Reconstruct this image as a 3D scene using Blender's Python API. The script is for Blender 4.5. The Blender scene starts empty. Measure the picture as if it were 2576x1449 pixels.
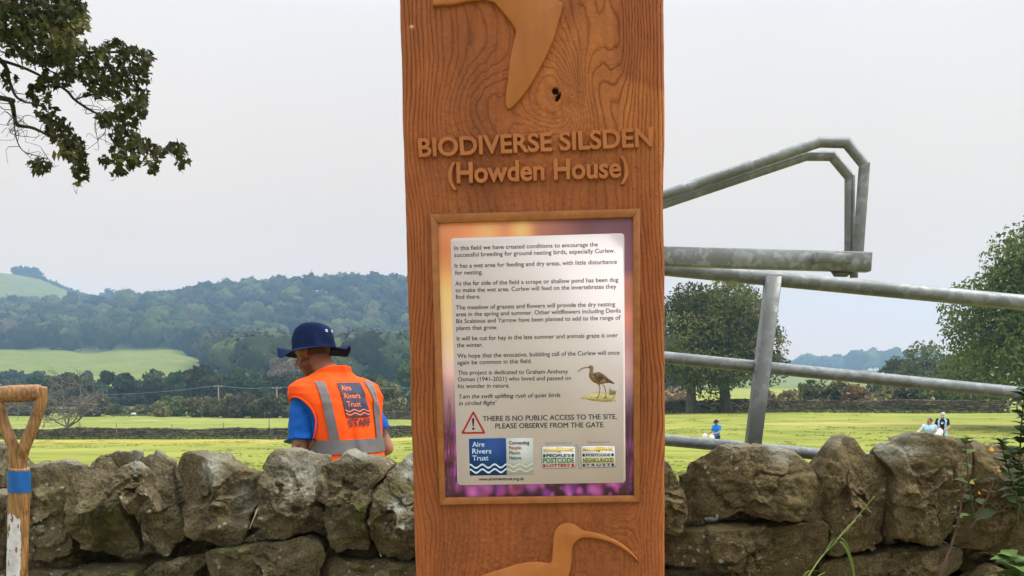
import bpy, bmesh, math, random
import numpy as np
from mathutils import Vector, Matrix, Euler

# ------------------------------------------------------------------ scene, camera, sky, sun
SC = bpy.context.scene
COL = SC.collection
R = math.radians
EYE = 1.55
PITCH = R(6.5)
F = 2576.0
PU, PV = 1288.0, 1210.0

cam_d = bpy.data.cameras.new("camera")
cam_d.sensor_fit = 'HORIZONTAL'; cam_d.sensor_width = 36.0; cam_d.lens = 36.0
cam_d.shift_y = (PV - 724.5) / 2576.0
cam_d.clip_start = 0.05; cam_d.clip_end = 12000
cam = bpy.data.objects.new("camera", cam_d); COL.objects.link(cam)
cam.location = (0, 0, EYE); cam.rotation_euler = (R(90) - PITCH, 0, 0)
SC.camera = cam

SUN_EL, SUN_AZ = R(52), R(84)       # hazy sun, high, to the right and a little behind the camera
world = bpy.data.worlds.new("World"); SC.world = world; world.use_nodes = True
nt = world.node_tree; nt.nodes.clear()
wo = nt.nodes.new("ShaderNodeOutputWorld")
skyt = nt.nodes.new("ShaderNodeTexSky"); skyt.sky_type = 'NISHITA'; skyt.sun_disc = False
skyt.sun_elevation = SUN_EL; skyt.sun_rotation = SUN_AZ
b1 = nt.nodes.new("ShaderNodeBackground"); b1.inputs[1].default_value = 0.05
nt.links.new(skyt.outputs[0], b1.inputs[0])
# bright overcast layer: the usual overcast distribution, brighter towards the zenith
tc = nt.nodes.new("ShaderNodeTexCoord"); sx = nt.nodes.new("ShaderNodeSeparateXYZ")
nt.links.new(tc.outputs["Generated"], sx.inputs[0])
rp = nt.nodes.new("ShaderNodeValToRGB"); nt.links.new(sx.outputs[2], rp.inputs[0])
cr = rp.color_ramp
cr.elements[0].position = 0.0; cr.elements[0].color = (0.98, 0.57, 0.27, 1)
cr.elements[1].position = 1.0; cr.elements[1].color = (3.5, 3.52, 3.56, 1)
e = cr.elements.new(0.05); e.color = (0.87, 0.585, 0.35, 1)
e = cr.elements.new(0.12); e.color = (0.77, 0.63, 0.485, 1)
e = cr.elements.new(0.31); e.color = (0.805, 0.76, 0.725, 1)
e = cr.elements.new(0.45); e.color = (1.45, 1.45, 1.46, 1)
wn = nt.nodes.new("ShaderNodeTexNoise"); wn.inputs["Scale"].default_value = 3.0; wn.inputs["Detail"].default_value = 3
nt.links.new(tc.outputs["Generated"], wn.inputs["Vector"])
wm = nt.nodes.new("ShaderNodeMix"); wm.data_type = 'RGBA'; wm.blend_type = 'MULTIPLY'; wm.inputs[0].default_value = 0.10
nt.links.new(rp.outputs[0], wm.inputs[6]); nt.links.new(wn.outputs[0], wm.inputs[7])
b2 = nt.nodes.new("ShaderNodeBackground"); b2.inputs[1].default_value = 1.0
nt.links.new(wm.outputs[2], b2.inputs[0])
mixs = nt.nodes.new("ShaderNodeMixShader"); mixs.inputs[0].default_value = 0.93
nt.links.new(b1.outputs[0], mixs.inputs[1]); nt.links.new(b2.outputs[0], mixs.inputs[2])
nt.links.new(mixs.outputs[0], wo.inputs[0])

sun_d = bpy.data.lights.new("sun", 'SUN'); sun_d.energy = 2.0; sun_d.angle = R(10); sun_d.color = (1.0, 0.955, 0.88)
sun = bpy.data.objects.new("sun", sun_d); COL.objects.link(sun)
sd = Vector((math.sin(SUN_AZ) * math.cos(SUN_EL), math.cos(SUN_AZ) * math.cos(SUN_EL), math.sin(SUN_EL)))
sun.rotation_euler = sd.to_track_quat('Z', 'Y').to_euler(); sun.location = sd * 50

SC.view_settings.view_transform = 'Standard'; SC.view_settings.look = 'None'
SC.view_settings.exposure = 0.36; SC.view_settings.gamma = 1.0
SC.render.engine = 'CYCLES'
SC.cycles.use_denoising = True
SC.cycles.max_bounces = 6; SC.cycles.diffuse_bounces = 3; SC.cycles.volume_bounces = 1
SC.cycles.transparent_max_bounces = 8
SC.cycles.sample_clamp_indirect = 4.0

# ------------------------------------------------------------------ helpers
rng = np.random.default_rng(7)
random.seed(7)
FW = np.array((0, math.cos(PITCH), -math.sin(PITCH))); UP = np.array((0, math.sin(PITCH), math.cos(PITCH)))

def ray(u, v):
    return FW + np.array(((u - PU) / F, 0, 0)) - UP * ((v - PV) / F)

def at(u, v, Y):
    "the point Y metres ahead that the photograph shows at (u, v)"
    d = ray(u, v)
    return np.array((0, 0, EYE)) + d * (Y / d[1])

def _hash(ix, iy, iz, seed):
    n = (ix.astype(np.int64) * 374761393 + iy.astype(np.int64) * 668265263 + iz.astype(np.int64) * 1442695041 + seed * 974634777) & 0xffffffff
    n = ((n ^ (n >> 13)) * 1274126177) & 0xffffffff
    n = ((n ^ (n >> 16)) * 2246822519) & 0xffffffff
    return (n ^ (n >> 15)) / 2147483648.0 - 1.0

def vnoise(P, seed=0):
    P = np.asarray(P, float)
    i = np.floor(P).astype(np.int64); f = P - i
    f = f * f * f * (f * (f * 6 - 15) + 10)
    o = 0
    for dx in (0, 1):
        wx = f[..., 0] if dx else 1 - f[..., 0]
        for dy in (0, 1):
            wy = f[..., 1] if dy else 1 - f[..., 1]
            for dz in (0, 1):
                wz = f[..., 2] if dz else 1 - f[..., 2]
                o = o + wx * wy * wz * _hash(i[..., 0] + dx, i[..., 1] + dy, i[..., 2] + dz, seed)
    return o

def fbm(P, octaves=4, seed=0, gain=0.5):
    P = np.asarray(P, float); o = 0; a = 1.0
    for k in range(octaves):
        o = o + a * vnoise(P * (2.03 ** k) + 17.3 * k, seed + k); a *= gain
    return o

def n2(s, t, seed=0, octaves=3):
    return fbm(np.stack([s, t, np.zeros_like(s) + seed * 3.7], -1), octaves, seed)

def smooth(a, b, x):
    t = np.clip((x - a) / (b - a), 0, 1); return t * t * (3 - 2 * t)

def mesh(name, verts, faces, mat=None, parent=None, smooth_=False, col=None, link=True):
    "faces: an (n,k) array or a list of index lists"
    me = bpy.data.meshes.new(name)
    verts = np.asarray(verts, np.float32).reshape(-1, 3)
    if isinstance(faces, np.ndarray) and faces.ndim == 2:
        n, k = faces.shape
        loops = faces.reshape(-1).astype(np.int32); starts = (np.arange(n) * k).astype(np.int32); tot = np.full(n, k, np.int32)
    else:
        tot = np.array([len(f) for f in faces], np.int32)
        loops = np.array([i for f in faces for i in f], np.int32)
        starts = np.concatenate([[0], np.cumsum(tot)[:-1]]).astype(np.int32); n = len(tot)
    me.vertices.add(len(verts)); me.vertices.foreach_set("co", verts.ravel())
    me.loops.add(len(loops)); me.loops.foreach_set("vertex_index", loops)
    me.polygons.add(n); me.polygons.foreach_set("loop_start", starts); me.polygons.foreach_set("loop_total", tot)
    if smooth_: me.polygons.foreach_set("use_smooth", np.ones(n, bool))
    me.update(calc_edges=True); me.validate()
    if col is not None:
        c = np.asarray(col, np.float32)
        if c.shape[1] == 3: c = np.concatenate([c, np.ones((len(c), 1), np.float32)], 1)
        at_ = me.attributes.new("Col", 'FLOAT_COLOR', 'POINT'); at_.data.foreach_set("color", c.ravel())
    if mat: me.materials.append(mat)
    o = bpy.data.objects.new(name, me)
    if link: COL.objects.link(o)
    if parent is not None: o.parent = parent
    return o

def tag(o, label, cat, group=None, kind=None):
    if label: o['label'] = label
    if cat: o['category'] = cat
    if group: o['group'] = group
    if kind: o['kind'] = kind
    return o

def empty(name, loc=(0, 0, 0), rotz=0):
    o = bpy.data.objects.new(name, None); COL.objects.link(o); o.location = loc; o.rotation_euler = (0, 0, rotz)
    o.empty_display_size = 0.2
    return o

class MB:
    "collects pieces into one mesh"
    def __init__(s): s.v = []; s.f = []; s.c = []; s.n = 0
    def add(s, v, f, c=None):
        v = np.asarray(v, float).reshape(-1, 3)
        s.v.append(v)
        if isinstance(f, np.ndarray): f = f.tolist()
        s.f += [[i + s.n for i in q] for q in f]
        s.c.append(np.tile(np.asarray(c if c is not None else (1, 1, 1), float), (len(v), 1)) if (c is None or np.ndim(c) == 1) else np.asarray(c))
        s.n += len(v)
    def build(s, name, mat, parent=None, smooth_=False):
        return mesh(name, np.concatenate(s.v), s.f, mat, parent, smooth_, np.concatenate(s.c))

def box(cx, cy, cz, sx, sy, sz):
    v = np.array([(x, y, z) for x in (-.5, .5) for y in (-.5, .5) for z in (-.5, .5)]) * (sx, sy, sz) + (cx, cy, cz)
    return v, [[0, 1, 3, 2], [4, 6, 7, 5], [0, 4, 5, 1], [2, 3, 7, 6], [0, 2, 6, 4], [1, 5, 7, 3]]

def tube(pts, rad, seg=10, cap=True, squash=None):
    "a tube through pts with a radius per point; sharp bends are mitred"
    pts = np.asarray(pts, float); n = len(pts)
    rad = np.full(n, rad, float) if np.isscalar(rad) else np.asarray(rad, float)
    d = np.diff(pts, axis=0); d /= np.linalg.norm(d, axis=1)[:, None] + 1e-12
    up = np.array((0, 0, 1.)) if abs(d[0][2]) < .9 else np.array((0, 1., 0))
    x = np.cross(d[0], up); x /= np.linalg.norm(x)
    V = []
    a = np.arange(seg) / seg * 2 * math.pi
    for i in range(n):
        di = d[max(i - 1, 0)]; do = d[min(i, n - 2)]
        t = di + do; nt_ = np.linalg.norm(t); t = t / nt_ if nt_ > 1e-9 else do
        x = x - t * np.dot(x, t); x /= np.linalg.norm(x) + 1e-12
        y = np.cross(t, x)
        ring = np.cos(a)[:, None] * x * rad[i] + np.sin(a)[:, None] * y * rad[i]
        c = np.dot(di, t); k = min(1 / max(c, .5), 1.6) - 1
        if k > 1e-4:
            b = do - di; b -= t * np.dot(b, t); nb = np.linalg.norm(b)
            if nb > 1e-9:
                b /= nb; ring = ring + np.outer(ring @ b, b) * k
        V.append(pts[i] + ring)
    V = np.concatenate(V)
    f = [[i * seg + j, i * seg + (j + 1) % seg, (i + 1) * seg + (j + 1) % seg, (i + 1) * seg + j] for i in range(n - 1) for j in range(seg)]
    if cap:
        f.append(list(range(seg))[::-1]); f.append([(n - 1) * seg + j for j in range(seg)])
    return V, f

def grid_faces(nr, nc, wrap=False):
    i, j = np.meshgrid(np.arange(nr - 1), np.arange(nc if wrap else nc - 1), indexing='ij')
    j2 = (j + 1) % nc
    return np.stack([i * nc + j, i * nc + j2, (i + 1) * nc + j2, (i + 1) * nc + j], -1).reshape(-1, 4)

def ico(sub=2):
    bm = bmesh.new(); bmesh.ops.create_icosphere(bm, subdivisions=sub, radius=1.0)
    v = np.array([p.co[:] for p in bm.verts]); f = np.array([[q.index for q in p.verts] for p in bm.faces]); bm.free()
    return v, f
ICO1, ICO2, ICO3 = ico(1), ico(2), ico(3)

# ------------------------------------------------------------------ materials
def new_mat(name):
    m = bpy.data.materials.new(name); m.use_nodes = True
    return m, m.node_tree, m.node_tree.nodes["Principled BSDF"]

def mat(name, c1, c2=None, scale=5, detail=5, stretch=(1, 1, 1), lo=.35, hi=.65, rough=.8, bump=0, bscale=None, bdist=.01, metal=0, spec=.3, vc=False, sub=None, trans=0, bstretch=None, coat=0):
    m, t, p = new_mat(name)
    N = t.nodes.new; Lk = t.links.new
    p.inputs["Roughness"].default_value = rough; p.inputs["Metallic"].default_value = metal
    p.inputs["Specular IOR Level"].default_value = spec
    if coat: p.inputs["Coat Weight"].default_value = coat
    out = None
    tcn = N("ShaderNodeTexCoord"); mp = N("ShaderNodeMapping"); mp.inputs["Scale"].default_value = stretch
    Lk(tcn.outputs["Object"], mp.inputs[0])
    if c2 is not None:
        nz = N("ShaderNodeTexNoise"); nz.inputs["Scale"].default_value = scale; nz.inputs["Detail"].default_value = detail
        Lk(mp.outputs[0], nz.inputs["Vector"])
        r = N("ShaderNodeValToRGB"); r.color_ramp.elements[0].position = lo; r.color_ramp.elements[1].position = hi
        r.color_ramp.elements[0].color = (*c1, 1); r.color_ramp.elements[1].color = (*c2, 1)
        Lk(nz.outputs[0], r.inputs[0]); out = r.outputs[0]
    else:
        rgb = N("ShaderNodeRGB"); rgb.outputs[0].default_value = (*c1, 1); out = rgb.outputs[0]
    if vc:
        a = N("ShaderNodeAttribute"); a.attribute_name = "Col"
        mx = N("ShaderNodeMix"); mx.data_type = 'RGBA'; mx.blend_type = 'MULTIPLY'; mx.inputs[0].default_value = 1
        Lk(out, mx.inputs[6]); Lk(a.outputs[0], mx.inputs[7]); out = mx.outputs[2]
    Lk(out, p.inputs["Base Color"])
    if bump:
        nb = N("ShaderNodeTexNoise"); nb.inputs["Scale"].default_value = bscale or scale * 4; nb.inputs["Detail"].default_value = 6
        if bstretch:
            mp2 = N("ShaderNodeMapping"); mp2.inputs["Scale"].default_value = bstretch; Lk(tcn.outputs["Object"], mp2.inputs[0]); Lk(mp2.outputs[0], nb.inputs["Vector"])
        else: Lk(mp.outputs[0], nb.inputs["Vector"])
        bp = N("ShaderNodeBump"); bp.inputs["Strength"].default_value = bump; bp.inputs["Distance"].default_value = bdist
        Lk(nb.outputs[0], bp.inputs["Height"]); Lk(bp.outputs[0], p.inputs["Normal"])
    if trans:
        tr = N("ShaderNodeBsdfTranslucent"); Lk(out, tr.inputs[0])
        ms = N("ShaderNodeMixShader"); ms.inputs[0].default_value = trans
        o_ = t.nodes["Material Output"]
        Lk(p.outputs[0], ms.inputs[1]); Lk(tr.outputs[0], ms.inputs[2]); Lk(ms.outputs[0], o_.inputs[0])
    m.cycles.emission_sampling = 'NONE'
    return m

LEAF = mat("leaf", (1, 1, 1), vc=True, rough=.6, spec=.1, trans=.25)
FARLEAF = mat("far leaf", (1, 1, 1), vc=True, rough=.8, spec=.1, trans=.35)
WOODLEAF = mat("wood crown", (1, 1, 1), vc=True, rough=.9, spec=.05)
SHADELEAF = mat("overhead leaf", (1, 1, 1), vc=True, rough=.6, spec=.15, trans=.08)
BARK = mat("bark", (.10, .085, .06), (.045, .038, .028), 6, stretch=(1, 1, .3), bump=.6, bscale=20, bdist=.02)
TWIG = mat("twig", (.05, .042, .03), (.025, .02, .015), 12)

# ------------------------------------------------------------------ terrain
def prof(r, pts):
    x, y = zip(*pts); return np.interp(r, x, y)

def z_of(v, Y): return (917 - v) / F * Y

def height(x, y):
    x = np.asarray(x, float); y = np.asarray(y, float)
    yy = np.maximum(y, 1.0)
    a = np.clip(x / yy, -.75, .75); u = PU + a * F
    r = np.where(y > 0, y, 0)
    crest = np.interp(u, [-700, -400, 0, 250, 340, 500, 700, 1000, 1200, 1400, 1600, 1700, 3300], [790, 775, 765, 762, 750, 737, 714, 706, 730, 800, 895, 925, 935])
    zc = z_of(crest, 1000) - 10
    h2v = np.interp(u, [-700, -400, -150, 0, 60, 120, 200, 260, 340, 500, 800, 3300], [720, 695, 686, 691, 698, 709, 735, 750, 757, 790, 900, 930])
    z2 = z_of(h2v, 1500)
    base_l = prof(r, [(0, -1.55), (6, -1.55), (24, -2.6), (40, -3.55), (100, -7.3), (180, -8.7), (300, -10), (420, -7), (520, -2)])
    zm = 7.5 - 5 * smooth(380, 600, u)
    zm = zm + .9 * np.sin(u / 55.) + .6 * np.sin(u / 23. + 1)
    left = np.where(r < 520, base_l, np.where(r < 650, -2 + (zm + 2) * smooth(520, 660, r),
            np.where(r < 1000, zm + (zc - zm) * (np.maximum(r - 650, 0) / 350) ** 1.15,
            np.where(r < 1150, zc - (r - 1000) * .02, np.where(r < 1500, (zc - 3) + (z2 - zc + 3) * smooth(1150, 1500, r), z2 - (r - 1500) * .03)))))
    right = prof(r, [(0, -1.55), (6, -1.55), (24, -2.55), (40, -3.45), (70, -4.05), (100, -4.6), (160, -6.5), (600, -12), (1500, -8), (2100, -10), (2700, 10), (3000, 12)])
    t = smooth(-.16, .2, a)
    far = smooth(300, 700, r)
    t = t * (1 - far) + smooth(.10, .19, a) * far
    z = left * (1 - t) + right * t + EYE
    z = z + np.where(r > 8, .05 * n2(x / 9., y / 9., 3, 2) * smooth(8, 30, r), 0)
    return z

ang = np.concatenate([np.linspace(-math.pi, -R(42), 60, endpoint=False), np.linspace(-R(42), R(42), 520, endpoint=False), np.linspace(R(42), math.pi, 60, endpoint=False)])
rad = np.concatenate([[0.3, 1, 2, 3, 4, 5, 6, 8, 10, 13, 16, 20], np.geomspace(24, 3000, 240)])
RR, AA = np.meshgrid(rad, ang, indexing='ij')
gx, gy = RR * np.sin(AA), RR * np.cos(AA)
gz = height(gx, gy)

def ground_mat():
    m, t, p = new_mat("field grass")
    N = t.nodes.new; Lk = t.links.new
    p.inputs["Roughness"].default_value = .9; p.inputs["Specular IOR Level"].default_value = .1
    g = N("ShaderNodeTexCoord")
    def noise(scale, st, det=4, lo=.35, hi=.65, c1=(0, 0, 0), c2=(1, 1, 1)):
        mp = N("ShaderNodeMapping"); mp.inputs["Scale"].default_value = st; Lk(g.outputs["Object"], mp.inputs[0])
        z = N("ShaderNodeTexNoise"); z.inputs["Scale"].default_value = scale; z.inputs["Detail"].default_value = det; Lk(mp.outputs[0], z.inputs[0])
        r_ = N("ShaderNodeValToRGB"); r_.color_ramp.elements[0].position = lo; r_.color_ramp.elements[1].position = hi
        r_.color_ramp.elements[0].color = (*c1, 1); r_.color_ramp.elements[1].color = (*c2, 1); Lk(z.outputs[0], r_.inputs[0]); return r_.outputs[0]
    def mix(f, a, b):
        x = N("ShaderNodeMix"); x.data_type = 'RGBA'
        if isinstance(f, float): x.inputs[0].default_value = f
        else: Lk(f, x.inputs[0])
        Lk(a, x.inputs[6]); Lk(b, x.inputs[7]); return x.outputs[2]
    base = noise(.09, (1, 1.4, 1), 6, .36, .66, (.165, .182, .028), (.228, .236, .044))
    dry = noise(.05, (.6, 1.6, 1), 6, .54, .74)
    rgb = N("ShaderNodeRGB"); rgb.outputs[0].default_value = (.32, .275, .088, 1)
    c = mix(dry, base, rgb.outputs[0])
    dk = noise(.55, (.5, .9, 1), 7, .50, .70)
    rgb2 = N("ShaderNodeRGB"); rgb2.outputs[0].default_value = (.105, .145, .020, 1)
    c = mix(dk, c, rgb2.outputs[0])
    at_ = N("ShaderNodeAttribute"); at_.attribute_name = "Col"
    mx = N("ShaderNodeMix"); mx.data_type = 'RGBA'; mx.blend_type = 'MULTIPLY'; mx.inputs[0].default_value = 1
    Lk(c, mx.inputs[6]); Lk(at_.outputs[0], mx.inputs[7])
    Lk(mx.outputs[2], p.inputs["Base Color"])
    nb = N("ShaderNodeTexNoise"); nb.inputs["Scale"].default_value = 2.5; nb.inputs["Detail"].default_value = 8; Lk(g.outputs["Object"], nb.inputs[0])
    bp = N("ShaderNodeBump"); bp.inputs["Strength"].default_value = .5; bp.inputs["Distance"].default_value = .15
    Lk(nb.outputs[0], bp.inputs["Height"]); Lk(bp.outputs[0], p.inputs["Normal"])
    return m

# land use: worn dry strip before the left wall, lusher field on the valley side, moorland at distance
gu = PU + np.clip(gx / np.maximum(gy, 1), -.75, .75) * F
gcol = np.ones(gx.shape + (3,))
dryband = smooth(70, 82, gy) * (1 - smooth(94, 101, gy)) * (1 - smooth(-.2, .1, gx / np.maximum(gy, 1)))
gcol = gcol * (1 - dryband[..., None] * (1 - np.array((1.36, 1.12, 1.15))))
lush = smooth(101, 103, gy) * (1 - smooth(190, 230, gy)) * (gx < 0)
gcol = gcol * (1 - lush[..., None] * (1 - np.array((.88, .95, 1.05))))
marsh = smooth(186, 196, gy) * (1 - smooth(330, 380, gy)) * (1 - smooth(-.05, .1, gx / np.maximum(gy, 1)))
gcol = gcol * (1 - marsh[..., None] * (1 - np.array((.42, .42, .6))))
hill = smooth(380, 430, gy)
gcol = gcol * (1 - hill[..., None] * (1 - np.array((.58, .64, .58))))
wood = smooth(655, 690, gy) * (1 - smooth(1040, 1100, gy)) * (1 - smooth(1500, 1700, gu))
wood = np.maximum(wood, smooth(330, 360, gy) * (1 - smooth(1040, 1100, gy)) * smooth(560, 640, gu) * (1 - smooth(1500, 1700, gu)))
gcol = gcol * (1 - wood[..., None] * (1 - np.array((.16, .19, .4))))
hilltop = smooth(1200, 1300, gy)
gcol = gcol * (1 - hilltop[..., None] * (1 - np.array((.82, .76, .60))))
bounce_ground = 1 - smooth(2.8, 4.5, np.hypot(gx, gy))
gcol = gcol * (1 - bounce_ground[..., None] * (1 - np.array((1.12, .90, 3.6))))  # pale unseen near ground, added to bounce neutral light up onto the notice
ground = mesh("ground", np.stack([gx, gy, gz], -1).reshape(-1, 3), grid_faces(len(rad), len(ang), True)[:, ::-1], ground_mat(), smooth_=True, col=gcol.reshape(-1, 3))
tag(ground, "pale green grass fields falling away to the valley and its hills", "field", kind="structure")
def gh(x, y): return float(height(np.array([x]), np.array([y]))[0])

# ------------------------------------------------------------------ carved sign post
ZP = 1.57
O0 = at(1345, 900, ZP)
_rot = (Matrix.Rotation(R(-1.7), 3, 'Z') @ Matrix.Rotation(R(0.9), 3, 'X') @ Matrix.Rotation(R(-1.15), 3, 'Y'))
AX = np.array(_rot)                     # columns: right (s), away from the camera, up (t)
S_, A_, T_ = AX[:, 0], AX[:, 1], AX[:, 2]
T0 = O0[2] / T_[2]                      # height of the origin above the ground along the post
FOOT = O0 - T_ * T0

def pl(u, v):
    "photograph point -> (s, t) in metres on the face of the post"
    d = ray(u, v); c = np.array((0, 0, EYE))
    k = np.dot(O0 - c, A_) / np.dot(d, A_)
    q = c + d * k - O0
    return np.array((np.dot(q, S_), np.dot(q, T_)))

def loc(s, t, n):
    s, t, n = np.broadcast_arrays(np.asarray(s, float), np.asarray(t, float), np.asarray(n, float))
    return np.stack([s, -n, t + T0], -1)

sign = empty("sign_post", FOOT)
sign.rotation_euler = _rot.to_euler()
tag(sign, "broad brown timber sign post carved with raised letters, birds and a framed notice", "sign post")

def wood_mat(name, c1, c2, grain=.35, vc=False):
    return mat(name, c1, c2, 14, 6, stretch=(9, 1, 1), lo=.3, hi=.7, rough=.62, spec=.28, bump=grain, bscale=60, bdist=.0015, vc=vc, bstretch=(5, 5, .35))

POSTM = mat("stained rough timber", (.27, .074, .0185), (.36, .106, .025), 30, 6, stretch=(3, 1, .6), lo=.3, hi=.7, rough=.6, spec=.3, bump=.7, bscale=420, bdist=.0018, vc=True, bstretch=(1, 1, .8))
SMOOTHW = mat("planed honey timber", (.44, .155, .030), (.36, .115, .022), 9, 6, stretch=(4, 1, 1), lo=.3, hi=.7, rough=.5, spec=.35, bump=.25, bscale=200, bdist=.0008)
FRAMEM = mat("frame timber", (.36, .135, .032), (.26, .085, .020), 11, 6, stretch=(5, 1, 5), lo=.3, hi=.7, rough=.5, spec=.35, bump=.3, bscale=160, bdist=.0008)
LETM = mat("letter timber", (.47, .165, .046), (.37, .120, .034), 30, 6, lo=.3, hi=.7, rough=.58, spec=.3, bump=.5, bscale=350, bdist=.001)

# the face: a fine relief grid, edges rounded over, wrapped round the sides and back
le = [pl(1003, 0), pl(1045, 1449)]; re_ = [pl(1671, 0), pl(1673, 1449)]
def edge(e, t): return e[0][0] + (e[1][0] - e[0][0]) * (t - e[0][1]) / (e[1][1] - e[0][1])
t_top = pl(1345, -420)[1]; t_bot = -T0
nT_ = 1000
tt = np.concatenate([np.linspace(t_top, pl(1345, -20)[1], 60, endpoint=False), np.linspace(pl(1345, -20)[1], pl(1345, 1470)[1], nT_), np.linspace(pl(1345, 1470)[1], t_bot, 60)[1:]])
nC = 480
w01 = np.linspace(0, 1, nC)
w01 = w01 + .02 * np.sin(w01 * 2 * math.pi) * -1 * 0
SL = edge(le, tt); SR = edge(re_, tt)
SL = SL + .0012 * n2(tt * 9, tt * 0, 5); SR = SR + .0012 * n2(tt * 9, tt * 0 + 4, 6)
Sg = SL[:, None] + (SR - SL)[:, None] * w01[None, :]
Tg = np.repeat(tt[:, None], nC, 1)
wid = (SR - SL)[:, None]
xc = Sg - ((SL + SR) / 2)[:, None]
# growth rings: level lines of a warped field with knots
Fd = 150 * Sg + 5.5 * n2(Sg * 4, Tg * 2.2, 11, 3) + 1.7 * n2(Sg * 22, Tg * 6, 12, 3) + .35 * n2(Sg * 90, Tg * 30, 13, 2)
edgew = smooth(.27, .5, np.abs(xc) / wid)
Fd = Fd + 90 * np.sign(xc) * (np.maximum(np.abs(xc) / wid - .33, 0) ** 1.2)
def knot(u, v, amp, ss, st, rotk=0):
    c = pl(u, v); ds, dt = Sg - c[0], Tg - c[1]
    if rotk: ds, dt = ds * math.cos(rotk) + dt * math.sin(rotk), -ds * math.sin(rotk) + dt * math.cos(rotk)
    return amp * np.exp(-((ds / ss) ** 2 + (dt / st) ** 2))
K = knot(1400, 240, -15, .050, .075) + knot(1500, 225, 8, .034, .060, .3) + knot(1215, 260, 9, .075, .05, .5) + knot(1260, 90, -5, .05, .12) \
    + knot(1545, 110, -6, .035, .12) + knot(1330, 345, 7, .05, .03) + knot(1540, 1320, 10, .03, .025) + knot(1130, 1330, -4, .06, .08) + knot(1420, -250, 14, .05, .08)
Fd = Fd + K
wave = np.abs(np.sin(math.pi * Fd * .5))
ridge = 1 - (1 - wave) ** 3.0
px_v = np.interp(tt, [pl(1345, 1449)[1], pl(1345, 0)[1]], [1449, 0])[:, None]
rough_mask = np.clip(np.exp(-((px_v - 400) / 75) ** 2) * .9 + smooth(1150, 1230, px_v) * .75 + .35 * smooth(.0, .5, n2(Sg * 6, Tg * 3, 21)), 0, 1)
rough_mask = rough_mask * (1 - .8 * edgew)
kc = pl(1410, 255); kd = np.hypot((Sg - kc[0]) / .05, (Tg - kc[1]) / .045)
rough_mask = np.maximum(rough_mask, .85 * np.exp(-kd ** 2))
amp = .0027 * (1 - .75 * rough_mask) * (.55 + .45 * smooth(-.4, .4, n2(Sg * 9, Tg * 2.2, 22)))
nz = amp * ridge + .0007 * n2(Sg * 260, Tg * 170, 31, 3) * (.3 + rough_mask) + .0006 * n2(Sg * 40, Tg * 32, 33, 3) * (.2 + rough_mask)
# chisel chatter
nz = nz + .0012 * np.exp(-((np.hypot((Sg - kc[0]) / .09, (Tg - kc[1] + .03) / .06)) ** 2)) * n2(Sg * 55 + 20 * Tg, Tg * 60, 35, 3)
# two worm holes by the knot
hole = np.zeros_like(Sg)
for (u, v, a, b, ro) in ((1397, 229, .0042, .0042, 0), (1404, 244, .0026, .0058, -.5), (1041, 70, .003, .002, .3)):
    c = pl(u, v); ds, dt = Sg - c[0], Tg - c[1]
    ds, dt = ds * math.cos(ro) + dt * math.sin(ro), -ds * math.sin(ro) + dt * math.cos(ro)
    h_ = smooth(1.35, .75, np.hypot(ds / a, dt / b)); hole = np.maximum(hole, h_)
nz = nz - .014 * hole * (Tg < pl(1300, 120)[1])
# rounded edges
rr = .011
for e in (Sg - SL[:, None], SR[:, None] - Sg):
    q = np.clip(rr - e, 0, rr); nz = nz - (rr - np.sqrt(np.maximum(rr * rr - q * q, 0)))
face = loc(Sg, Tg, nz)
back = lambda col, n: np.stack([col, np.full_like(col, -n), tt + T0], -1)
DEP = .13
sideL = [loc(SL - .0004, tt, -x) for x in (DEP, DEP * .8, .05, .03, .018)]
sideR = [loc(SR + .0004, tt, -x) for x in (.018, .03, .05, DEP * .8, DEP)]
prof_ = np.concatenate([np.stack(sideL, 1), face, np.stack(sideR, 1)], 1)
nP = prof_.shape[1]
fc = grid_faces(len(tt), nP, True)
# stain: the raised late wood keeps a more orange tone, sanded hollows are browner
tone = .66 + .42 * ridge * (1 - .6 * rough_mask) + .06 * rough_mask + .14 * n2(Sg * 14, Tg * 3, 41)
streak = smooth(.15, .5, n2(Sg * 7 + .8 * n2(Sg * 5, Tg * 4, 44), Tg * 3.2, 43, 2)) * smooth(1300, 1500, Sg * 0 + 1288 + xc / wid * 640 + 120) * smooth(520, 300, px_v)
gcol_ = np.stack([tone * (1 + .28 * streak), tone * (1 + .42 * streak), tone * (1 + .35 * streak)], -1)
gcol_ = gcol_ * (1 - .8 * (hole * (Sg > pl(1200, 100)[0]))[..., None])
chip = np.exp(-(((Sg - pl(1036, 68)[0]) / .003) ** 2 + ((Tg - pl(1036, 68)[1]) / .002) ** 2))
gcol_ = gcol_ + chip[..., None] * np.array((2.0, 5.0, 14.0))
allc = np.concatenate([np.full((len(tt), 5, 3), .85), gcol_, np.full((len(tt), 5, 3), .85)], 1)
fl = np.concatenate([fc[:, ::-1]]).tolist()
post = mesh("post", prof_.reshape(-1, 3), np.concatenate([fc[:, ::-1]]), POSTM, sign, True, allc.reshape(-1, 3))
# end grain cap
cap_v = np.concatenate([prof_[0]]); capo = mesh("post_top", cap_v, [list(range(nP))], POSTM, sign, False, np.full((nP, 3), .8))

def depsmesh(o):
    dg = bpy.context.evaluated_depsgraph_get(); dg.update()
    return bpy.data.meshes.new_from_object(o.evaluated_get(dg))

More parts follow.
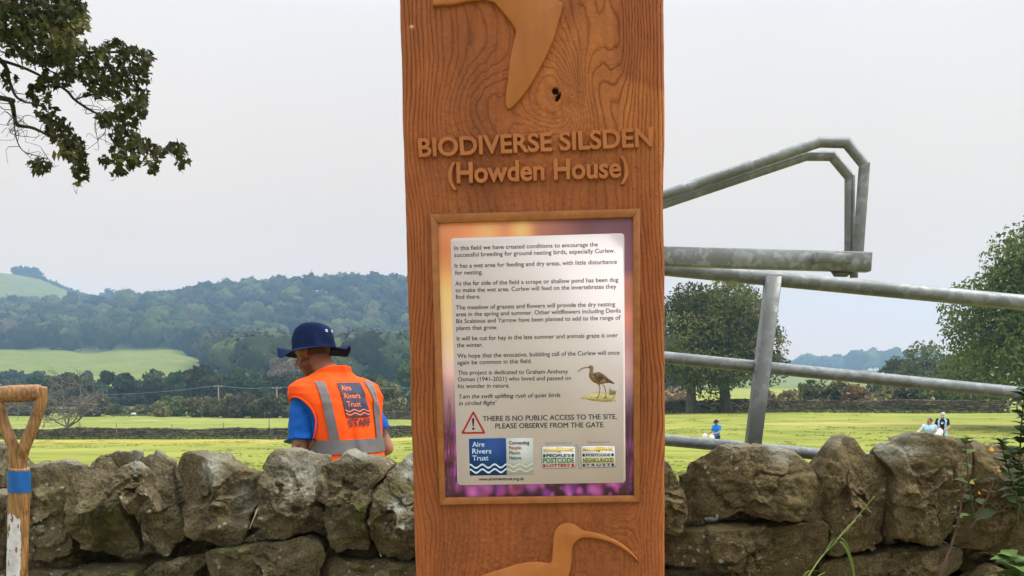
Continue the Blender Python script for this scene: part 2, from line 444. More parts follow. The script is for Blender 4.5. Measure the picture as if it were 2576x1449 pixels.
def curve_text(body, extrude=0, bevel=0, shear=0, offset=0, spacing=1.0, res=4):
    c = bpy.data.curves.new("lettering", 'FONT'); c.body = body; c.size = 1; c.extrude = extrude; c.bevel_depth = bevel; c.bevel_resolution = 1
    c.shear = shear; c.offset = offset; c.space_character = spacing; c.resolution_u = res
    o = bpy.data.objects.new("lettering", c); COL.objects.link(o)
    me = depsmesh(o); bpy.data.objects.remove(o); bpy.data.curves.remove(c)
    v = np.empty(len(me.vertices) * 3, np.float32); me.vertices.foreach_get("co", v); v = v.reshape(-1, 3)
    f = [list(p.vertices) for p in me.polygons]; bpy.data.meshes.remove(me)
    return v, f

def finer(v, f, cuts=2):
    "the same flat lettering cut into smaller faces so that it can follow a curved surface"
    bm = bmesh.new(); vs = [bm.verts.new(p) for p in v.tolist()]
    for q in f:
        try: bm.faces.new([vs[i] for i in q])
        except ValueError: pass
    bmesh.ops.triangulate(bm, faces=bm.faces); bmesh.ops.subdivide_edges(bm, edges=bm.edges, cuts=cuts, use_grid_fill=True); bm.verts.index_update()
    vv = np.array([p.co[:] for p in bm.verts]); ff = [[p.index for p in q.verts] for q in bm.faces]; bm.free(); return vv, ff

CAPH = .70
def fit_text(body, p0, p1, cap_px=None, n0=0, depth=.0002, bevel=0, **kw):
    "text whose baseline runs p0..p1 (photograph points); returns verts in post coordinates"
    v, f = curve_text(body, extrude=.5 if depth else 0, **kw) if not bevel else curve_text(body, extrude=.02, bevel=.012, **kw)
    a, b = pl(*p0), pl(*p1); L = np.linalg.norm(b - a); d = (b - a) / L; n = np.array((-d[1], d[0]))
    x0, x1 = v[:, 0].min(), v[:, 0].max(); sx_ = L / (x1 - x0)
    sy_ = sx_ if cap_px is None else (np.linalg.norm(pl(p0[0], p0[1] - cap_px) - a) / CAPH)
    z0, z1 = v[:, 2].min(), v[:, 2].max(); zz = (v[:, 2] - z0) / max(z1 - z0, 1e-6)
    q = a + np.outer((v[:, 0] - x0) * sx_, d) + np.outer(v[:, 1] * sy_, n)
    return loc(q[:, 0], q[:, 1], n0 + zz * depth), f

def poly_slab(pts, n0, n1, bevel=0):
    "an outline in (s,t) made into a slab between two heights above the face; optional bevelled rim"
    pts = np.asarray(pts, float); k = len(pts)
    a = 0.5 * np.sum(pts[:, 0] * np.roll(pts[:, 1], -1) - np.roll(pts[:, 0], -1) * pts[:, 1])
    if a < 0: pts = pts[::-1]
    rings = [(pts, n0)]
    if bevel:
        d = np.roll(pts, -1, 0) - pts; d /= np.linalg.norm(d, axis=1)[:, None] + 1e-9
        nrm = np.stack([-d[:, 1], d[:, 0]], -1); vn = nrm + np.roll(nrm, 1, 0); vn /= np.linalg.norm(vn, axis=1)[:, None] + 1e-9
        rings += [(pts, n1 - bevel), (pts + vn * bevel * .35, n1 - bevel * .3), (pts + vn * bevel, n1)]
    else: rings += [(pts, n1)]
    V = np.concatenate([loc(r[:, 0], r[:, 1], h) for r, h in rings])
    f = [[i * k + j, i * k + (j + 1) % k, (i + 1) * k + (j + 1) % k, (i + 1) * k + j] for i in range(len(rings) - 1) for j in range(k)]
    f.append([(len(rings) - 1) * k + j for j in range(k)]); f.append(list(range(k))[::-1])
    return V, f

def PX(o, s):   # photograph crop helper: crop origin and zoom -> 2576-wide coordinates
    return lambda x, y: ((o[0] + x / s) * .85185, (o[1] + y / s) * .85185)
def chaikin(p, n=2):
    p = np.asarray(p, float)
    for _ in range(n):
        q = np.roll(p, -1, 0); p = np.stack([.75 * p + .25 * q, .25 * p + .75 * q], 1).reshape(-1, 2)
    return p

# raised title
for body, p0, p1, cp in (("BIODIVERSE SILSDEN", (1054, 396), (1641, 369), 45), ("(Howden House)", (1128, 462), (1581, 446), 50)):
    v, f = curve_text(body, extrude=.02, bevel=.014, offset=.018, res=6)
    a, b = pl(*p0), pl(*p1); L = np.linalg.norm(b - a); d = (b - a) / L; n = np.array((-d[1], d[0]))
    x0, x1 = v[:, 0].min(), v[:, 0].max(); sx_ = L / (x1 - x0); sy_ = np.linalg.norm(pl(p0[0], p0[1] - cp) - a) / CAPH
    zz = (v[:, 2] - v[:, 2].min()) / (v[:, 2].max() - v[:, 2].min())
    q = a + np.outer((v[:, 0] - x0) * sx_, d) + np.outer(v[:, 1] * sy_, n)
    V = loc(q[:, 0], q[:, 1], -.001 + zz * .0085)
    mesh("raised_lettering", V, f, LETM, sign)

# raised birds
c6 = PX((1180, 0), 2.415); c8 = PX((1240, 1050), 2.2257); c7 = PX((1240, 600), 2.8986)
fly = [(235, 40), (250, 56), (320, 45), (335, 52), (400, 42), (480, 22), (655, 5), (740, 100), (828, 212), (828, 262), (790, 400), (775, 560), (755, 710), (757, 765), (775, 790), (805, 778), (900, 670), (980, 540), (1060, 385), (1108, 270), (1130, 180), (1165, 62), (1160, 32), (1120, 5), (1090, -20), (1120, -160), (1250, -330), (1180, -360), (900, -230), (600, -80), (400, -35), (300, -12), (245, 10)]
stand = [(390, 1449), (450, 1425), (530, 1400), (580, 1386), (620, 1370), (700, 1353), (790, 1350), (855, 1362), (868, 1340), (872, 1270), (875, 1200), (885, 1150), (905, 1120), (930, 1102), (970, 1093), (1010, 1100), (1040, 1120), (1065, 1143), (1140, 1155), (1210, 1175), (1280, 1203), (1340, 1240), (1390, 1285), (1430, 1335), (1441, 1358), (1425, 1352), (1380, 1302), (1320, 1257), (1240, 1217), (1150, 1196), (1075, 1190), (1040, 1205), (1010, 1232), (1000, 1270), (1000, 1320), (992, 1400), (975, 1449), (940, 1560), (800, 1640), (600, 1610), (420, 1560), (250, 1560), (330, 1490)]
for nm, pts, cc in (("carved_bird", fly, c6), ("carved_bird", stand, c8)):
    q = np.array([pl(*cc(x, y)) for x, y in pts]); q = chaikin(q, 1)
    V, f = poly_slab(q, -.003, .009, .0022)
    o = mesh(nm, V, f, SMOOTHW, sign)
    o['label'] = "flying curlew silhouette of paler smooth wood" if cc is c6 else "standing curlew silhouette with long curved bill"

# raised frame with mitred rails
oc = [pl(*c7(97, 100)), pl(*c7(1880, 55)), pl(*c8(1443, 955)), pl(*c8(133, 975))]
ic = [pl(*c7(158, 178)), pl(*c7(1821, 126)), pl(*c8(1403, 915)), pl(*c8(172, 928))]
for i in range(4):
    j = (i + 1) % 4
    V, f = poly_slab([oc[i], oc[j], ic[j], ic[i]], -.004, .010, .0012)
    mesh("frame_rail", V, f, FRAMEM, sign)

# the printed panel: blurred heather meadow photograph (printed ink, so colours sit in the panel)
ph, pw = 330, 230
ss_ = np.linspace(0, 1, pw); ts_ = np.linspace(0, 1, ph)      # t from top to bottom
X, Y = np.meshgrid(ss_, ts_)
def lerp4(X, Y): return ((ic[0][None, None] * (1 - X)[..., None] + ic[1][None, None] * X[..., None]) * (1 - Y)[..., None] + (ic[3][None, None] * (1 - X)[..., None] + ic[2][None, None] * X[..., None]) * Y[..., None])
P2 = lerp4(X, Y)
def keys(y, ks):
    p = [k[0] for k in ks]; return np.stack([np.interp(y, p, [k[1][c] for k in ks]) for c in range(3)], -1)
lft = keys(Y, [(0, (.60, .26, .13)), (.10, (.66, .25, .10)), (.25, (.84, .55, .22)), (.40, (.85, .60, .33)), (.52, (.68, .45, .40)), (.60, (.46, .30, .33)), (.68, (.26, .14, .18)), (.76, (.09, .04, .055)), (.9, (.08, .025, .04)), (1, (.03, .012, .02))])
rgt = keys(Y, [(0, (.16, .085, .12)), (.18, (.20, .10, .14)), (.22, (.50, .22, .17)), (.35, (.60, .25, .18)), (.45, (.45, .24, .25)), (.55, (.52, .34, .34)), (.64, (.26, .17, .23)), (.71, (.10, .05, .075)), (.85, (.10, .03, .03)), (1, (.025, .012, .015))])
img = lft * (1 - smooth(.1, .9, X))[..., None] + rgt * smooth(.1, .9, X)[..., None]
img = img * (1 + .22 * n2(X * 5, Y * 8, 51, 2))[..., None]
glow = np.exp(-(((X - .43) / .05) ** 2 + ((Y - .03) / .05) ** 2)); img = img + glow[..., None] * np.array((.35, .28, .05))
glow = np.exp(-(((X - .25) / .06) ** 2 + ((Y - .04) / .05) ** 2)); img = img + glow[..., None] * np.array((.20, .16, .05))
r2 = np.random.default_rng(3)
for k in range(150):                                    # heather flowers, out of focus
    if k < 70: cx, cy = r2.uniform(0, 1), r2.uniform(.93, 1.0)
    elif k < 110: cx, cy = r2.uniform(0, .07), r2.uniform(.74, .98)
    else: cx, cy = r2.uniform(.93, 1), r2.uniform(.74, .98)
    s_ = r2.uniform(.008, .030); cl = np.array(((.42, .09, .36), (.48, .14, .44), (.20, .05, .28), (.28, .06, .12), (.02, .01, .015))[r2.integers(0, 5)])
    g = np.clip(np.exp(-(((X - cx) / s_) ** 2 + ((Y - cy) / (s_ * .8)) ** 2) ** 1.3) * r2.uniform(.5, 1), 0, 1)[..., None]
    img = img * (1 - g) + cl * g
for k in range(40):                                     # stems
    cx = r2.uniform(0, .06) if k % 2 else r2.uniform(.94, 1); y0 = r2.uniform(.62, .8)
    g = (np.exp(-((X - cx - .02 * np.sin(Y * 9 + k)) / .003) ** 2) * smooth(y0, y0 + .02, Y) * .6)[..., None]
    img = img * (1 - g) + np.array((.06, .03, .03)) * g
PRINT = mat("printed panel", (1, 1, 1), vc=True, rough=.5, spec=.2)
V = loc(P2[..., 0], P2[..., 1], .0035).reshape(-1, 3)
panel = mesh("notice_panel", V, grid_faces(ph, pw)[:, ::-1], PRINT, sign, False, np.clip(img * (1.35, 1.2, 1.2), .004, .9).reshape(-1, 3))

# white text card with rounded corners
CARDM = mat("white print", (.82, .74, .76), (.77, .69, .705), 9, 4, rough=.6, spec=.12)
cc4 = [np.array(q) for q in (c7(263, 304), c7(1748, 259), c8(1350, 833), c8(249, 850))]
def rrect(c4, rpx, k=6):
    out = []
    for i in range(4):
        p, a, b = c4[i], c4[i - 1], c4[(i + 1) % 4]
        ua = (a - p) / np.linalg.norm(a - p); ub = (b - p) / np.linalg.norm(b - p)
        for h in np.linspace(0, 1, k):
            q = p + ua * rpx * (1 - h) ** 2 + ub * rpx * h ** 2
            out.append(q)
    return out
V, f = poly_slab([pl(*q) for q in rrect(cc4, 10)], .0036, .0041)
card = mesh("text_card", V, f, CARDM, panel)

INK = mat("dark grey ink", (.035, .038, .038), rough=.5)
BLACK = mat("black ink", (.012, .012, .013), rough=.5)
REDI = mat("red ink", (.40, .012, .018), rough=.5)
GREENI = mat("green ink", (.02, .19, .045), rough=.5)
BLUEI = mat("blue ink", (.008, .055, .22), rough=.5)
SKYI = mat("pale blue ink", (.62, .74, .86), rough=.5)
GREYI = mat("grey ink", (.28, .27, .26), rough=.5)
YELI = mat("pale yellow ink", (.72, .68, .32), rough=.5)
GOLDI = mat("gold ink", (.80, .50, .06), (.82, .68, .24), 60, 2, rough=.45)
LGREY = mat("light grey ink", (.56, .585, .55), rough=.5)
LGREY2 = mat("paler grey ink", (.62, .63, .60), rough=.5)
WHITEI = mat("white ink", (.80, .80, .79), rough=.5)
N1 = .0042
body_lines = [
 ("In this field we have created conditions to encourage the", (297, 405), (1522, 372)),
 ("successful breeding for ground nesting birds, especially Curlew.", (297, 463), (1668, 425)),
 ("It has a wet area for feeding and dry areas, with little disturbance", (300, 556), (1685, 520)),
 ("for nesting.", (303, 615), (538, 609)),
 ("At the far side of the field a scrape or shallow pond has been dug", (304, 707), (1697, 673)),
 ("to make the wet area. Curlew will feed on the invertebrates they", (306, 765), (1680, 731)),
 ("find there.", (308, 822), (520, 817)),
 ("The meadow of grasses and flowers will provide the dry nesting", (310, 912), (1670, 882)),
 ("area in the spring and summer. Other wildflowers including Devils", (311, 970), (1717, 937)),
 ("Bit Scabious and Yarrow have been planted to add to the range of", (313, 1029), (1716, 997)),
 ("plants that grow.", (315, 1087), (665, 1080)),
 ("It will be cut for hay in the late summer and animals graze it over", (318, 1177), (1693, 1147)),
 ("the winter.", (318, 1234), (540, 1229)),
 ("We hope that the evocative, bubbling call of the Curlew will once", (322, 1325), (1708, 1296)),
 ("again be common in this field.", (323, 1382), (958, 1368))]
tb = MB()
for s, a, b in body_lines:
    tb.add(*fit_text(s, c7(*a), c7(*b), 10.9, N1, offset=.006))
for s, a, b in (("This project is dedicated to Graham Anthony", (250, 126), (973, 117)), ("Osman (1941-2021) who loved and passed on", (250, 169), (993, 160)), ("his wonder in nature.", (252, 214), (590, 209))):
    tb.add(*fit_text(s, c8(*a), c8(*b), 10.7, N1, offset=.006))
for s, a, b in (("\u2018I am the swift uplifting rush of quiet birds", (258, 281), (923, 272)), ("in circled flight\u2019", (257, 326), (505, 322))):
    tb.add(*fit_text(s, c8(*a), c8(*b), 10.4, N1, shear=.22, offset=.008))
tb.build("body_lettering", INK, panel)
tb = MB()
for s, a, b in (("THERE IS NO PUBLIC ACCESS TO THE SITE.", (415, 430), (1293, 416)), ("PLEASE OBSERVE FROM THE GATE.", (497, 478), (1213, 470))):
    for k in (-1, 1):                                   # heavy strokes: two passes a hair apart
        tb.add(*fit_text(s, c8(a[0] + .55 * k, a[1]), c8(b[0] + .55 * k, b[1]), 12.8, N1 + .00004 * (k + 1)))
tb.build("warning_lettering", BLACK, panel)
# warning triangle
def ring2d(outer, inner):
    k = len(outer); Vo = loc(*np.array(outer).T, N1 + .0002); Vi = loc(*np.array(inner).T, N1 + .0002)
    return np.concatenate([Vo, Vi]), [[j, (j + 1) % k, k + (j + 1) % k, k + j] for j in range(k)]
tri = chaikin(np.array([(352, 360), (434, 512), (270, 514)]), 0)
def rtri(c, rpx): 
    out = []
    for i in range(3):
        p, a, b = c[i], c[i - 1], c[(i + 1) % 3]; ua = (a - p) / np.linalg.norm(a - p); ub = (b - p) / np.linalg.norm(b - p)
        for h in np.linspace(0, 1, 6): out.append(p + ua * rpx * (1 - h) ** 2 + ub * rpx * h ** 2)
    return out
cen = tri.mean(0)
to_ = [pl(*c8(*p)) for p in rtri(tri, 14)]; ti_ = [pl(*c8(*p)) for p in rtri(cen + (tri - cen) * .76, 7)]
V, f = ring2d(to_, ti_); mesh("warning_triangle", V, f, REDI, panel)
mb = MB()
mb.add(*poly_slab([pl(*c8(*p)) for p in ((343, 416), (347, 411), (355, 411), (359, 416), (354, 464), (348, 464))], N1, N1 + .0003))
mb.add(*poly_slab([pl(*c8(352 + 8 * math.cos(a), 480 + 8 * math.sin(a))) for a in np.linspace(0, 2 * math.pi, 12, endpoint=False)], N1, N1 + .0003))
mb.build("exclamation_mark", BLACK, panel)

# blue square logo with waves, and its pale companion
def quad(c, pts, n0=N1, n1=N1 + .0002): return poly_slab([pl(*c(*p)) for p in pts], n0, n1)
V, f = quad(c8, ((323, 546), (565, 541), (572, 783), (329, 787))); logo = mesh("logo_square", V, f, BLUEI, panel)
V, f = quad(c8, ((568, 541), (745, 539), (748, 783), (574, 785))); mesh("logo_side_panel", V, f, LGREY, panel)
mb = MB()
for s, a, b in (("Aire", (346, 598), (425, 597)), ("Rivers", (346, 643), (471, 641)), ("Trust", (347, 688), (452, 686))):
    mb.add(*fit_text(s, c8(*a), c8(*b), 12.6, N1 + .0003, offset=.008))
def wave_band(c, x0, x1, ya, yb, amp_, th, per, nseg=60, ph_=0):
    up_, dn = [], []
    for k in range(nseg + 1):
        h = k / nseg; x = x0 + (x1 - x0) * h; y = ya + (yb - ya) * h - amp_ * math.cos(2 * math.pi * (x - x0) / per + ph_)
        up_.append(pl(*c(x, y - th / 2))); dn.append(pl(*c(x, y + th / 2)))
    V = np.concatenate([loc(*np.array(up_).T, N1 + .0005), loc(*np.array(dn).T, N1 + .0005)]); k = nseg + 1
    return V, [[j, k + j, k + j + 1, j + 1] for j in range(nseg)]
mb.add(*wave_band(c8, 328, 570, 726, 722, -11, 12, 81, ph_=math.pi * .95)); mb.add(*wave_band(c8, 329, 571, 758, 753, -11, 12, 81, ph_=math.pi * .95))
mb.build("logo_lettering", SKYI, panel)
mb = MB(); mb.add(*wave_band(c8, 575, 746, 720, 717, -9, 9, 81, ph_=math.pi * .95)); mb.add(*wave_band(c8, 575, 747, 752, 749, -9, 9, 81, ph_=math.pi * .95))
mb.build("logo_pale_waves", LGREY2, panel)
for s, a, b, m_ in (("Connecting", (586, 582), (720, 580), BLACK), ("People.", (587, 615), (671, 613), REDI), ("Places.", (588, 648), (664, 646), GREENI), ("Nature.", (589, 681), (671, 680), BLUEI)):
    V, f = fit_text(s, c8(*a), c8(*b), 8.2, N1 + .0003, offset=.02); mesh("logo_slogan", V, f, m_, panel)
V, f = fit_text("www.aireriverstrust.org.uk", c8(388, 819), c8(685, 816), 7.2, N1, offset=.02); mesh("web_address", V, f, BLACK, panel)
cl_ = PX((1360, 1280), 5.152)
for s, a, b in (("Supported by players of", (1283, 162), (1690, 155)), ("Awarded funds from", (1920, 150), (2262, 144))):
    V, f = fit_text(s, cl_(*a), cl_(*b), 5.2, N1); mesh("small_lettering", V, f, GREYI, panel)
for x0, y0, x1, y1 in ((1228, 188, 1752, 533), (1822, 178, 2360, 522)):
    c4 = [np.array(cl_(x, y)) for x, y in ((x0, y0), (x1, y0 - 4), (x1 + 4, y1 - 10), (x0 + 8, y1 + 2))]
    V, f = poly_slab([pl(*q) for q in rrect(c4, 6)], N1, N1 + .0001); b0 = mesh("logo_border", V, f, GREYI, panel)
    cm_ = sum(c4) / 4; c4b = [cm_ + (q - cm_) * (1 - 1.6 / np.abs(q - cm_)) for q in c4]
    V, f = poly_slab([pl(*q) for q in rrect(c4b, 5)], N1 + .0001, N1 + .0003); mesh("logo_badge", V, f, WHITEI, panel)
    dx = x0 - 1228; dy = y0 - 188
    rib = [(1250, 230), (1275, 240), (1252, 275), (1330, 268), (1400, 268), (1460, 275), (1520, 288), (1530, 262), (1620, 265), (1725, 270), (1700, 245), (1725, 215), (1640, 222), (1560, 212), (1470, 205), (1448, 240), (1380, 232), (1310, 238)]
    V, f = poly_slab([pl(*cl_(x + dx, y + dy)) for x, y in rib], N1 + .0003, N1 + .0005); mesh("logo_ribbon", V, f, GOLDI, panel)
def sq(x0, y0, x1, y1): return quad(cl_, ((x0, y0), (x1, y0), (x1, y1), (x0, y1)), N1 + .0004, N1 + .0006)
mb = MB(); N2_ = N1 + .0005
mb.add(*fit_text("PEOPLE\u2019S", cl_(1306, 353), cl_(1674, 350), 6.8, N2_, offset=.03)); mb.add(*sq(1255, 313, 1292, 355)); mb.add(*sq(1687, 308, 1725, 350))
mb.add(*fit_text("POSTCODE", cl_(1907, 344), cl_(2277, 340), 6.4, N2_, offset=.03)); mb.add(*sq(1852, 305, 1889, 347)); mb.add(*sq(2292, 300, 2330, 341))
mb.add(*fit_text("T R U S T", cl_(1907, 498), cl_(2280, 493), 6.4, N2_, offset=.03)); mb.add(*sq(1855, 460, 1893, 500)); mb.add(*sq(2294, 453, 2332, 493))
mb.build("badge_lettering", mat("navy ink", (.006, .03, .16), rough=.5), panel)
V, f = fit_text("POSTCODE", cl_(1253, 446), cl_(1729, 440), 12.4, N2_, offset=.026); mesh("badge_lettering", V, f, GREENI, panel)
mb = MB(); mb.add(*fit_text("LOTTERY", cl_(1308, 504), cl_(1673, 500), 6.8, N2_, offset=.03)); mb.add(*sq(1255, 464, 1292, 508)); mb.add(*sq(1688, 458, 1728, 501))
mb.build("badge_lettering", REDI, panel)
V, f = quad(cl_, ((1848, 362), (2340, 356), (2340, 440), (1850, 446)), N1 + .0003, N1 + .0004); mesh("badge_strip", V, f, YELI, panel)
V, f = fit_text("NEIGHBOURHOOD", cl_(1864, 436), cl_(2325, 430), 11.2, N2_, offset=.01); mesh("badge_lettering", V, f, BLACK, panel)
# divider swoosh between the badges
sw = [(1752, 165), (1775, 180), (1785, 215), (1788, 480), (1800, 520), (1838, 545)]
ce = np.array([pl(*cl_(x, y)) for x, y in sw]); V, f = tube(loc(ce[:, 0], ce[:, 1], N1), .0006, 6); mesh("divider_line", V, f, GREYI, panel)

# painted curlew
cb = PX((1700, 1060), 10.35)
bird = [(390, 235), (405, 210), (440, 195), (480, 195), (520, 215), (540, 260), (540, 300), (525, 340), (530, 400), (550, 435), (600, 412), (680, 398), (760, 415), (830, 455), (900, 510), (1000, 600), (1080, 660), (1140, 700), (1182, 735), (1175, 758), (1100, 750), (1040, 725), (960, 735), (860, 745), (800, 770), (740, 770), (715, 830), (690, 790), (640, 745), (560, 720), (490, 670), (440, 600), (405, 540), (402, 470), (420, 390), (430, 330), (410, 290), (400, 265)]
PLUM = mat("brown plumage print", (.42, .29, .13), (.10, .05, .035), 900, 3, lo=.42, hi=.56, rough=.5)
V, f = poly_slab([pl(*cb(x, y)) for x, y in bird], N1, N1 + .0003); cur = mesh("curlew_picture", V, f, PLUM, panel)
wing = [(545, 440), (600, 415), (680, 400), (760, 418), (830, 458), (900, 515), (1000, 605), (1080, 665), (1170, 735), (1160, 752), (1050, 715), (950, 680), (860, 600), (780, 640), (700, 700), (640, 640), (560, 560), (535, 500)]
V, f = poly_slab([pl(*cb(x, y)) for x, y in wing], N1 + .0003, N1 + .0005); mesh("curlew_wing_picture", V, f, mat("dark plumage print", (.26, .16, .08), (.035, .02, .018), 700, 3, lo=.4, hi=.6, rough=.5), panel)
LEGM = mat("slate print", (.12, .10, .085), rough=.5)
for pts_, w in (([(400, 258), (330, 262), (240, 275), (160, 310), (105, 355), (80, 392)], 13), ([(715, 800), (740, 880), (722, 1000), (700, 1150), (640, 1215)], 10), ([(820, 785), (880, 840), (905, 960), (928, 1120), (850, 1200)], 10), ([(928, 1130), (920, 1215)], 8), ([(700, 1140), (590, 1185)], 8)):
    ce = np.array([pl(*cb(x, y)) for x, y in pts_]); rr_ = np.linalg.norm(pl(*cb(0, 0)) - pl(*cb(w, 0)))
    V, f = tube(loc(ce[:, 0], ce[:, 1], N1 + .0003), rr_, 6); mesh('curlew_bill_picture' if w == 13 else 'curlew_leg_picture', V, f, LEGM, panel)
ce = [pl(*cb(445 + 14 * math.cos(a), 242 + 14 * math.sin(a))) for a in np.linspace(0, 6.28, 9)[:-1]]; V, f = poly_slab(ce, N1 + .0004, N1 + .0007); mesh("curlew_eye_picture", V, f, LEGM, panel)
sand = [(140, 1195), (280, 1130), (400, 1065), (560, 1020), (700, 1030), (860, 1018), (1040, 1040), (1200, 1080), (1225, 1100), (1190, 1200), (1190, 1260), (1240, 1290), (1000, 1300), (820, 1305), (600, 1285), (480, 1275), (330, 1225), (190, 1215)]
V, f = poly_slab([pl(*cb(x, y)) for x, y in sand], N1, N1 + .0002); mesh("sand_picture", V, f, mat("sand print", (.66, .57, .25), (.30, .24, .09), 500, 3, lo=.45, hi=.7, rough=.5), panel)
mb = MB()
for k in range(14):
    x = 1040 + 13 * k; ce = np.array([pl(*cb(x, 1075)), pl(*cb(x - 8 + k, 1000)), pl(*cb(x - 26 + 5 * k, 1075 - (230 if k == 2 else 170 - 6 * k)))])
    mb.add(*tube(loc(ce[:, 0], ce[:, 1], N1 + .0002), [.0006, .0005, .0002], 5))
mb.build("tuft_picture", mat("olive print", (.30, .28, .15), rough=.6), panel)
# a thread of spider silk caught on the face
ce = np.array([pl(*q) for q in (c6(1058, 1300), c6(1062, 1330), c6(1050, 1365), c6(1030, 1395), c6(1012, 1402))])

# ------------------------------------------------------------------ dry stone wall in front
def stone_mat():
    m, t, p = new_mat("gritstone")
    N = t.nodes.new; Lk = t.links.new
    p.inputs["Roughness"].default_value = .9; p.inputs["Specular IOR Level"].default_value = .15
    g = N("ShaderNodeTexCoord"); oi = N("ShaderNodeObjectInfo")
    add = N("ShaderNodeVectorMath"); add.operation = 'MULTIPLY_ADD'
    Lk(g.outputs["Object"], add.inputs[0]); add.inputs[1].default_value = (1, 1, 1)
    sc = N("ShaderNodeVectorMath"); sc.operation = 'SCALE'; sc.inputs[0].default_value = (13, 7, 5); Lk(oi.outputs["Random"], sc.inputs["Scale"]); Lk(sc.outputs[0], add.inputs[2])
    V = add.outputs[0]
    def nz(scale, det, lo, hi, c1=(0, 0, 0), c2=(1, 1, 1), rough=.6, st=(1, 1, 1)):
        mp = N("ShaderNodeMapping"); mp.inputs["Scale"].default_value = st; Lk(V, mp.inputs[0])
        z = N("ShaderNodeTexNoise"); z.inputs["Scale"].default_value = scale; z.inputs["Detail"].default_value = det; z.inputs["Roughness"].default_value = rough; Lk(mp.outputs[0], z.inputs[0])
        r_ = N("ShaderNodeValToRGB"); r_.color_ramp.elements[0].position = lo; r_.color_ramp.elements[1].position = hi
        r_.color_ramp.elements[0].color = (*c1, 1); r_.color_ramp.elements[1].color = (*c2, 1); Lk(z.outputs[0], r_.inputs[0]); return r_.outputs[0]
    def mix(f, a, b, mode='MIX', amt=None):
        x = N("ShaderNodeMix"); x.data_type = 'RGBA'; x.blend_type = mode
        if amt is not None: x.inputs[0].default_value = amt
        else: Lk(f, x.inputs[0])
        Lk(a, x.inputs[6])
        if isinstance(b, tuple): x.inputs[7].default_value = (*b, 1)
        else: Lk(b, x.inputs[7])
        return x.outputs[2]
    base = nz(14, 8, .32, .68, (.085, .072, .046), (.225, .192, .130))
    grit = nz(170, 6, .38, .64, (.26, .24, .21), (1.7, 1.68, 1.6), .85)
    c = mix(None, base, grit, 'MULTIPLY', .85)
    c = mix(None, c, oi.outputs['Color'], 'MULTIPLY', 1.0)
    rust = nz(9, 5, .52, .70); c = mix(rust, c, (.15, .115, .055))
    dark = nz(20, 6, .62, .76); c = mix(dark, c, (.045, .040, .030))
    ylw = nz(26, 7, .60, .70); c = mix(ylw, c, (.20, .165, .055))
    # moss where the painted mask asks for it, pale lichen blotches
    at_ = N("ShaderNodeAttribute"); at_.attribute_name = "Col"; s3 = N("ShaderNodeSeparateColor"); Lk(at_.outputs[0], s3.inputs[0])
    def gate(scale, lo, hi, ch, det=6):
        q = nz(scale, det, lo, hi, rough=.7); mm = N("ShaderNodeMath"); mm.operation = 'MULTIPLY'; Lk(q, mm.inputs[0]); Lk(s3.outputs[ch], mm.inputs[1]); return mm.outputs[0]
    c = mix(gate(45, .36, .56, 1), c, (.085, .095, .018))
    c = mix(gate(60, .37, .48, 0), c, (.40, .41, .345))
    # round grey-white lichen rosettes
    vo = N("ShaderNodeTexVoronoi"); vo.inputs["Scale"].default_value = 42; Lk(V, vo.inputs["Vector"])
    wv = nz(160, 3, .3, .7, (0, 0, 0), (.12, .12, .12))
    sb = N("ShaderNodeMath"); sb.operation = 'ADD'; Lk(vo.outputs["Distance"], sb.inputs[0]); Lk(wv, sb.inputs[1])
    r_ = N("ShaderNodeValToRGB"); r_.color_ramp.elements[0].position = .22; r_.color_ramp.elements[1].position = .30
    r_.color_ramp.elements[0].color = (1, 1, 1, 1); r_.color_ramp.elements[1].color = (0, 0, 0, 1); Lk(sb.outputs[0], r_.inputs[0])
    sp = nz(7, 3, .50, .60); mm = N("ShaderNodeMath"); mm.operation = 'MULTIPLY'; Lk(r_.outputs[0], mm.inputs[0]); Lk(sp, mm.inputs[1])
    m2 = N("ShaderNodeMath"); m2.operation = 'MULTIPLY'; Lk(mm.outputs[0], m2.inputs[0]); Lk(s3.outputs[2], m2.inputs[1])
    c = mix(m2.outputs[0], c, (.36, .36, .30))
    Lk(c, p.inputs["Base Color"])
    prev = None
    for scale, det, dist, st in ((26, 8, .014, .6), (110, 8, .010, 1.0)):
        z = N("ShaderNodeTexNoise"); z.inputs["Scale"].default_value = scale; z.inputs["Detail"].default_value = det; z.inputs["Roughness"].default_value = .65; Lk(V, z.inputs[0])
        bp = N("ShaderNodeBump"); bp.inputs["Strength"].default_value = st; bp.inputs["Distance"].default_value = dist; Lk(z.outputs[0], bp.inputs["Height"])
        if prev: Lk(prev, bp.inputs["Normal"])
        prev = bp.outputs[0]
    Lk(prev, p.inputs["Normal"])
    return m
STONE = stone_mat()
WALLY = 2.62
r3 = np.random.default_rng(11)

def polar_radius(poly, ang):
    "distance from the centroid to the outline along each angle"
    q = np.asarray(poly); x1, y1 = q[:, 0], q[:, 1]; x2, y2 = np.roll(x1, -1), np.roll(y1, -1)
    c, s = np.cos(ang)[:, None], np.sin(ang)[:, None]
    ex, ey = x2 - x1, y2 - y1
    den = c * ey - s * ex
    with np.errstate(divide='ignore', invalid='ignore'):
        t = (x1 * ey - y1 * ex) / den; u = (x1 * s - y1 * c) / den
    ok = (t > 0) & (u >= -1e-6) & (u <= 1 + 1e-6); t = np.where(ok, t, 0)
    return t.max(1)

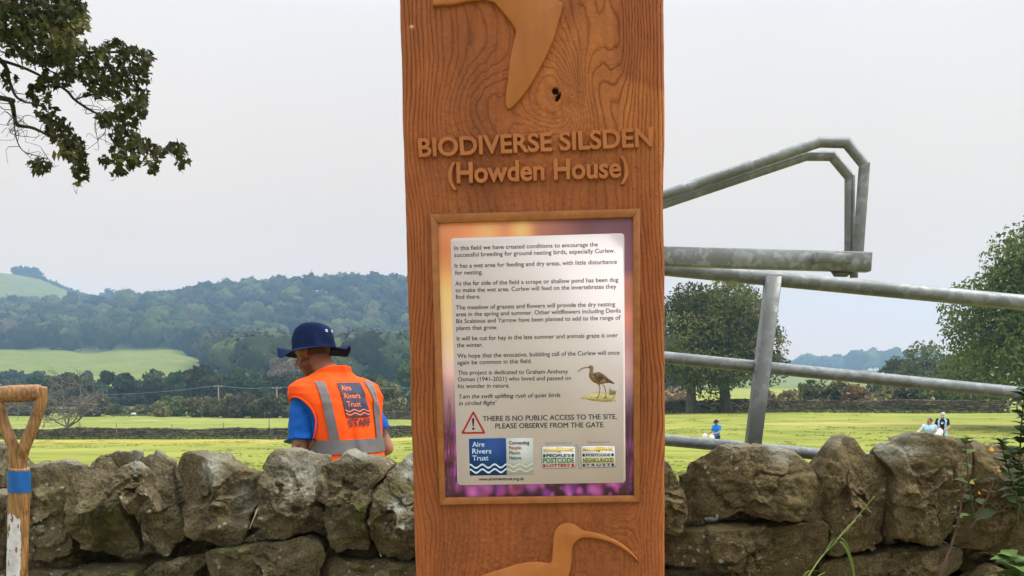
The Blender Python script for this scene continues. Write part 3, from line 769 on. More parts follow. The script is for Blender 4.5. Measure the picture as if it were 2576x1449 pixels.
def rock(outline, yc, half, parent, seed, na=170, nr=56, masks=None, name="stone", planes=7, p=5.0, tilt=(0, 0), deep=1.0, tint=(1, 1, 1)):
    "a weathered block: outline in world (x, z), centre depth yc, half thickness"
    q = np.asarray(outline, float)
    a2 = np.sum(q[:, 0] * np.roll(q[:, 1], -1) - np.roll(q[:, 0], -1) * q[:, 1])
    x1, y1 = q[:, 0], q[:, 1]; x2, y2 = np.roll(x1, -1), np.roll(y1, -1); cr_ = x1 * y2 - x2 * y1
    c = np.array((np.sum((x1 + x2) * cr_), np.sum((y1 + y2) * cr_))) / (3 * a2)
    rr_ = np.random.default_rng(seed)
    ang = np.arange(na) / na * 2 * math.pi
    Rm = polar_radius(q - c, ang)
    k = np.array((.25, .5, .25)); Rm = np.convolve(np.concatenate([Rm[-1:], Rm, Rm[:1]]), k, 'valid')
    size = Rm.mean(); Rm = Rm * 1.008 + .001
    Rm = Rm * (1 + .022 * fbm(np.stack([np.cos(ang) * 2.2, np.sin(ang) * 2.2, ang * 0 + seed], -1), 3, seed) + .016 * fbm(np.stack([np.cos(ang) * 11, np.sin(ang) * 11, ang * 0 + seed], -1), 3, seed + 5))
    fr = np.concatenate([np.linspace(0, .8, nr - 14)[1:], np.sin(np.linspace(math.asin(.8), math.pi / 2, 15))[1:]])   # front rings, centre -> rim
    nf = len(fr)
    br = fr[::-3][1:]
    def prof_d(r): return np.power(np.maximum(1 - r ** p, 0), 1 / p)
    rs = np.concatenate([fr, br]); sgn = np.concatenate([np.full(nf, -1.), np.full(len(br), 1.)])
    Rg, Ag = np.meshgrid(rs, ang, indexing='ij')
    X = Rg * Rm[None] * np.cos(Ag); Z = Rg * Rm[None] * np.sin(Ag)
    D = half * prof_d(rs)[:, None] * np.ones((1, na))
    for _ in range(planes):
        th = rr_.uniform(0, 2 * math.pi); g = rr_.uniform(.12, .85); off = half * rr_.uniform(.80, 1.10)
        D = np.minimum(D, off - g * (X * math.cos(th) + Z * math.sin(th)))
    for _ in range(2):                                    # broken steps
        th = rr_.uniform(0, 2 * math.pi); o_ = rr_.uniform(-.3, .5) * size
        e_ = X * math.cos(th) + Z * math.sin(th) + .02 * fbm(np.stack([X * 14, Z * 14, X * 0 + seed], -1), 2, seed + 3)
        D = D - half * .13 * smooth(o_ - .004, o_ + .006, e_)
    D = np.maximum(D, half * -.2 + 0 * D)
    D = np.where(sgn[:, None] < 0, D, np.maximum(D, 0) * deep)
    Y = sgn[:, None] * D
    bk = np.where(sgn[:, None] > 0, D / (half * deep), 0); X = X * (1 - .48 * bk); Z = Z * (1 - .48 * bk) - .075 * bk * (deep > 1)
    V = np.stack([X, Y, Z], -1).reshape(-1, 3)
    V = np.concatenate([[(0, -half * .97 if True else 0, 0)], V, [(0, half * .9 * deep, 0)]])
    V[0, 1] = V[1:1 + na, 1].mean()
    W = V + (c[0] + seed * 1.7, 0, c[1])
    nrm = V / (np.linalg.norm(V, axis=1)[:, None] + 1e-6); nrm[:, 1] *= 1.6
    big = fbm(W * 9, 3, seed); mid = fbm(W * np.array((34, 34, 46)), 4, seed + 9); fine = fbm(W * 120, 3, seed + 21)
    rid = 1 - np.abs(fbm(W * 20, 3, seed + 31))
    V = V + nrm * (big * .0045 + mid * .0034 + fine * .0016 - .003 * np.maximum(rid - .75, 0) * 4)[:, None]
    # fractured faces: flat cells, each a little proud or tipped
    nc_ = 30; sdp = V[rr_.integers(0, len(V), nc_)] + rr_.normal(size=(nc_, 3)) * .01; offc = rr_.normal(size=nc_) * .0065; tl = rr_.normal(size=(nc_, 3)) * .22
    Vw = V + .009 * np.stack([fbm(W * 22 + 3, 2, seed + 41), fbm(W * 22 + 9, 2, seed + 42), fbm(W * 22 + 5, 2, seed + 43)], -1)
    ci = np.argmin(((Vw[:, None] - sdp[None]) ** 2).sum(-1), 1)
    cellh = offc[ci] + np.clip(((Vw - sdp[ci]) * tl[ci]).sum(-1), -.010, .010)
    V = V + nrm * cellh[:, None] * np.clip((np.abs(V[:, 1]) / half), .25, 1)[:, None]
    if tilt != (0, 0):
        V[:, 1] += V[:, 0] * tilt[0] + V[:, 2] * tilt[1]
    V = V + (c[0], yc, c[1])
    n = len(rs)
    f = [[0, 1 + (j + 1) % na, 1 + j] for j in range(na)]
    g_ = grid_faces(n, na, True) + 1
    f += g_.tolist()
    last = len(V) - 1
    f += [[1 + (n - 1) * na + j, 1 + (n - 1) * na + (j + 1) % na, last] for j in range(na)]
    col = np.zeros((len(V), 3)); col[:, 2] = 1
    for (ch, u, v, ru, rv, amt) in (masks or ()):
        w0 = at(u, v, yc - half); sx_ = ru / F * yc; sz_ = rv / F * yc
        g2 = np.exp(-(((V[:, 0] - w0[0]) / sx_) ** 2 + ((V[:, 2] - w0[2]) / sz_) ** 2))
        col[:, ch] = np.maximum(col[:, ch], amt * g2) if ch < 2 else col[:, ch] * (1 - amt * g2)
    o = mesh(name, V, f, STONE, parent, True, np.clip(col, 0, 1)); o.color = (*tint, 1)
    return o

wall = empty("stone_wall", (0, WALLY, 0)); tag(wall, "mossy dry stone wall of big rough gritstone blocks in the foreground", "stone wall")
wall_inv = (0, -WALLY, 0)
c4 = PX((0, 1100), 2.411); c5 = PX((600, 1280), 3.442); cR = PX((1940, 1250), 3.2125); cQ = PX((2450, 1200), 2.892)
# (crop, outline, depth offset, half thickness, masks: channel 0 lichen 1 moss)
BL = [
 (c4, [(-170, 540), (-60, 505), (0, 505), (68, 508), (78, 600), (70, 720), (55, 830), (-60, 860), (-180, 820)], .10, .14, [(0, 10, 1150, 30, 40, .7)]),
 (c4, [(-200, 850), (-60, 840), (60, 860), (75, 1000), (70, 1200), (60, 1380), (-80, 1400), (-220, 1380)], .06, .12, []),
 (c4, [(190, 700), (260, 650), (330, 630), (480, 640), (540, 640), (600, 690), (582, 760), (530, 830), (530, 1000), (560, 1100), (585, 1200), (560, 1285), (420, 1335), (290, 1330), (150, 1310), (60, 1240), (60, 1000), (80, 780)], .02, .13, [(1, 150, 1300, 90, 60, .25)]),
 (c4, [(600, 672), (660, 630), (830, 580), (930, 555), (1000, 560), (960, 660), (880, 720), (850, 770), (890, 900), (930, 1050), (965, 1200), (972, 1285), (870, 1312), (800, 1305), (690, 1240), (575, 1170), (545, 1040), (530, 950), (520, 790)], -.02, .15, [(0, 312, 1163, 26, 16, 1.), (0, 300, 1180, 18, 10, .9), (1, 230, 1340, 60, 60, .8), (1, 330, 1370, 30, 50, .5)]),
 (c4, [(870, 740), (960, 640), (1050, 595), (1085, 590), (1110, 560), (1140, 570), (1240, 640), (1240, 730), (1265, 850), (1310, 950), (1388, 1130), (1290, 1200), (1225, 1290), (1180, 1255), (1080, 1170), (1030, 1050), (975, 985), (900, 900)], .03, .12, [(1, 440, 1330, 50, 40, .4)]),
 (c4, [(845, 735), (900, 660), (990, 640), (1050, 690), (1048, 790), (1100, 880), (1142, 972), (970, 982), (905, 895), (870, 820)], -.05, .10, [(0, 318, 1180, 12, 10, .8)]),
 (c4, [(1245, 720), (1255, 640), (1290, 597), (1400, 587), (1500, 605), (1615, 612), (1741, 680), (1839, 716), (1874, 763), (1860, 882), (1797, 1064), (1768, 1120), (1748, 1177), (1678, 1226), (1607, 1226), (1545, 1177), (1446, 1155), (1390, 1110), (1330, 960), (1290, 850), (1262, 780)], -.03, .15, [(0, 505, 1190, 24, 34, .75), (0, 590, 1255, 22, 22, .6), (0, 610, 1300, 30, 30, .45)]),
 (c5, [(632, 470), (690, 250), (710, 200), (780, 170), (860, 180), (1000, 185), (1100, 205), (1270, 240), (1285, 262), (1245, 330), (1225, 420), (1220, 600), (1240, 720), (1252, 830), (1230, 910), (1150, 970), (1060, 1000), (870, 1020), (780, 1005), (720, 970), (600, 940), (525, 925), (520, 880), (560, 760), (600, 640), (612, 560)], -.02, .15, [(0, 745, 1200, 60, 55, .5), (0, 705, 1160, 24, 20, .6)]),
 (c5, [(1270, 285), (1420, 250), (1460, 215), (1520, 185), (1600, 212), (1660, 232), (1830, 225), (1890, 255), (1960, 315), (1960, 340), (1830, 450), (1790, 490), (1770, 600), (1720, 700), (1710, 900), (1730, 1050), (1740, 1100), (1700, 1170), (1600, 1150), (1330, 1140), (1290, 1000), (1280, 900), (1255, 750), (1225, 640), (1225, 440), (1245, 350)], .0, .15, [(1, 905, 1300, 30, 40, 1.), (0, 880, 1150, 60, 14, .55)]),
 (c5, [(1985, 310), (2060, 260), (2090, 225), (2120, 215), (2230, 220), (2290, 400), (2290, 1000), (2140, 1260), (2080, 1275), (1990, 1270), (1900, 1220), (1780, 1150), (1740, 1040), (1720, 900), (1732, 700), (1790, 500), (1850, 430), (1960, 340)], -.02, .15, [(0, 1020, 1165, 20, 16, .9), (0, 1012, 1200, 20, 18, 1.), (0, 995, 1280, 20, 18, .9), (0, 1015, 1330, 16, 10, .8), (1, 985, 1240, 22, 30, .8)]),
 (c4, [(130, 1430), (300, 1395), (500, 1380), (800, 1362), (1040, 1375), (1060, 1449), (1050, 1620), (130, 1640)], .0, .15, [(1, 250, 1430, 130, 16, 1.), (1, 330, 1440, 50, 30, .9)]),
 (c4, [(1010, 1420), (1100, 1357), (1300, 1312), (1500, 1290), (1515, 1335), (1440, 1390), (1410, 1449), (1400, 1640), (1060, 1640), (1045, 1480)], .02, .13, []),
 (c4, [(1270, 1230), (1380, 1180), (1540, 1192), (1530, 1240), (1500, 1280), (1380, 1295), (1270, 1290)], .14, .07, []),
 (c5, [(105, 1205), (140, 1155), (300, 1140), (560, 1110), (900, 1050), (1060, 1035), (1130, 1060), (1230, 1130), (1250, 1250), (1195, 1330), (1180, 1449), (1180, 1640), (90, 1640), (92, 1449), (98, 1330)], -.05, .16, [(1, 570, 1385, 50, 16, 1.), (1, 880, 1430, 40, 30, .9), (1, 640, 1370, 90, 8, .8), (1, 840, 1440, 50, 20, .6)]),
 (c5, [(1195, 1320), (1220, 1285), (1340, 1232), (1450, 1262), (1700, 1300), (1900, 1272), (2130, 1290), (2290, 1330), (2290, 1640), (1195, 1640)], -.02, .15, [(1, 850, 1400, 60, 14, .9), (1, 1000, 1420, 70, 30, .7)]),
 # right of the post
 (cR, [(-60, 380), (60, 345), (100, 370), (160, 470), (200, 570), (228, 640), (232, 760), (220, 880), (190, 960), (150, 1000), (80, 1012), (-80, 1010), (-90, 700)], .0, .14, []),
 (cR, [(207, 600), (230, 500), (290, 440), (300, 380), (360, 340), (480, 290), (520, 240), (570, 215), (700, 213), (950, 213), (1040, 230), (1250, 250), (1330, 310), (1390, 370), (1400, 430), (1430, 520), (1450, 640), (1470, 740), (1500, 860), (1470, 892), (1300, 868), (1100, 868), (900, 850), (840, 830), (720, 800), (640, 860), (430, 900), (300, 962), (245, 985), (235, 900), (222, 750)], -.02, .15, [(0, 1990, 1150, 30, 20, .7), (1, 2020, 1230, 24, 40, .4)]),
 (cR, [(40, 1045), (200, 1012), (300, 996), (500, 972), (650, 945), (850, 940), (1050, 920), (1250, 905), (1400, 895), (1480, 900), (1530, 930), (1550, 970), (1545, 1100), (1520, 1180), (1500, 1250), (1470, 1340), (1450, 1449), (1440, 1600), (720, 1600), (650, 1410), (600, 1370), (400, 1352), (200, 1355), (80, 1345), (-80, 1340), (-90, 1080)], -.03, .15, []),
 (cQ, [(-174, 685), (-142, 600), (-70, 450), (-25, 352), (10, 280), (80, 235), (135, 222), (190, 250), (240, 320), (290, 400), (380, 430), (450, 460), (476, 520), (490, 650), (475, 740), (450, 900), (420, 1050), (400, 1140), (330, 1200), (270, 1240), (150, 1232), (0, 1270), (-34, 1270), (-70, 1207), (-74, 1045), (-125, 918), (-150, 800)], -.01, .15, [(0, 2118, 1120, 24, 12, .5)]),
 (cQ, [(378, 420), (390, 380), (440, 320), (540, 310), (640, 280), (750, 262), (830, 255), (900, 270), (960, 290), (1040, 290), (1090, 300), (1185, 302), (1190, 400), (1150, 560), (1150, 640), (1140, 740), (1130, 820), (1090, 860), (1060, 960), (1000, 1060), (920, 1165), (840, 1170), (700, 1140), (560, 1110), (440, 1100), (450, 960), (470, 800), (490, 680), (510, 610), (500, 540), (480, 490)], -.03, .16, [(0, 2270, 1135, 26, 16, 1.), (0, 2330, 1140, 40, 14, .6), (0, 2290, 1160, 40, 8, .6)]),
 (cQ, [(1180, 303), (1240, 300), (1350, 330), (1500, 340), (1700, 400), (1850, 500), (1850, 1200), (1700, 1290), (1500, 1270), (1350, 1240), (1250, 1220), (1140, 1210), (1040, 1180), (1030, 1080), (1060, 1000), (1100, 900), (1150, 800), (1160, 640), (1195, 420)], .0, .15, []),
 (cQ, [(-60, 1330), (0, 1310), (150, 1270), (300, 1250), (480, 1215), (700, 1200), (900, 1190), (1060, 1195), (1130, 1240), (1140, 1300), (1120, 1380), (900, 1440), (600, 1470), (300, 1480), (-60, 1460), (-90, 1380)], -.01, .14, [(1, 2200, 1380, 40, 10, .6)]),
 (cQ, [(1190, 1470), (1290, 1392), (1380, 1362), (1450, 1382), (1520, 1425), (1600, 1640), (1180, 1640)], -.05, .12, []),
 (cQ, [(1205, 1295), (1260, 1252), (1310, 1240), (1370, 1262), (1340, 1320), (1240, 1340)], .2, .07, []),
 (cQ, [(1540, 1330), (1700, 1310), (1850, 1330), (1850, 1600), (1600, 1600)], .02, .13, []),
]
bi = 0
def put(o):
    o.location = (0, -WALLY, 0); return o
stones = []
for cc, ol, dy, half, mk in BL:
    bi += 1
    yc = WALLY + half + dy
    Yf = yc - half * .12
    q = np.array([at(*cc(x, y), Yf) for x, y in ol])[:, [0, 2]]
    nm = "coping_stone" if q[:, 1].max() > 1.17 else "walling_stone"
    if nm == "coping_stone": mk = mk + [(0, *[(np.mean([cc(x, y)[0] for x, y in ol])), min(cc(x, y)[1] for x, y in ol) + 8], 70, 14, .38)]
    stones.append(put(rock(q, yc, half, wall, 100 + bi * 7, masks=mk, name=nm, deep=2.5 if nm == 'coping_stone' else 1.8, tint=((.92, .84, .66) if q[:, 0].mean() > 0 else (1.0, .99, .93)))))
# second skin of the wall, seen only through the gaps, and the courses below the picture
def rough_block(x0, x1, z0, z1, yc, half, seed):
    rr_ = np.random.default_rng(seed); j = lambda: rr_.uniform(-.018, .018)
    q = [(x0 + j(), z0 + .02 + j()), (x0 + .02 + j(), z0 + j()), ((x0 + x1) / 2 + j(), z0 + j()), (x1 - .02 + j(), z0 + j()), (x1 + j(), z0 + .03 + j()), (x1 + j(), z1 - .03 + j()), (x1 - .03 + j(), z1 + j()), ((x0 + x1) / 2 + j(), z1 + j()), (x0 + .03 + j(), z1 + j()), (x0 + j(), z1 - .04 + j())]
    return put(rock(q, yc, half, wall, seed, na=70, nr=28, name="walling_stone"))
sd_ = 900
for zc_, h_ in ((1.0, .14), (.86, .16), (.62, .18), (.42, .18), (.22, .18), (.04, .16)):
    x = -2.15 + r3.uniform(0, .2)
    while x < 2.3:
        w = r3.uniform(.24, .48); sd_ += 1
        rough_block(x, x + w - .012, zc_ - h_ / 2 - (.04 if zc_ > .5 else 0), zc_ + h_ / 2 + (.055 if zc_ > .95 and x > -.1 else .02 if zc_ > .95 else 0), WALLY + .40, .12, sd_)
        x += w
for zc_, h_ in ((.63, .17), (.44, .19), (.24, .19), (.05, .17)):
    x = -2.1 + r3.uniform(0, .2)
    while x < 2.2:
        w = r3.uniform(.26, .5); sd_ += 1
        rough_block(x, x + w - .012, zc_ - h_ / 2, zc_ + h_ / 2, WALLY + .13, .14, sd_)
        x += w

# the stretch of wall behind the sign post
for k, (xa, xb, za, zb_) in enumerate(((-.20, .07, 1.0, 1.25), (.08, .36, 1.0, 1.27))):
    rough_block(xa, xb, za, zb_, WALLY + .15, .17, 1301 + k).name = "coping_stone"
rough_block(-.24, .02, .74, .99, WALLY + .14, .15, 1311); rough_block(.03, .40, .74, .99, WALLY + .14, .15, 1312)

# ------------------------------------------------------------------ galvanised gate and hooped barrier
def galv(name, metal, ca, cb, vs):
    m, t, p = new_mat(name); N = t.nodes.new; Lk = t.links.new
    p.inputs["Metallic"].default_value = metal; p.inputs["Roughness"].default_value = .48
    g = N("ShaderNodeTexCoord"); vo = N("ShaderNodeTexVoronoi"); vo.inputs["Scale"].default_value = vs
    nz_ = N("ShaderNodeTexNoise"); nz_.inputs["Scale"].default_value = 28; nz_.inputs["Detail"].default_value = 4; Lk(g.outputs["Object"], nz_.inputs[0])
    ad = N("ShaderNodeMix"); ad.data_type = 'RGBA'; ad.inputs[0].default_value = .035; Lk(g.outputs["Object"], ad.inputs[6]); Lk(nz_.outputs[1], ad.inputs[7]); Lk(ad.outputs[2], vo.inputs["Vector"])
    sp = N("ShaderNodeSeparateColor"); Lk(vo.outputs["Color"], sp.inputs[0])
    r_ = N("ShaderNodeValToRGB"); r_.color_ramp.elements[0].position = .45; r_.color_ramp.elements[1].position = 1.0
    r_.color_ramp.elements[0].color = (*ca, 1); r_.color_ramp.elements[1].color = (*cb, 1); Lk(sp.outputs[0], r_.inputs[0])
    n3 = N("ShaderNodeTexNoise"); n3.inputs["Scale"].default_value = 7; n3.inputs["Detail"].default_value = 6; Lk(g.outputs["Object"], n3.inputs[0])
    r2_ = N("ShaderNodeValToRGB"); r2_.color_ramp.elements[0].position = .35; r2_.color_ramp.elements[1].position = .62
    r2_.color_ramp.elements[0].color = (.72, .72, .70, 1); r2_.color_ramp.elements[1].color = (1, 1, 1, 1); Lk(n3.outputs[0], r2_.inputs[0])
    mx = N("ShaderNodeMix"); mx.data_type = 'RGBA'; mx.blend_type = 'MULTIPLY'; mx.inputs[0].default_value = 1; Lk(r_.outputs[0], mx.inputs[6]); Lk(r2_.outputs[0], mx.inputs[7])
    Lk(mx.outputs[2], p.inputs["Base Color"])
    r3_ = N("ShaderNodeMapRange"); r3_.inputs[3].default_value = .42; r3_.inputs[4].default_value = .58; Lk(sp.outputs[1], r3_.inputs[0]); Lk(r3_.outputs[0], p.inputs["Roughness"])
    bp = N("ShaderNodeBump"); bp.inputs["Strength"].default_value = .25; bp.inputs["Distance"].default_value = .001; nb = N("ShaderNodeTexNoise"); nb.inputs["Scale"].default_value = 160; Lk(g.outputs["Object"], nb.inputs[0]); Lk(nb.outputs[0], bp.inputs["Height"]); Lk(bp.outputs[0], p.inputs["Normal"])
    return m
GALV = galv("galvanised steel", .7, (.22, .24, .24), (.31, .33, .335), 60); FLATG = galv("flat galvanised steel", .3, (.155, .168, .168), (.215, .23, .232), 50); SPANG = galv("spangled galvanised steel", .3, (.20, .22, .22), (.34, .365, .37), 70)

def beam(p0, p1, w, h, up, bevel=.004):
    "rectangular section bar from p0 to p1, h along up, w across"
    p0, p1 = np.asarray(p0, float), np.asarray(p1, float); d = (p1 - p0) / np.linalg.norm(p1 - p0)
    u = np.asarray(up, float); u = u - d * np.dot(u, d); u /= np.linalg.norm(u); s = np.cross(d, u)
    b = bevel; pr = [(-w / 2 + b, -h / 2), (w / 2 - b, -h / 2), (w / 2, -h / 2 + b), (w / 2, h / 2 - b), (w / 2 - b, h / 2), (-w / 2 + b, h / 2), (-w / 2, h / 2 - b), (-w / 2, -h / 2 + b)]
    V = np.concatenate([[p + s * x + u * y for x, y in pr] for p in (p0, p1)])
    f = [[j, (j + 1) % 8, 8 + (j + 1) % 8, 8 + j] for j in range(8)] + [list(range(8))[::-1], list(range(8, 16))]
    return V, f
def part(name, vf, m_, parent, smooth_=False, origin=None):
    o = mesh(name, vf[0], vf[1], m_, parent, smooth_)
    if origin is not None: o.location = tuple(-np.asarray(origin))
    return o
GO = at(2100, 900, 3.05); GO = np.array((GO[0], GO[1], 0.0))
gate = empty("field_gate", GO); tag(gate, "galvanised tubular field gate tilting down to the right behind the wall", "gate")
GYL, GYR = 3.10, 3.02
def rail(uvl, uvr, r_, ext0=(1330, None), ext1=(3000, None)):
    sl = (uvr[1] - uvl[1]) / (uvr[0] - uvl[0])
    pts = []
    for u in (1345, uvl[0], 1950, uvr[0], 2860):
        Y = GYL + (GYR - GYL) * (u - 1674) / 900.
        pts.append(at(u, uvl[1] + sl * (u - uvl[0]), Y))
    V, f = tube(pts, r_, 20); return V, f
o = part("rail", rail((1674, 675), (2576, 761.5), .0225), GALV, gate, True, GO); o['label'] = "thick top rail tube"
part("rail", rail((1674, 899.4), (2557, 987.8), .0182), GALV, gate, True, GO)
part("rail", rail((1674, 1107), (2073, 1144), .0180), GALV, gate, True, GO)
part("rail", rail((1674, 1300), (2073, 1337), .0180), GALV, gate, True, GO)
pa, pb = at(1945, 696, 3.045), at(1862, 1385, 3.045); 
part("upright_bar", beam(pa, pb, .040, .055, (0, 1, 0), .003), FLATG, gate, False, GO)
V, f = tube([at(1372, 560, 3.13), at(1350, 1450, 3.13)], .030, 16); part("hanging_stile", (V, f), GALV, gate, True, GO)
V, f = tube([at(2858, 720, 3.0), at(2800, 1440, 3.0)], .022, 16); part("closing_stile", (V, f), GALV, gate, True, GO)
# weld collars on the mid rail
for u in (1902, 1936):
    p_ = at(u, 899.4 + (u - 1674) * .1001, 3.055); part("weld_bead", tube([p_ + (-.004, 0, 0), p_ + (.004, 0, 0)], .022, 14), GALV, gate, True, GO)

BO = at(2150, 640, 2.86); BO = np.array((BO[0], BO[1], 0.0))
barrier = empty("hooped_barrier", BO); tag(barrier, "galvanised box beam with two bent hoop tubes rising from its end", "barrier")
BY = 2.86
ba = at(1330, 636.5, BY + .03); bb = at(2186, 660.0, BY - .02)
part("box_beam", beam(ba, bb, .055, .0515, (0, 0, 1), .004), SPANG, barrier, False, BO)
c1 = PX((1940, 380), 2.337)
def hoop(pts, r_, Y, seg=18):
    P_ = [at(*c1(x, y), Y) for x, y in pts]; return tube(P_, r_, seg)
o = part("hoop_tube", hoop([(-560, 672), (60, 456), (1122, 92), (1308, 97), (1432, 248), (1388, 865)], .0148, BY - .012), GALV, barrier, False, BO)
o.data.polygons.foreach_set("use_smooth", np.ones(len(o.data.polygons), bool)); o['label'] = "outer hoop tube, bent over at the higher level"
o = part("hoop_tube", hoop([(-560, 716), (60, 513), (1030, 186), (1208, 187), (1331, 334), (1329, 865)], .0142, BY + .024), GALV, barrier, False, BO)
o.data.polygons.foreach_set("use_smooth", np.ones(len(o.data.polygons), bool)); o['label'] = "inner hoop tube, bent over at the lower level"
# keep the mitred bends crisp
for ob in [x for x in barrier.children if x.name.startswith("hoop")]:
    me = ob.data; seg = 18
    sh = me.attributes.new("sharp_edge", 'BOOLEAN', 'EDGE'); ed = np.empty(len(me.edges) * 2, np.int32); me.edges.foreach_get("vertices", ed); ed = ed.reshape(-1, 2)
    sh.data.foreach_set("value", (ed[:, 0] // seg == ed[:, 1] // seg))
# keeper strap standing off the beam, flange under it
mb = MB(); z1 = at(2100, 649, BY - .028)
k0, k1 = at(2050, 648, BY - .062), at(2142, 650.5, BY - .062)
mb.add(*beam(k0, k1, .008, .026, (0, 0, 1), .001)); mb.add(*beam(k0 + (.002, .006, 0), at(2043, 655, BY - .024), .008, .024, (0, 0, 1), .001)); mb.add(*beam(at(2136, 650, BY - .056), at(2136, 650, BY - .026), .008, .022, (0, 0, 1), .001))
part("keeper_strap", (np.concatenate(mb.v), mb.f), GALV, barrier, False, BO)
fl_ = [at(u, v, BY + d) for d in (-.005, .05) for u, v in ((2089, 683), (2146, 684), (2130, 697), (2098, 696))]
mb = MB(); mb.add(np.array(fl_), [[0, 1, 2, 3], [7, 6, 5, 4], [0, 4, 5, 1], [1, 5, 6, 2], [2, 6, 7, 3], [3, 7, 4, 0]])
part("flange", (np.concatenate(mb.v), mb.f), GALV, barrier, False, BO)
part("hinge_plate", beam(at(2148, 680, BY + .02), at(2148, 699, BY + .02), .022, .004, (0, 1, 0), .0005), GALV, barrier, False, BO)
part("support_post", tube([at(1400, 640, BY + .05), np.array((at(1400, 640, BY + .05)[0], BY + .05, .0))], .03, 14), GALV, barrier, True, BO)

# ------------------------------------------------------------------ spade leaning by the wall
SY = 2.22
cs = PX((0, 1000), 2.0667)
SO = at(42, 1449, SY); SO = np.array((SO[0], SY, gh(SO[0], SY)))
spade = empty("spade", SO); tag(spade, "wooden D handled spade with blue tape and flaking white paint on its shaft", "spade")
def spade_mat():
    m, t, p = new_mat("ash handle"); N = t.nodes.new; Lk = t.links.new
    p.inputs["Roughness"].default_value = .42; p.inputs["Specular IOR Level"].default_value = .4
    g = N("ShaderNodeTexCoord"); mp = N("ShaderNodeMapping"); mp.inputs["Scale"].default_value = (14, 14, 1.2); Lk(g.outputs["Object"], mp.inputs[0])
    z = N("ShaderNodeTexNoise"); z.inputs["Scale"].default_value = 16; z.inputs["Detail"].default_value = 6; z.inputs["Distortion"].default_value = .4; Lk(mp.outputs[0], z.inputs[0])
    r_ = N("ShaderNodeValToRGB"); r_.color_ramp.elements[0].position = .32; r_.color_ramp.elements[1].position = .62
    r_.color_ramp.elements[0].color = (.13, .058, .018, 1); r_.color_ramp.elements[1].color = (.37, .20, .075, 1); Lk(z.outputs[0], r_.inputs[0])
    z2_ = N("ShaderNodeTexNoise"); z2_.inputs["Scale"].default_value = 30; z2_.inputs["Detail"].default_value = 5; Lk(g.outputs["Object"], z2_.inputs[0])
    r2_ = N("ShaderNodeValToRGB"); r2_.color_ramp.elements[0].position = .30; r2_.color_ramp.elements[1].position = .45
    r2_.color_ramp.elements[0].color = (.45, .38, .32, 1); r2_.color_ramp.elements[1].color = (1, 1, 1, 1); Lk(z2_.outputs[0], r2_.inputs[0])
    mx = N("ShaderNodeMix"); mx.data_type = 'RGBA'; mx.blend_type = 'MULTIPLY'; mx.inputs[0].default_value = 1; Lk(r_.outputs[0], mx.inputs[6]); Lk(r2_.outputs[0], mx.inputs[7])
    Lk(mx.outputs[2], p.inputs["Base Color"])
    bp = N("ShaderNodeBump"); bp.inputs["Strength"].default_value = .3; bp.inputs["Distance"].default_value = .001; Lk(z.outputs[0], bp.inputs["Height"]); Lk(bp.outputs[0], p.inputs["Normal"])
    return m
ASH = spade_mat()
mm = SY / F   # metres per picture unit here
def sp(x, y, dy=0): return at(*cs(x, y), SY + dy)
def bez(P_, n=24):
    P_ = np.asarray(P_, float); t = np.linspace(0, len(P_) - 1, n); k = np.arange(len(P_))
    out = np.empty((n, P_.shape[1]))
    for c in range(P_.shape[1]):                        # Catmull-Rom through the points
        for i, tv in enumerate(t):
            a = int(min(max(math.floor(tv), 0), len(P_) - 2)); h = tv - a
            p0, p1, p2, p3 = P_[max(a - 1, 0), c], P_[a, c], P_[a + 1, c], P_[min(a + 2, len(P_) - 1), c]
            out[i, c] = .5 * (2 * p1 + (p2 - p0) * h + (2 * p0 - 5 * p1 + 4 * p2 - p3) * h * h + (3 * p1 - p0 - 3 * p2 + p3) * h ** 3)
    return out
def limb(name, pts, radx, sq=.8, parent=spade, m_=None):
    c = bez([sp(x, y, d) for x, y, d in pts], 30); r_ = np.interp(np.linspace(0, 1, 30), np.linspace(0, 1, len(radx)), radx)
    V, f = tube(c, r_, 18); V[:, 1] = SY + (V[:, 1] - SY) * sq
    o = mesh(name, V, f, m_ or ASH, parent, True); o.location = tuple(-SO); return o
limb("strut", [(258, 292, 0), (252, 380, 0), (215, 500, 0), (158, 640, 0), (134, 720, 0), (126, 800, 0), (124, 840, 0)], [.0105, .0115, .0125, .0125, .0125, .0125, .0125], .95)
limb("strut", [(-12, 380, .0), (5, 430, 0), (20, 510, 0), (62, 610, 0), (88, 690, 0), (90, 780, 0), (92, 840, 0)], [.011, .0115, .0125, .0125, .012, .011, .011], .95)
g_ = [(-34, 344, 0), (10, 340, 0), (80, 336, 0), (160, 333, 0), (226, 328, 0), (252, 326, 0)]
limb("grip", g_, [.0165, .0175, .0188, .0186, .0172, .0160], 1.0)
V, f = tube([sp(272, 326, 0) + (0, 0, 0), sp(276, 326, 0)], [.0055, .0045], 12); o = mesh("rivet", V, f, mat("dark rivet", (.03, .03, .03), metal=.6, rough=.5), spade, True); o.location = tuple(-SO)
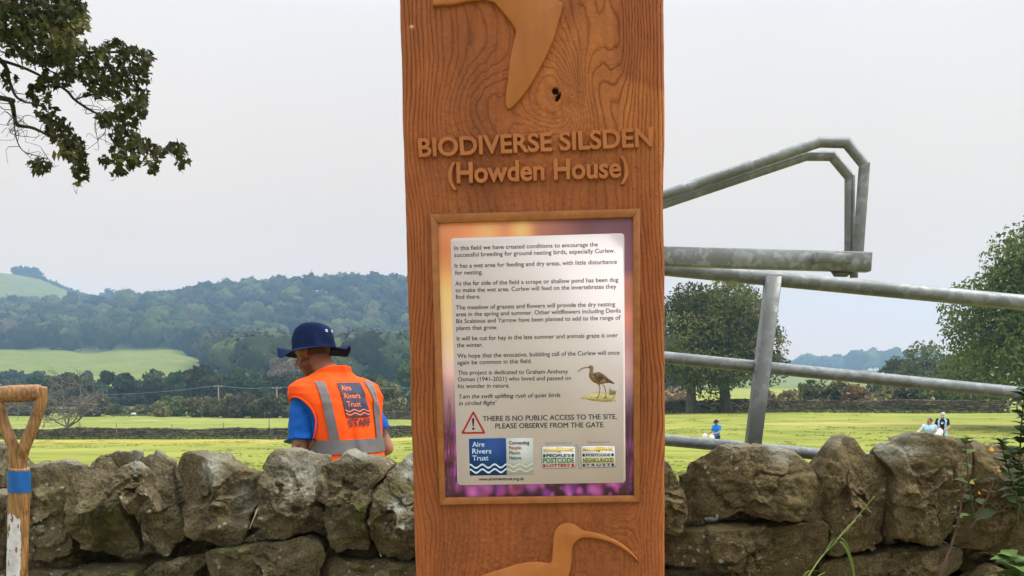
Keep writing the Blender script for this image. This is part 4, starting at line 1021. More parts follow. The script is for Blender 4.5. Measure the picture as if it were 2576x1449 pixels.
# shaft to the ground with the paint patch worn at its edges
sh = [sp(116, 790, .0), sp(118, 900), sp(112, 1100), sp(104, 1449)]
dv = (sh[3] - sh[1]) / np.linalg.norm(sh[3] - sh[1]); tip = sh[3] + dv * ((sh[3][2] - SO[2] - .26) / -dv[2])
cpts = np.array([sh[0] + (sh[1] - sh[0]) * k for k in np.linspace(0, 1, 12)] + [sh[1] + (tip - sh[1]) * k for k in np.linspace(0, 1, 520)[1:]])
rr_ = np.interp(np.arange(len(cpts)), [0, 12, len(cpts) - 1], [.0215, .0222, .0205])
V, f = tube(cpts, rr_, 96); V[:, 1] = SY + (V[:, 1] - SY) * .92
ga = at(20, 1290, SY)[2]
ctr = np.repeat(cpts, 96, 0); dx_ = (V[:, 0] - ctr[:, 0]) / np.repeat(rr_, 96)
wz = V[:, 2] + .010 * n2(V[:, 0] * 60, V[:, 2] * 20, 71, 3)
m0 = ((dx_ + .07 * n2(V[:, 2] * 26, V[:, 0] * 90, 73, 4)) < .62) & ((wz + .012 * np.maximum(dx_, 0)) < ga - .022 * np.maximum(dx_, 0) ** 2)
chips = fbm(np.stack([dx_ * 4, V[:, 2] * 60, V[:, 0] * 0], -1), 4, 75) > .74
m0 = m0 & ~chips
shaft = mesh("shaft", V, f, ASH, spade, True); shaft.location = tuple(-SO)
PAINT = mat("flaking white paint", (.62, .62, .64), (.40, .39, .39), 40, 5, lo=.4, hi=.75, rough=.5, bump=.3, bscale=120, bdist=.001)
shaft.data.materials.append(PAINT)
fm = np.array([all(m0[i] for i in q) if len(q) == 4 else False for q in f]); shaft.data.polygons.foreach_set("material_index", fm.astype(np.int32))
ta, tb_ = at(48, 1183, SY), at(48.2, 1237, SY)
V, f = tube([ta, (ta + tb_) / 2, tb_], .0236, 40, cap=False); V[:, 1] = SY + (V[:, 1] - SY) * .94
o = mesh("blue_tape", V, f, mat("blue tape", (.012, .13, .42), (.010, .09, .31), 30, 4, rough=.45, bump=.2, bscale=60, bdist=.001), spade, True); o.location = tuple(-SO)
STEEL = mat("worn steel", (.22, .21, .20), (.10, .075, .055), 18, 5, rough=.5, metal=.7)
V, f = tube([tip - dv * .16, tip + dv * .02], [.0228, .027], 20); o = mesh("socket", V, f, STEEL, spade, True); o.location = tuple(-SO)
bw = .095; nb_ = 12
bl = []
for k in range(nb_ + 1):
    h = k / nb_; zz = tip[2] + .02 - h * (tip[2] + .02 - SO[2] + .03); ww = bw * (1 if h < .75 else 1 - .25 * (h - .75) / .25)
    for s_ in (-1, -.5, 0, .5, 1): bl.append((tip[0] + s_ * ww + dv[0] * h * .2, tip[1] - .012 * (1 - s_ * s_) + .004, zz))
bl = np.array(bl); fb = grid_faces(nb_ + 1, 5); V2 = np.concatenate([bl, bl + (0, .004, 0)]); f2 = fb.tolist() + (fb[:, ::-1] + len(bl)).tolist()
rim = [i * 5 for i in range(nb_ + 1)] + [nb_ * 5 + j for j in range(1, 5)] + [i * 5 + 4 for i in range(nb_ - 1, -1, -1)] + [3, 2, 1]
f2 += [[rim[i], rim[(i + 1) % len(rim)], rim[(i + 1) % len(rim)] + len(bl), rim[i] + len(bl)] for i in range(len(rim))]
o = mesh("blade", V2, f2, STEEL, spade, False); o.location = tuple(-SO)

# ------------------------------------------------------------------ people
def capsule(p, q, r0, r1, seg=18, sq=(1, 1)):
    p, q = np.asarray(p, float), np.asarray(q, float); d = q - p; L = np.linalg.norm(d); d = d / max(L, 1e-9)
    up = np.array((0, 1., 0)) if abs(d[1]) < .8 else np.array((1., 0, 0))
    x = np.cross(up, d); x /= np.linalg.norm(x); y = np.cross(d, x)
    a = np.arange(seg) / seg * 2 * math.pi; rings = []
    for h in np.linspace(-math.pi / 2, 0, 6)[1:]: rings.append((p + d * r0 * math.sin(h), r0 * math.cos(h)))
    for k in (.25, .5, .75): rings.append((p + (q - p) * k, r0 + (r1 - r0) * k))
    for h in np.linspace(0, math.pi / 2, 6)[:-1]: rings.append((q + d * r1 * math.sin(h), r1 * math.cos(h)))
    V = np.concatenate([c + np.cos(a)[:, None] * x * r * sq[0] + np.sin(a)[:, None] * y * r * sq[1] for c, r in rings])
    n = len(rings); V = np.concatenate([V, [p - d * r0, q + d * r1]]); f = grid_faces(n, seg, True).tolist()
    f += [[(j + 1) % seg, j, n * seg] for j in range(seg)] + [[(n - 1) * seg + j, (n - 1) * seg + (j + 1) % seg, n * seg + 1] for j in range(seg)]
    return V, f
def ellip(c, r, M=None):
    v = ICO3[0] * np.asarray(r)
    if M is not None: v = v @ np.asarray(M).T
    return v + np.asarray(c), ICO3[1].tolist()

def fuse(pieces, voxel, smooth_it=4, factor=.5):
    "one continuous surface from overlapping forms"
    mb = MB()
    for v, f in pieces: mb.add(v, f)
    me = bpy.data.meshes.new("tmp"); me.from_pydata(np.concatenate(mb.v).tolist(), [], mb.f); me.update()
    bm = bmesh.new(); bm.from_mesh(me); bmesh.ops.recalc_face_normals(bm, faces=bm.faces); bm.to_mesh(me); bm.free()
    o = bpy.data.objects.new("tmp", me); COL.objects.link(o)
    m = o.modifiers.new("r", 'REMESH'); m.mode = 'VOXEL'; m.voxel_size = voxel; m.use_smooth_shade = True
    s = o.modifiers.new("s", 'SMOOTH'); s.factor = factor; s.iterations = smooth_it
    r_ = depsmesh(o); bpy.data.objects.remove(o)
    v = np.empty(len(r_.vertices) * 3, np.float32); r_.vertices.foreach_get("co", v); v = v.reshape(-1, 3).astype(float)
    f = np.array([list(p.vertices)[:4] if len(p.vertices) == 4 else list(p.vertices) + [p.vertices[2]] for p in r_.polygons]); bpy.data.meshes.remove(r_)
    return v, f
def cut(v, f, keep):
    k = keep[f].all(1) if f.ndim == 2 else None
    f = f[k]; used = np.unique(f); mp = np.full(len(v), -1); mp[used] = np.arange(len(used))
    return v[used], mp[f]
def clean_faces(f): return [list(dict.fromkeys(q)) for q in f.tolist()]

def hand_pieces(wrist, d, palm_n, side, s=1.0, curl=.5):
    "palm, four bent fingers and a thumb; d points from the wrist along the hand"
    d = np.asarray(d, float); d /= np.linalg.norm(d); n = np.asarray(palm_n, float); n = n - d * np.dot(n, d); n /= np.linalg.norm(n)
    a = np.cross(d, n) * side
    w = np.asarray(wrist, float); P_ = []
    P_.append(capsule(w + d * .01 * s, w + d * .085 * s, .026 * s, .036 * s, sq=(1, .55)) if False else ellip(w + d * .05 * s, np.array((.040, .055, .016)) * s, np.stack([a, d, n], 1)))
    for i, (o_, L) in enumerate(((-.030, .062), (-.010, .074), (.010, .070), (.029, .054))):
        b = w + d * .092 * s + a * o_ * s; k = b + (d * math.cos(curl) + n * math.sin(curl)) * L * .5 * s; e = k + (d * math.cos(curl * 2.2) + n * math.sin(curl * 2.2)) * L * .55 * s
        P_.append(capsule(b - d * .02 * s, k, .0095 * s, .0085 * s, 10)); P_.append(capsule(k, e, .0085 * s, .007 * s, 10))
    b = w + d * .03 * s - a * .033 * s; k = b + (d * .6 - a * .7 + n * .3) * .042 * s; e = k + (d * .85 - a * .2 + n * .5) * .036 * s
    P_.append(capsule(b, k, .012 * s, .010 * s, 10)); P_.append(capsule(k, e, .010 * s, .008 * s, 10))
    return P_

def head_pieces(c, M, s=1.0):
    "skull, jaw, nose, brow, lips and ears; M columns are right, forward, up of the head"
    M = np.asarray(M); g = lambda x, y, z: np.asarray(c) + M @ (np.array((x, y, z)) * s)
    e_ = lambda x, y, z, rx, ry, rz: ellip(g(x, y, z), np.array((rx, ry, rz)) * s, M)
    P_ = [e_(0, -.008, .035, .077, .098, .092), e_(0, .030, -.035, .058, .062, .075), e_(0, .052, -.088, .034, .034, .028), e_(0, .075, .030, .048, .022, .020),
          e_(.048, .030, -.058, .020, .045, .028), e_(-.048, .030, -.058, .020, .045, .028),
          capsule(g(0, .088, .020), g(0, .113, -.022), .010 * s, .014 * s, 12), e_(.012, .100, -.026, .010, .012, .008), e_(-.012, .100, -.026, .010, .012, .008),
          e_(0, .086, -.052, .024, .012, .008), e_(0, .084, -.064, .020, .011, .008)]
    for sd in (-1, 1):
        P_ += [ellip(g(sd * .080, -.010, -.002), np.array((.010, .022, .034)) * s, M @ np.array(Euler((.15, 0, sd * -.45)).to_matrix())), e_(sd * .076, .0, -.026, .008, .010, .012)]
    return P_

SKIN = mat("skin", (1, 1, 1), vc=True, rough=.55, spec=.35, bump=.12, bscale=180, bdist=.002)

def cloth(name, c, c2=None, rough=.85, bump=.35, bscale=26, bdist=.012, **k):
    return mat(name, c, c2 or tuple(x * .82 for x in c), 9, 4, rough=rough, bump=bump, bscale=bscale, bdist=bdist, spec=.2, **k)

def make_person(name, label, locn, yaw, J, garments, voxel=.012, scale=1.0, head=None, skin=(.42, .22, .15), skin_fn=None, shoe=(.03, .028, .025)):
    """J: joint positions in the person's own axes (x right, y forward, z up); the body is one fused surface"""
    root = empty(name, locn, yaw)
    root['label'] = label; root['category'] = "person"
    Mh = np.array(Euler(J.get('head_rot', (0, 0, 0)), 'ZXY').to_matrix())
    P_ = head_pieces(J['head'], Mh)
    j = lambda k: np.asarray(J[k], float)
    P_ += [capsule(j('neck'), j('head') + Mh @ np.array((0, -.02, -.03)), .062, .056)]
    P_ += [capsule(j('pelvis') + (-.075, 0, 0), j('pelvis') + (.075, 0, 0), .105, .105, sq=(1, .95)), capsule(j('pelvis'), j('waist'), .125, .12, sq=(1.15, .82)), capsule(j('waist'), j('chest'), .12, .135, sq=(1.2, .80)), capsule(j('chest') + (-.09, 0, 0), j('chest') + (.09, 0, 0), .095, .095),
           capsule(j('chest'), j('neck'), .10, .06)]
    for s in ('l', 'r'):
        sg = -1 if s == 'l' else 1
        P_ += [capsule(j('chest') + (sg * .07, 0, .03), j('sh_' + s), .075, .058), capsule(j('sh_' + s), j('el_' + s), .056, .042), capsule(j('el_' + s), j('wr_' + s), .041, .028)]
        d = J.get('hd_' + s); d = np.asarray(d, float) if d is not None else j('wr_' + s) - j('el_' + s)
        P_ += hand_pieces(j('wr_' + s), d, J.get('pn_' + s, (-sg, .3, -.2)), -sg, 1.0, J.get('curl', .6))
        P_ += [capsule(j('hip_' + s), j('kn_' + s), .088, .056), capsule(j('kn_' + s), j('an_' + s), .056, .038), capsule(j('an_' + s) + (0, -.04, -.04), j('an_' + s) + (0, .15, -.055), .040, .034)]
    v, f = fuse(P_, voxel)
    if skin_fn is None: c = np.tile(np.array(skin), (len(v), 1))
    else: c = skin_fn(v)
    hv = (v - j('head')) @ Mh
    hf = head or {}
    if 'hair' in hf:
        hm = ((hv[:, 2] > .035 - .55 * np.clip(-hv[:, 1], -.1, .1) * 1.2) & (hv[:, 1] < .075 - .0 * hv[:, 2]) | ((hv[:, 1] < -.01) & (hv[:, 2] > -.035))) & (np.linalg.norm(hv, axis=1) < .19) & (np.abs(hv[:, 0]) < .085)
        c[hm] = c[hm] * (1 - hf.get('hairmix', .9)) + np.array(hf['hair']) * hf.get('hairmix', .9)
    near = np.linalg.norm(hv - (0, .05, -.03), axis=1) < .11
    for ex in (-.031, .031):
        em = np.linalg.norm((hv - (ex, .084, .004)) / (1.4, 1.5, .8), axis=1) < .012; c[em] = c[em] * .25
    lm = np.linalg.norm((hv - (0, .093, -.058)) / (2.2, 1.5, .9), axis=1) < .011; c[lm] = c[lm] * (.8, .5, .5)
    if 'stubble' in hf:
        sm_ = (hv[:, 2] < -.035) & (hv[:, 1] > -.005) & (hv[:, 2] > -.13); c[sm_] = c[sm_] * hf['stubble']
    body = mesh("body", v, clean_faces(f), SKIN, root, True, c)
    for g in garments:
        g(root, J, Mh)
    for s in ('l', 'r'):
        a = j('an_' + s); vv, ff = fuse([capsule(a + (0, -.045, -.035), a + (0, .15, -.05), .052, .044), capsule(a + (0, -.02, -.02), a + (0, -.02, .05), .054, .052), ellip(a + (0, .05, -.075), (.05, .14, .018))], max(voxel, .01))
        mesh("boot", vv, clean_faces(ff), mat("boot leather", shoe, rough=.6), root, True)
    return root

def trousers(color, voxel=.012):
    def fn(root, J, Mh):
        j = lambda k: np.asarray(J[k], float); P_ = [capsule(j('pelvis') + (-.08, 0, 0), j('pelvis') + (.08, 0, 0), .122, .122, sq=(1, .95)), capsule(j('pelvis'), j('waist') + (0, 0, -.05), .135, .13, sq=(1.15, .85))]
        for s in 'lr': P_ += [capsule(j('hip_' + s), j('kn_' + s), .104, .074), capsule(j('kn_' + s), j('an_' + s) + (0, 0, .02), .074, .062)]
        v, f = fuse(P_, voxel); mesh("trousers", v, clean_faces(f), cloth("trouser cloth", color), root, True)
    return fn
def tee(color, voxel=.012, length=.0, name="t_shirt", sleeve=.55, grow=0., names=None, c2=None):
    def fn(root, J, Mh):
        j = lambda k: np.asarray(J[k], float)
        P_ = [capsule(j('pelvis') + (0, 0, .02 - length), j('waist'), .138 + grow, .132 + grow, sq=(1.18, .86)), capsule(j('waist'), j('chest'), .132 + grow, .146 + grow, sq=(1.2, .84)), capsule(j('chest') + (-.09, 0, 0), j('chest') + (.09, 0, 0), .106 + grow, .106 + grow), capsule(j('chest'), j('neck') + (0, 0, -.02), .108 + grow, .072 + grow)]
        for s in 'lr':
            sg = -1 if s == 'l' else 1; e = j('sh_' + s) + (j('el_' + s) - j('sh_' + s)) * sleeve
            P_ += [capsule(j('chest') + (sg * .07, 0, .03), j('sh_' + s), .085 + grow, .070 + grow)]
            if sleeve > 0: P_ += [capsule(j('sh_' + s), e, .070 + grow, .062 + grow)]
            if sleeve >= 1: P_ += [capsule(j('el_' + s), j('wr_' + s), .058 + grow, .044 + grow)]
        v, f = fuse(P_, voxel); v = v + (fbm(v * 14, 3, 5) * .004)[:, None] * np.array((1, 1, .3))
        mesh(name, v, clean_faces(f), cloth(name.replace("_", " ") + " cloth", color, c2), root, True)
    return fn

# --- the man in the orange vest: his own axes, x right, y forward, z up
MY = 5.2
mo = at(882, 1150, MY); mz = gh(mo[0], MY)
MYAW = R(42)
dz = 0.0
J = dict(pelvis=(0, -.01, .93), waist=(0, .05, 1.10), chest=(0, .125, 1.33), neck=(0, .165, 1.475), head=(-.02, .305, 1.608), head_rot=(R(-24), R(3), R(24)),
         sh_l=(-.185, .140, 1.395), el_l=(-.240, .090, 1.115), wr_l=(-.20, .33, 1.02), sh_r=(.165, .160, 1.395), el_r=(.262, .060, 1.11), wr_r=(.19, .30, 1.00),
         hip_l=(-.095, 0, .90), kn_l=(-.115, .04, .49), an_l=(-.125, -.01, .09), hip_r=(.095, 0, .90), kn_r=(.115, .05, .49), an_r=(.125, .0, .09), pn_l=(.6, .2, -.8), pn_r=(-.6, .2, -.8))
J = {k: (tuple(np.array(p) + (0, 0, dz)) if k not in ('head_rot', 'pn_l', 'pn_r') else p) for k, p in J.items()}
def man_skin(v):
    c = np.tile(np.array((.33, .150, .098)), (len(v), 1))
    c = c * (1 + .10 * fbm(v * 30, 2, 9))[:, None]
    red = smooth(1.40, 1.50, v[:, 2])[:, None]; c = c * (1 - red) + c * (.95, .74, .70) * red
    e = np.asarray(J['el_l']); arm = np.exp(-(np.linalg.norm((v - e - (0, .02, 0)) / (.12, .16, .15), axis=1)) ** 4)
    t = (smooth(-.05, .12, fbm(v * 34, 3, 13)) * arm * .72)[:, None]
    c = c * (1 - t) + np.array((.055, .050, .045)) * t
    return c

# torso shells as lofted rings (z, centre y, half width, half depth)
LO = np.array([(.86, -.005, .196, .145), (.98, .01, .200, .150), (1.08, .040, .203, .150), (1.18, .070, .208, .150), (1.28, .098, .220, .156), (1.36, .122, .246, .154), (1.405, .136, .256, .144), (1.442, .145, .246, .126), (1.470, .152, .196, .108), (1.49, .158, .125, .090), (1.51, .160, .098, .080), (1.545, .160, .090, .078)])
LO[:, 0] += dz
def loft(th, z, grow=0.0, n=2.5):
    cy = np.interp(z, LO[:, 0], LO[:, 1]); a = np.interp(z, LO[:, 0], LO[:, 2]) + grow; b = np.interp(z, LO[:, 0], LO[:, 3]) + grow
    c, s = np.cos(th), np.sin(th)
    x = a * np.sign(c) * np.abs(c) ** (2 / n); y = cy + b * np.sign(s) * np.abs(s) ** (2 / n)
    w = wrinkle(x, y, z)
    return np.stack([x + c * w, y + s * w, z + 0 * x], -1)
def wrinkle(x, y, z):
    w = .006 * fbm(np.stack([x * 7, y * 7, z * 5], -1), 3, 31)
    w = w + .006 * np.sin((x * 1.3 + z) * 46 + 3 * fbm(np.stack([x * 5, y * 5, z * 5], -1), 2, 33)) * np.exp(-((z - 1.38 - dz) / .06) ** 2) * smooth(.02, .09, x) * (y < .14)
    w = w - .010 * np.exp(-((x + .035) / .018) ** 2) * smooth(1.42, 1.30, z) * (y < .1) * .6
    w = w + .006 * np.exp(-((x - .015 + .02 * np.sin(z * 12)) / .02) ** 2) * (y < .1)
    return w
def backpt(x, z, off=0.0):
    "the point of the vest's back at sideways x, height z"
    z = np.asarray(z, float); x = np.asarray(x, float)
    a = np.interp(z, LO[:, 0], LO[:, 2]); q = np.clip(np.abs(x) / a, 0, .995)
    th = np.arccos(q ** 1.25); th = np.where(x < 0, -math.pi + th, -th)
    return loft(th, z, off)
ORANGE = mat("hi vis orange", (.90, .090, .006), (.80, .066, .004), 8, 3, rough=.75, spec=.15, bump=.25, bscale=18, bdist=.01)
TAPE = mat("grey reflective tape", (.125, .108, .110), (.10, .088, .09), 20, 3, rough=.5, spec=.4, bump=.2, bscale=40, bdist=.004)
NAVYP = mat("navy print", (.022, .024, .055), rough=.6, spec=.3)
ORP = mat("orange print", (.85, .16, .05), rough=.7)
BLUET = (.008, .105, .44)
def man_clothes(root, J, Mh):
    j = lambda k: np.asarray(J[k], float)
    # blue t-shirt: torso and open sleeves
    zz = np.linspace(.88, 1.50, 46) + dz; th = np.arange(96) / 96 * 2 * math.pi
    Tz, Th = np.meshgrid(zz, th, indexing='ij'); v = loft(Th, Tz, -.013).reshape(-1, 3); f = grid_faces(46, 96, True)
    mb = MB(); mb.add(v, f)
    for s in 'lr':
        sh_, el_ = j('sh_' + s), j('el_' + s); e = sh_ + (el_ - sh_) * (.80 if s == 'l' else .70); sg = -1 if s == 'l' else 1
        i_ = sh_ + (-sg * .07, 0, .0)
        c = np.array([i_, sh_ + (0, 0, -.005), sh_ + (e - sh_) * .3, sh_ + (e - sh_) * .6, sh_ + (e - sh_) * .85, e, e + (e - sh_) * .015]); vv, ff = tube(bez(c, 30), np.interp(np.linspace(0, 1, 30), [0, .17, .45, .75, .97, 1], [.050, .056, .067, .070, .069, .068]), 40, cap=False)
        ctr_ = np.repeat(bez(c, 30), 40, 0); dv_ = vv - ctr_; hh = np.repeat(np.linspace(0, 1, 30), 40)
        vv = ctr_ + dv_ * (1 + (.05 * np.sin(hh * 26 + 4 * fbm(vv * 9, 2, 3)) * smooth(.25, .6, hh) * .5 + .10 * fbm(vv * 16, 3, 44)) * (1 - .9 * smooth(.80, .95, hh)))[:, None]
        vv[:, 0] = ctr_[:, 0] + (vv[:, 0] - ctr_[:, 0]) * .92
        mb.add(vv, ff)
    mb.build("t_shirt", cloth("royal blue cotton", BLUET, (.006, .075, .33), bump=.4, bscale=30), root, True)
    # vest shell with armholes
    nz_, nt_ = 190, 260
    zz = np.linspace(.875, 1.545, nz_) + dz; th = np.arange(nt_) / nt_ * 2 * math.pi
    Tz, Th = np.meshgrid(zz, th, indexing='ij'); v = loft(Th, Tz, 0.0).reshape(-1, 3); f = grid_faces(nz_, nt_, True)
    ay = .112; q = ((v[:, 1] - ay + .25 * (v[:, 2] - 1.3 - dz) * .3) / (.112)) ** 2 + ((v[:, 2] - 1.240 - dz) / .150) ** 2
    hole_ = (q < 1) & (np.abs(v[:, 0]) > .10)
    front = (v[:, 1] > .20) & (np.abs(v[:, 0]) < .045 * smooth(1.25, 1.52, v[:, 2] - dz) * 1.6)
    v2_, f2_ = cut(v, f, ~(hole_ | front | (v[:, 2] > 1.548 + dz - .42 * (v[:, 1] - .08))))
    o = mesh("safety_vest", v2_, f2_[:, ::-1], ORANGE, root, True); m = o.modifiers.new("t", 'SOLIDIFY'); m.thickness = .005; m.offset = 1
    vest = o
    # bound edge of the armholes
    for sg in (-1, 1):
        pts_ = []
        for a in np.linspace(0, 2 * math.pi, 60):
            z_ = 1.240 + dz + .150 * math.sin(a); y_ = ay - .075 * (z_ - 1.3 - dz) + .112 * math.cos(a)
            A_h = float(np.interp(z_, LO[:, 0], LO[:, 2])); B_h = float(np.interp(z_, LO[:, 0], LO[:, 3])); cy = float(np.interp(z_, LO[:, 0], LO[:, 1]))
            k = min(abs(y_ - cy) / B_h, .98); x_ = sg * A_h * (1 - k ** 2.5) ** .4
            pts_.append((x_ * 1.005, y_, z_))
        V, F_ = tube(pts_, .005, 8); mesh("armhole_binding", V, F_, ORANGE, vest, True)
    # reflective tape: band round the waist, two braces over the shoulders
    zz = np.linspace(1.106, 1.176, 8) + dz; th = np.arange(200) / 200 * 2 * math.pi; Tz, Th = np.meshgrid(zz, th, indexing='ij')
    mesh("reflective_band", loft(Th, Tz, .0064).reshape(-1, 3), grid_faces(8, 200, True)[:, ::-1], TAPE, vest, True)
    for sg in (-1, 1):
        hh = np.linspace(1.172, 1.466, 60) + dz; ww = np.linspace(-.022, .022, 7)
        cx = np.interp(hh - dz, [1.15, 1.30, 1.40, 1.452], [.128, .138, .142, .140]); Hh, Ww = np.meshgrid(hh, ww, indexing='ij')
        Xx = sg * (cx[:, None] + Ww); pts_ = backpt(Xx, Hh, .0068)
        mesh("reflective_brace", pts_.reshape(-1, 3), grid_faces(60, 7)[:, ::-1 if sg > 0 else 1], TAPE, vest, True)
    # printed square, waves and lettering between the braces
    def drape(xx, zzz, off): return backpt(np.asarray(xx), np.asarray(zzz), off)
    x0, x1, z1_, z0_ = -.058, .080, 1.458 + dz, 1.288 + dz
    gx_, gz_ = np.meshgrid(np.linspace(x0, x1, 30), np.linspace(z1_, z0_, 40)); gx_ = gx_ + .004
    mesh("printed_square", drape(gx_, gz_, .0066).reshape(-1, 3), grid_faces(40, 30)[:, ::-1], NAVYP, vest, True)
    mb = MB()
    def put_text(s, xl, xr, zb, cap, off):
        v, f = finer(*curve_text(s, res=3, offset=.012)); w = v[:, 0].max() - v[:, 0].min()
        X_ = xl + (v[:, 0] - v[:, 0].min()) / w * (xr - xl); Z_ = zb + v[:, 1] * cap / CAPH
        return drape(X_, Z_, off), f
    for s, xl, xr, zb in (("Aire", -.042, .012, 1.420), ("Rivers", -.040, .046, 1.380), ("Trust", -.036, .036, 1.339)):
        mb.add(*put_text(s, xl, xr, zb + dz, .026, .0076))
    for zc_ in (1.319, 1.302):
        xs_ = np.linspace(x0 + .004, x1 + .004, 70); ph_ = .0045 * np.cos((xs_ - x0) / (x1 - x0) * 2 * math.pi * 2.6)
        up_ = drape(xs_, zc_ + dz + ph_ + .0028, .0076); dn = drape(xs_, zc_ + dz + ph_ - .0028, .0076)
        mb.add(np.concatenate([up_, dn]), [[k, 70 + k, 71 + k, k + 1] for k in range(69)])
    mb.build("vest_lettering", ORP, vest)
    mb = MB(); v, f = finer(*curve_text("STAFF", offset=.025, res=3)); w = v[:, 0].max() - v[:, 0].min()
    mb = MB(); mb.add(drape(-.050 + (v[:, 0] - v[:, 0].min()) / w * .132, 1.240 + dz + v[:, 1] * .037 / CAPH, .0066), f)
    mb.build("staff_lettering", NAVYP, vest)
    # collar band standing at the neck
    th = np.arange(80) / 80 * 2 * math.pi; zz = np.array([1.512, 1.530, 1.538, 1.530]) + dz
    # bucket hat
    hc = np.array((-.012, .312, 1.634 + dz)); A_h, B_h = .100, .112
    hatM = np.array(Euler((R(-7), R(2), R(24)), 'ZXY').to_matrix())
    prof_h = [(.0, 1.05), (.015, 1.045), (.03, 1.035), (.05, 1.02), (.07, .99), (.085, .955), (.099, .915), (.111, .84), (.119, .72), (.124, .5), (.126, .25), (.1265, .02)]
    na = 72; th = np.arange(na) / na * 2 * math.pi; V = []
    for z_, k in prof_h:
        k2 = k * (1 + .018 * np.sin(3 * th + z_ * 20) + .012 * np.sin(7 * th + 1))
        V.append(np.stack([A_h * k2 * np.cos(th), B_h * k2 * np.sin(th), z_ + .004 * np.sin(2 * th + 1) * (z_ > .05)], -1))
    V = np.concatenate(V); V = V * (1 + .034 * fbm(V * 17 + 3, 3, 8)[:, None] * (1, 1, .5)); V = V @ hatM.T + hc
    f = grid_faces(len(prof_h), na, True).tolist(); f.append([(len(prof_h) - 1) * na + k for k in range(na)])
    HAT = cloth("navy cotton twill", (.014, .024, .078), (.010, .017, .056), bump=.5, bscale=60, bdist=.006); HAT.node_tree.nodes['Principled BSDF'].inputs['Specular IOR Level'].default_value = .03
    hat = mesh("bucket_hat", V, f, HAT, root, True)
    # brim: th=pi/2 is the front
    nb_ = 9; V = []
    for k in range(nb_):
        h = k / (nb_ - 1)
        rr_ = 1.03 + h * .72
        G = lambda deg, wd: np.exp(-((np.mod(th - R(deg) + math.pi, 2 * math.pi) - math.pi) / R(wd)) ** 2)
        drop = h ** 1.2 * (-.018 + .040 * G(112, 15) - .030 * G(152, 22) + .006 * G(215, 28) + .024 * G(290, 13) - .016 * G(328, 16)) + .003 * h * np.sin(5 * th)
        V.append(np.stack([A_h * rr_ * np.cos(th), B_h * rr_ * np.sin(th), drop - .004], -1))
    V = np.concatenate(V) @ hatM.T + hc
    br_ = mesh("brim", V, grid_faces(nb_, na, True)[:, ::-1], HAT, hat, True); m = br_.modifiers.new("t", 'SOLIDIFY'); m.thickness = .004
    V = []
    for z_, k in ((-.006, 1.055), (.0, 1.075), (.006, 1.055)): V.append(np.stack([A_h * k * np.cos(th), B_h * k * np.sin(th), z_ + 0 * th], -1))
    mesh("hat_seam", np.concatenate(V) @ hatM.T + hc, grid_faces(3, na, True), HAT, hat, True)
    METAL = mat("eyelet metal", (.55, .55, .56), rough=.35, metal=.8)
    for a_ in (-1.92, -1.50):
        k = 1.005; p0 = np.array((A_h * k * math.cos(a_), B_h * k * math.sin(a_), .076)); nrm = np.array((math.cos(a_), math.sin(a_), .18)); nrm /= np.linalg.norm(nrm)
        tx = np.array((-math.sin(a_), math.cos(a_), 0)); ty = np.cross(nrm, tx)
        ring = [p0 + nrm * .002 + (tx * math.cos(b) + ty * math.sin(b)) * .0058 for b in np.linspace(0, 2 * math.pi, 17)]
        V, f = tube(np.array(ring) @ hatM.T + hc, .0026, 8, cap=False); mesh("eyelet", V, f, METAL, hat, True)

man = make_person("person", "man in orange staff vest and navy bucket hat, head bowed, seen from behind", (mo[0], MY, mz), MYAW, J, [trousers((.03, .032, .035)), man_clothes], voxel=.0075, skin_fn=man_skin, head=dict(hair=(.035, .020, .015), hairmix=.75, stubble=(.55, .55, .55)))

# --- three litter pickers far down the field
def bag(root_label, locn, s, pn=0):
    r_ = np.random.default_rng(pn + 5); v = ICO3[0] * np.array((.115, .10, .17)) * s; v[:, 0:2] *= (1.0 - .75 * smooth(.07, .17, v[:, 2] / s))[:, None]
    v = v * (1 + .09 * fbm(v * 16 + pn, 3, pn))[:, None]
    o = mesh("plastic_bag", v, ICO3[1], mat("white plastic", (.78, .78, .77), rough=.5, trans=.2), None, True); o.location = locn
    tag(o, root_label, "bag", "white bags held by the people in the field"); return o
def base_pose(**k):
    d = dict(pelvis=(0, 0, .93), waist=(0, .01, 1.10), chest=(0, .01, 1.33), neck=(0, .02, 1.48), head=(0, .05, 1.62), head_rot=(0, 0, 0), sh_l=(-.19, 0, 1.42), el_l=(-.23, 0, 1.13), wr_l=(-.22, .1, .90), sh_r=(.19, 0, 1.42), el_r=(.23, 0, 1.13), wr_r=(.22, .1, .90),
             hip_l=(-.09, 0, .90), kn_l=(-.11, .03, .49), an_l=(-.12, 0, .09), hip_r=(.09, 0, .90), kn_r=(.11, .03, .49), an_r=(.12, 0, .09)); d.update(k); return d
def hat_g(color, brim=.07, peak=False, dzh=0):
    def fn(root, J, Mh):
        h = np.asarray(J['head'], float); th = np.arange(28) / 28 * 2 * math.pi; V = []
        for z_, k in ((.035, 1.1), (.07, 1.08), (.11, .95), (.135, .6), (.142, .05)): V.append(np.stack([.085 * k * np.cos(th), -.006 + .105 * k * np.sin(th), z_ + 0 * th], -1))
        for_ = grid_faces(5, 28, True).tolist(); o = mesh("hat" if not peak else "flat_cap", np.concatenate(V) @ Mh.T + h, for_ + [[4 * 28 + q for q in range(28)]], cloth("hat cloth", color), root, True)
        V = []
        for k in (0, .5, 1):
            ext = k * brim * (np.clip(np.sin(th), 0, 1) ** .6 if peak else 1)
            V.append(np.stack([(.092 + ext * (.6 if peak else 1)) * np.cos(th), -.006 + (.114 + ext) * np.sin(th), .036 - .02 * k + 0 * th], -1))
        b = mesh("brim", np.concatenate(V) @ Mh.T + h, grid_faces(3, 28, True), o.data.materials[0], o, True); m = b.modifiers.new("t", 'SOLIDIFY'); m.thickness = .006
    return fn
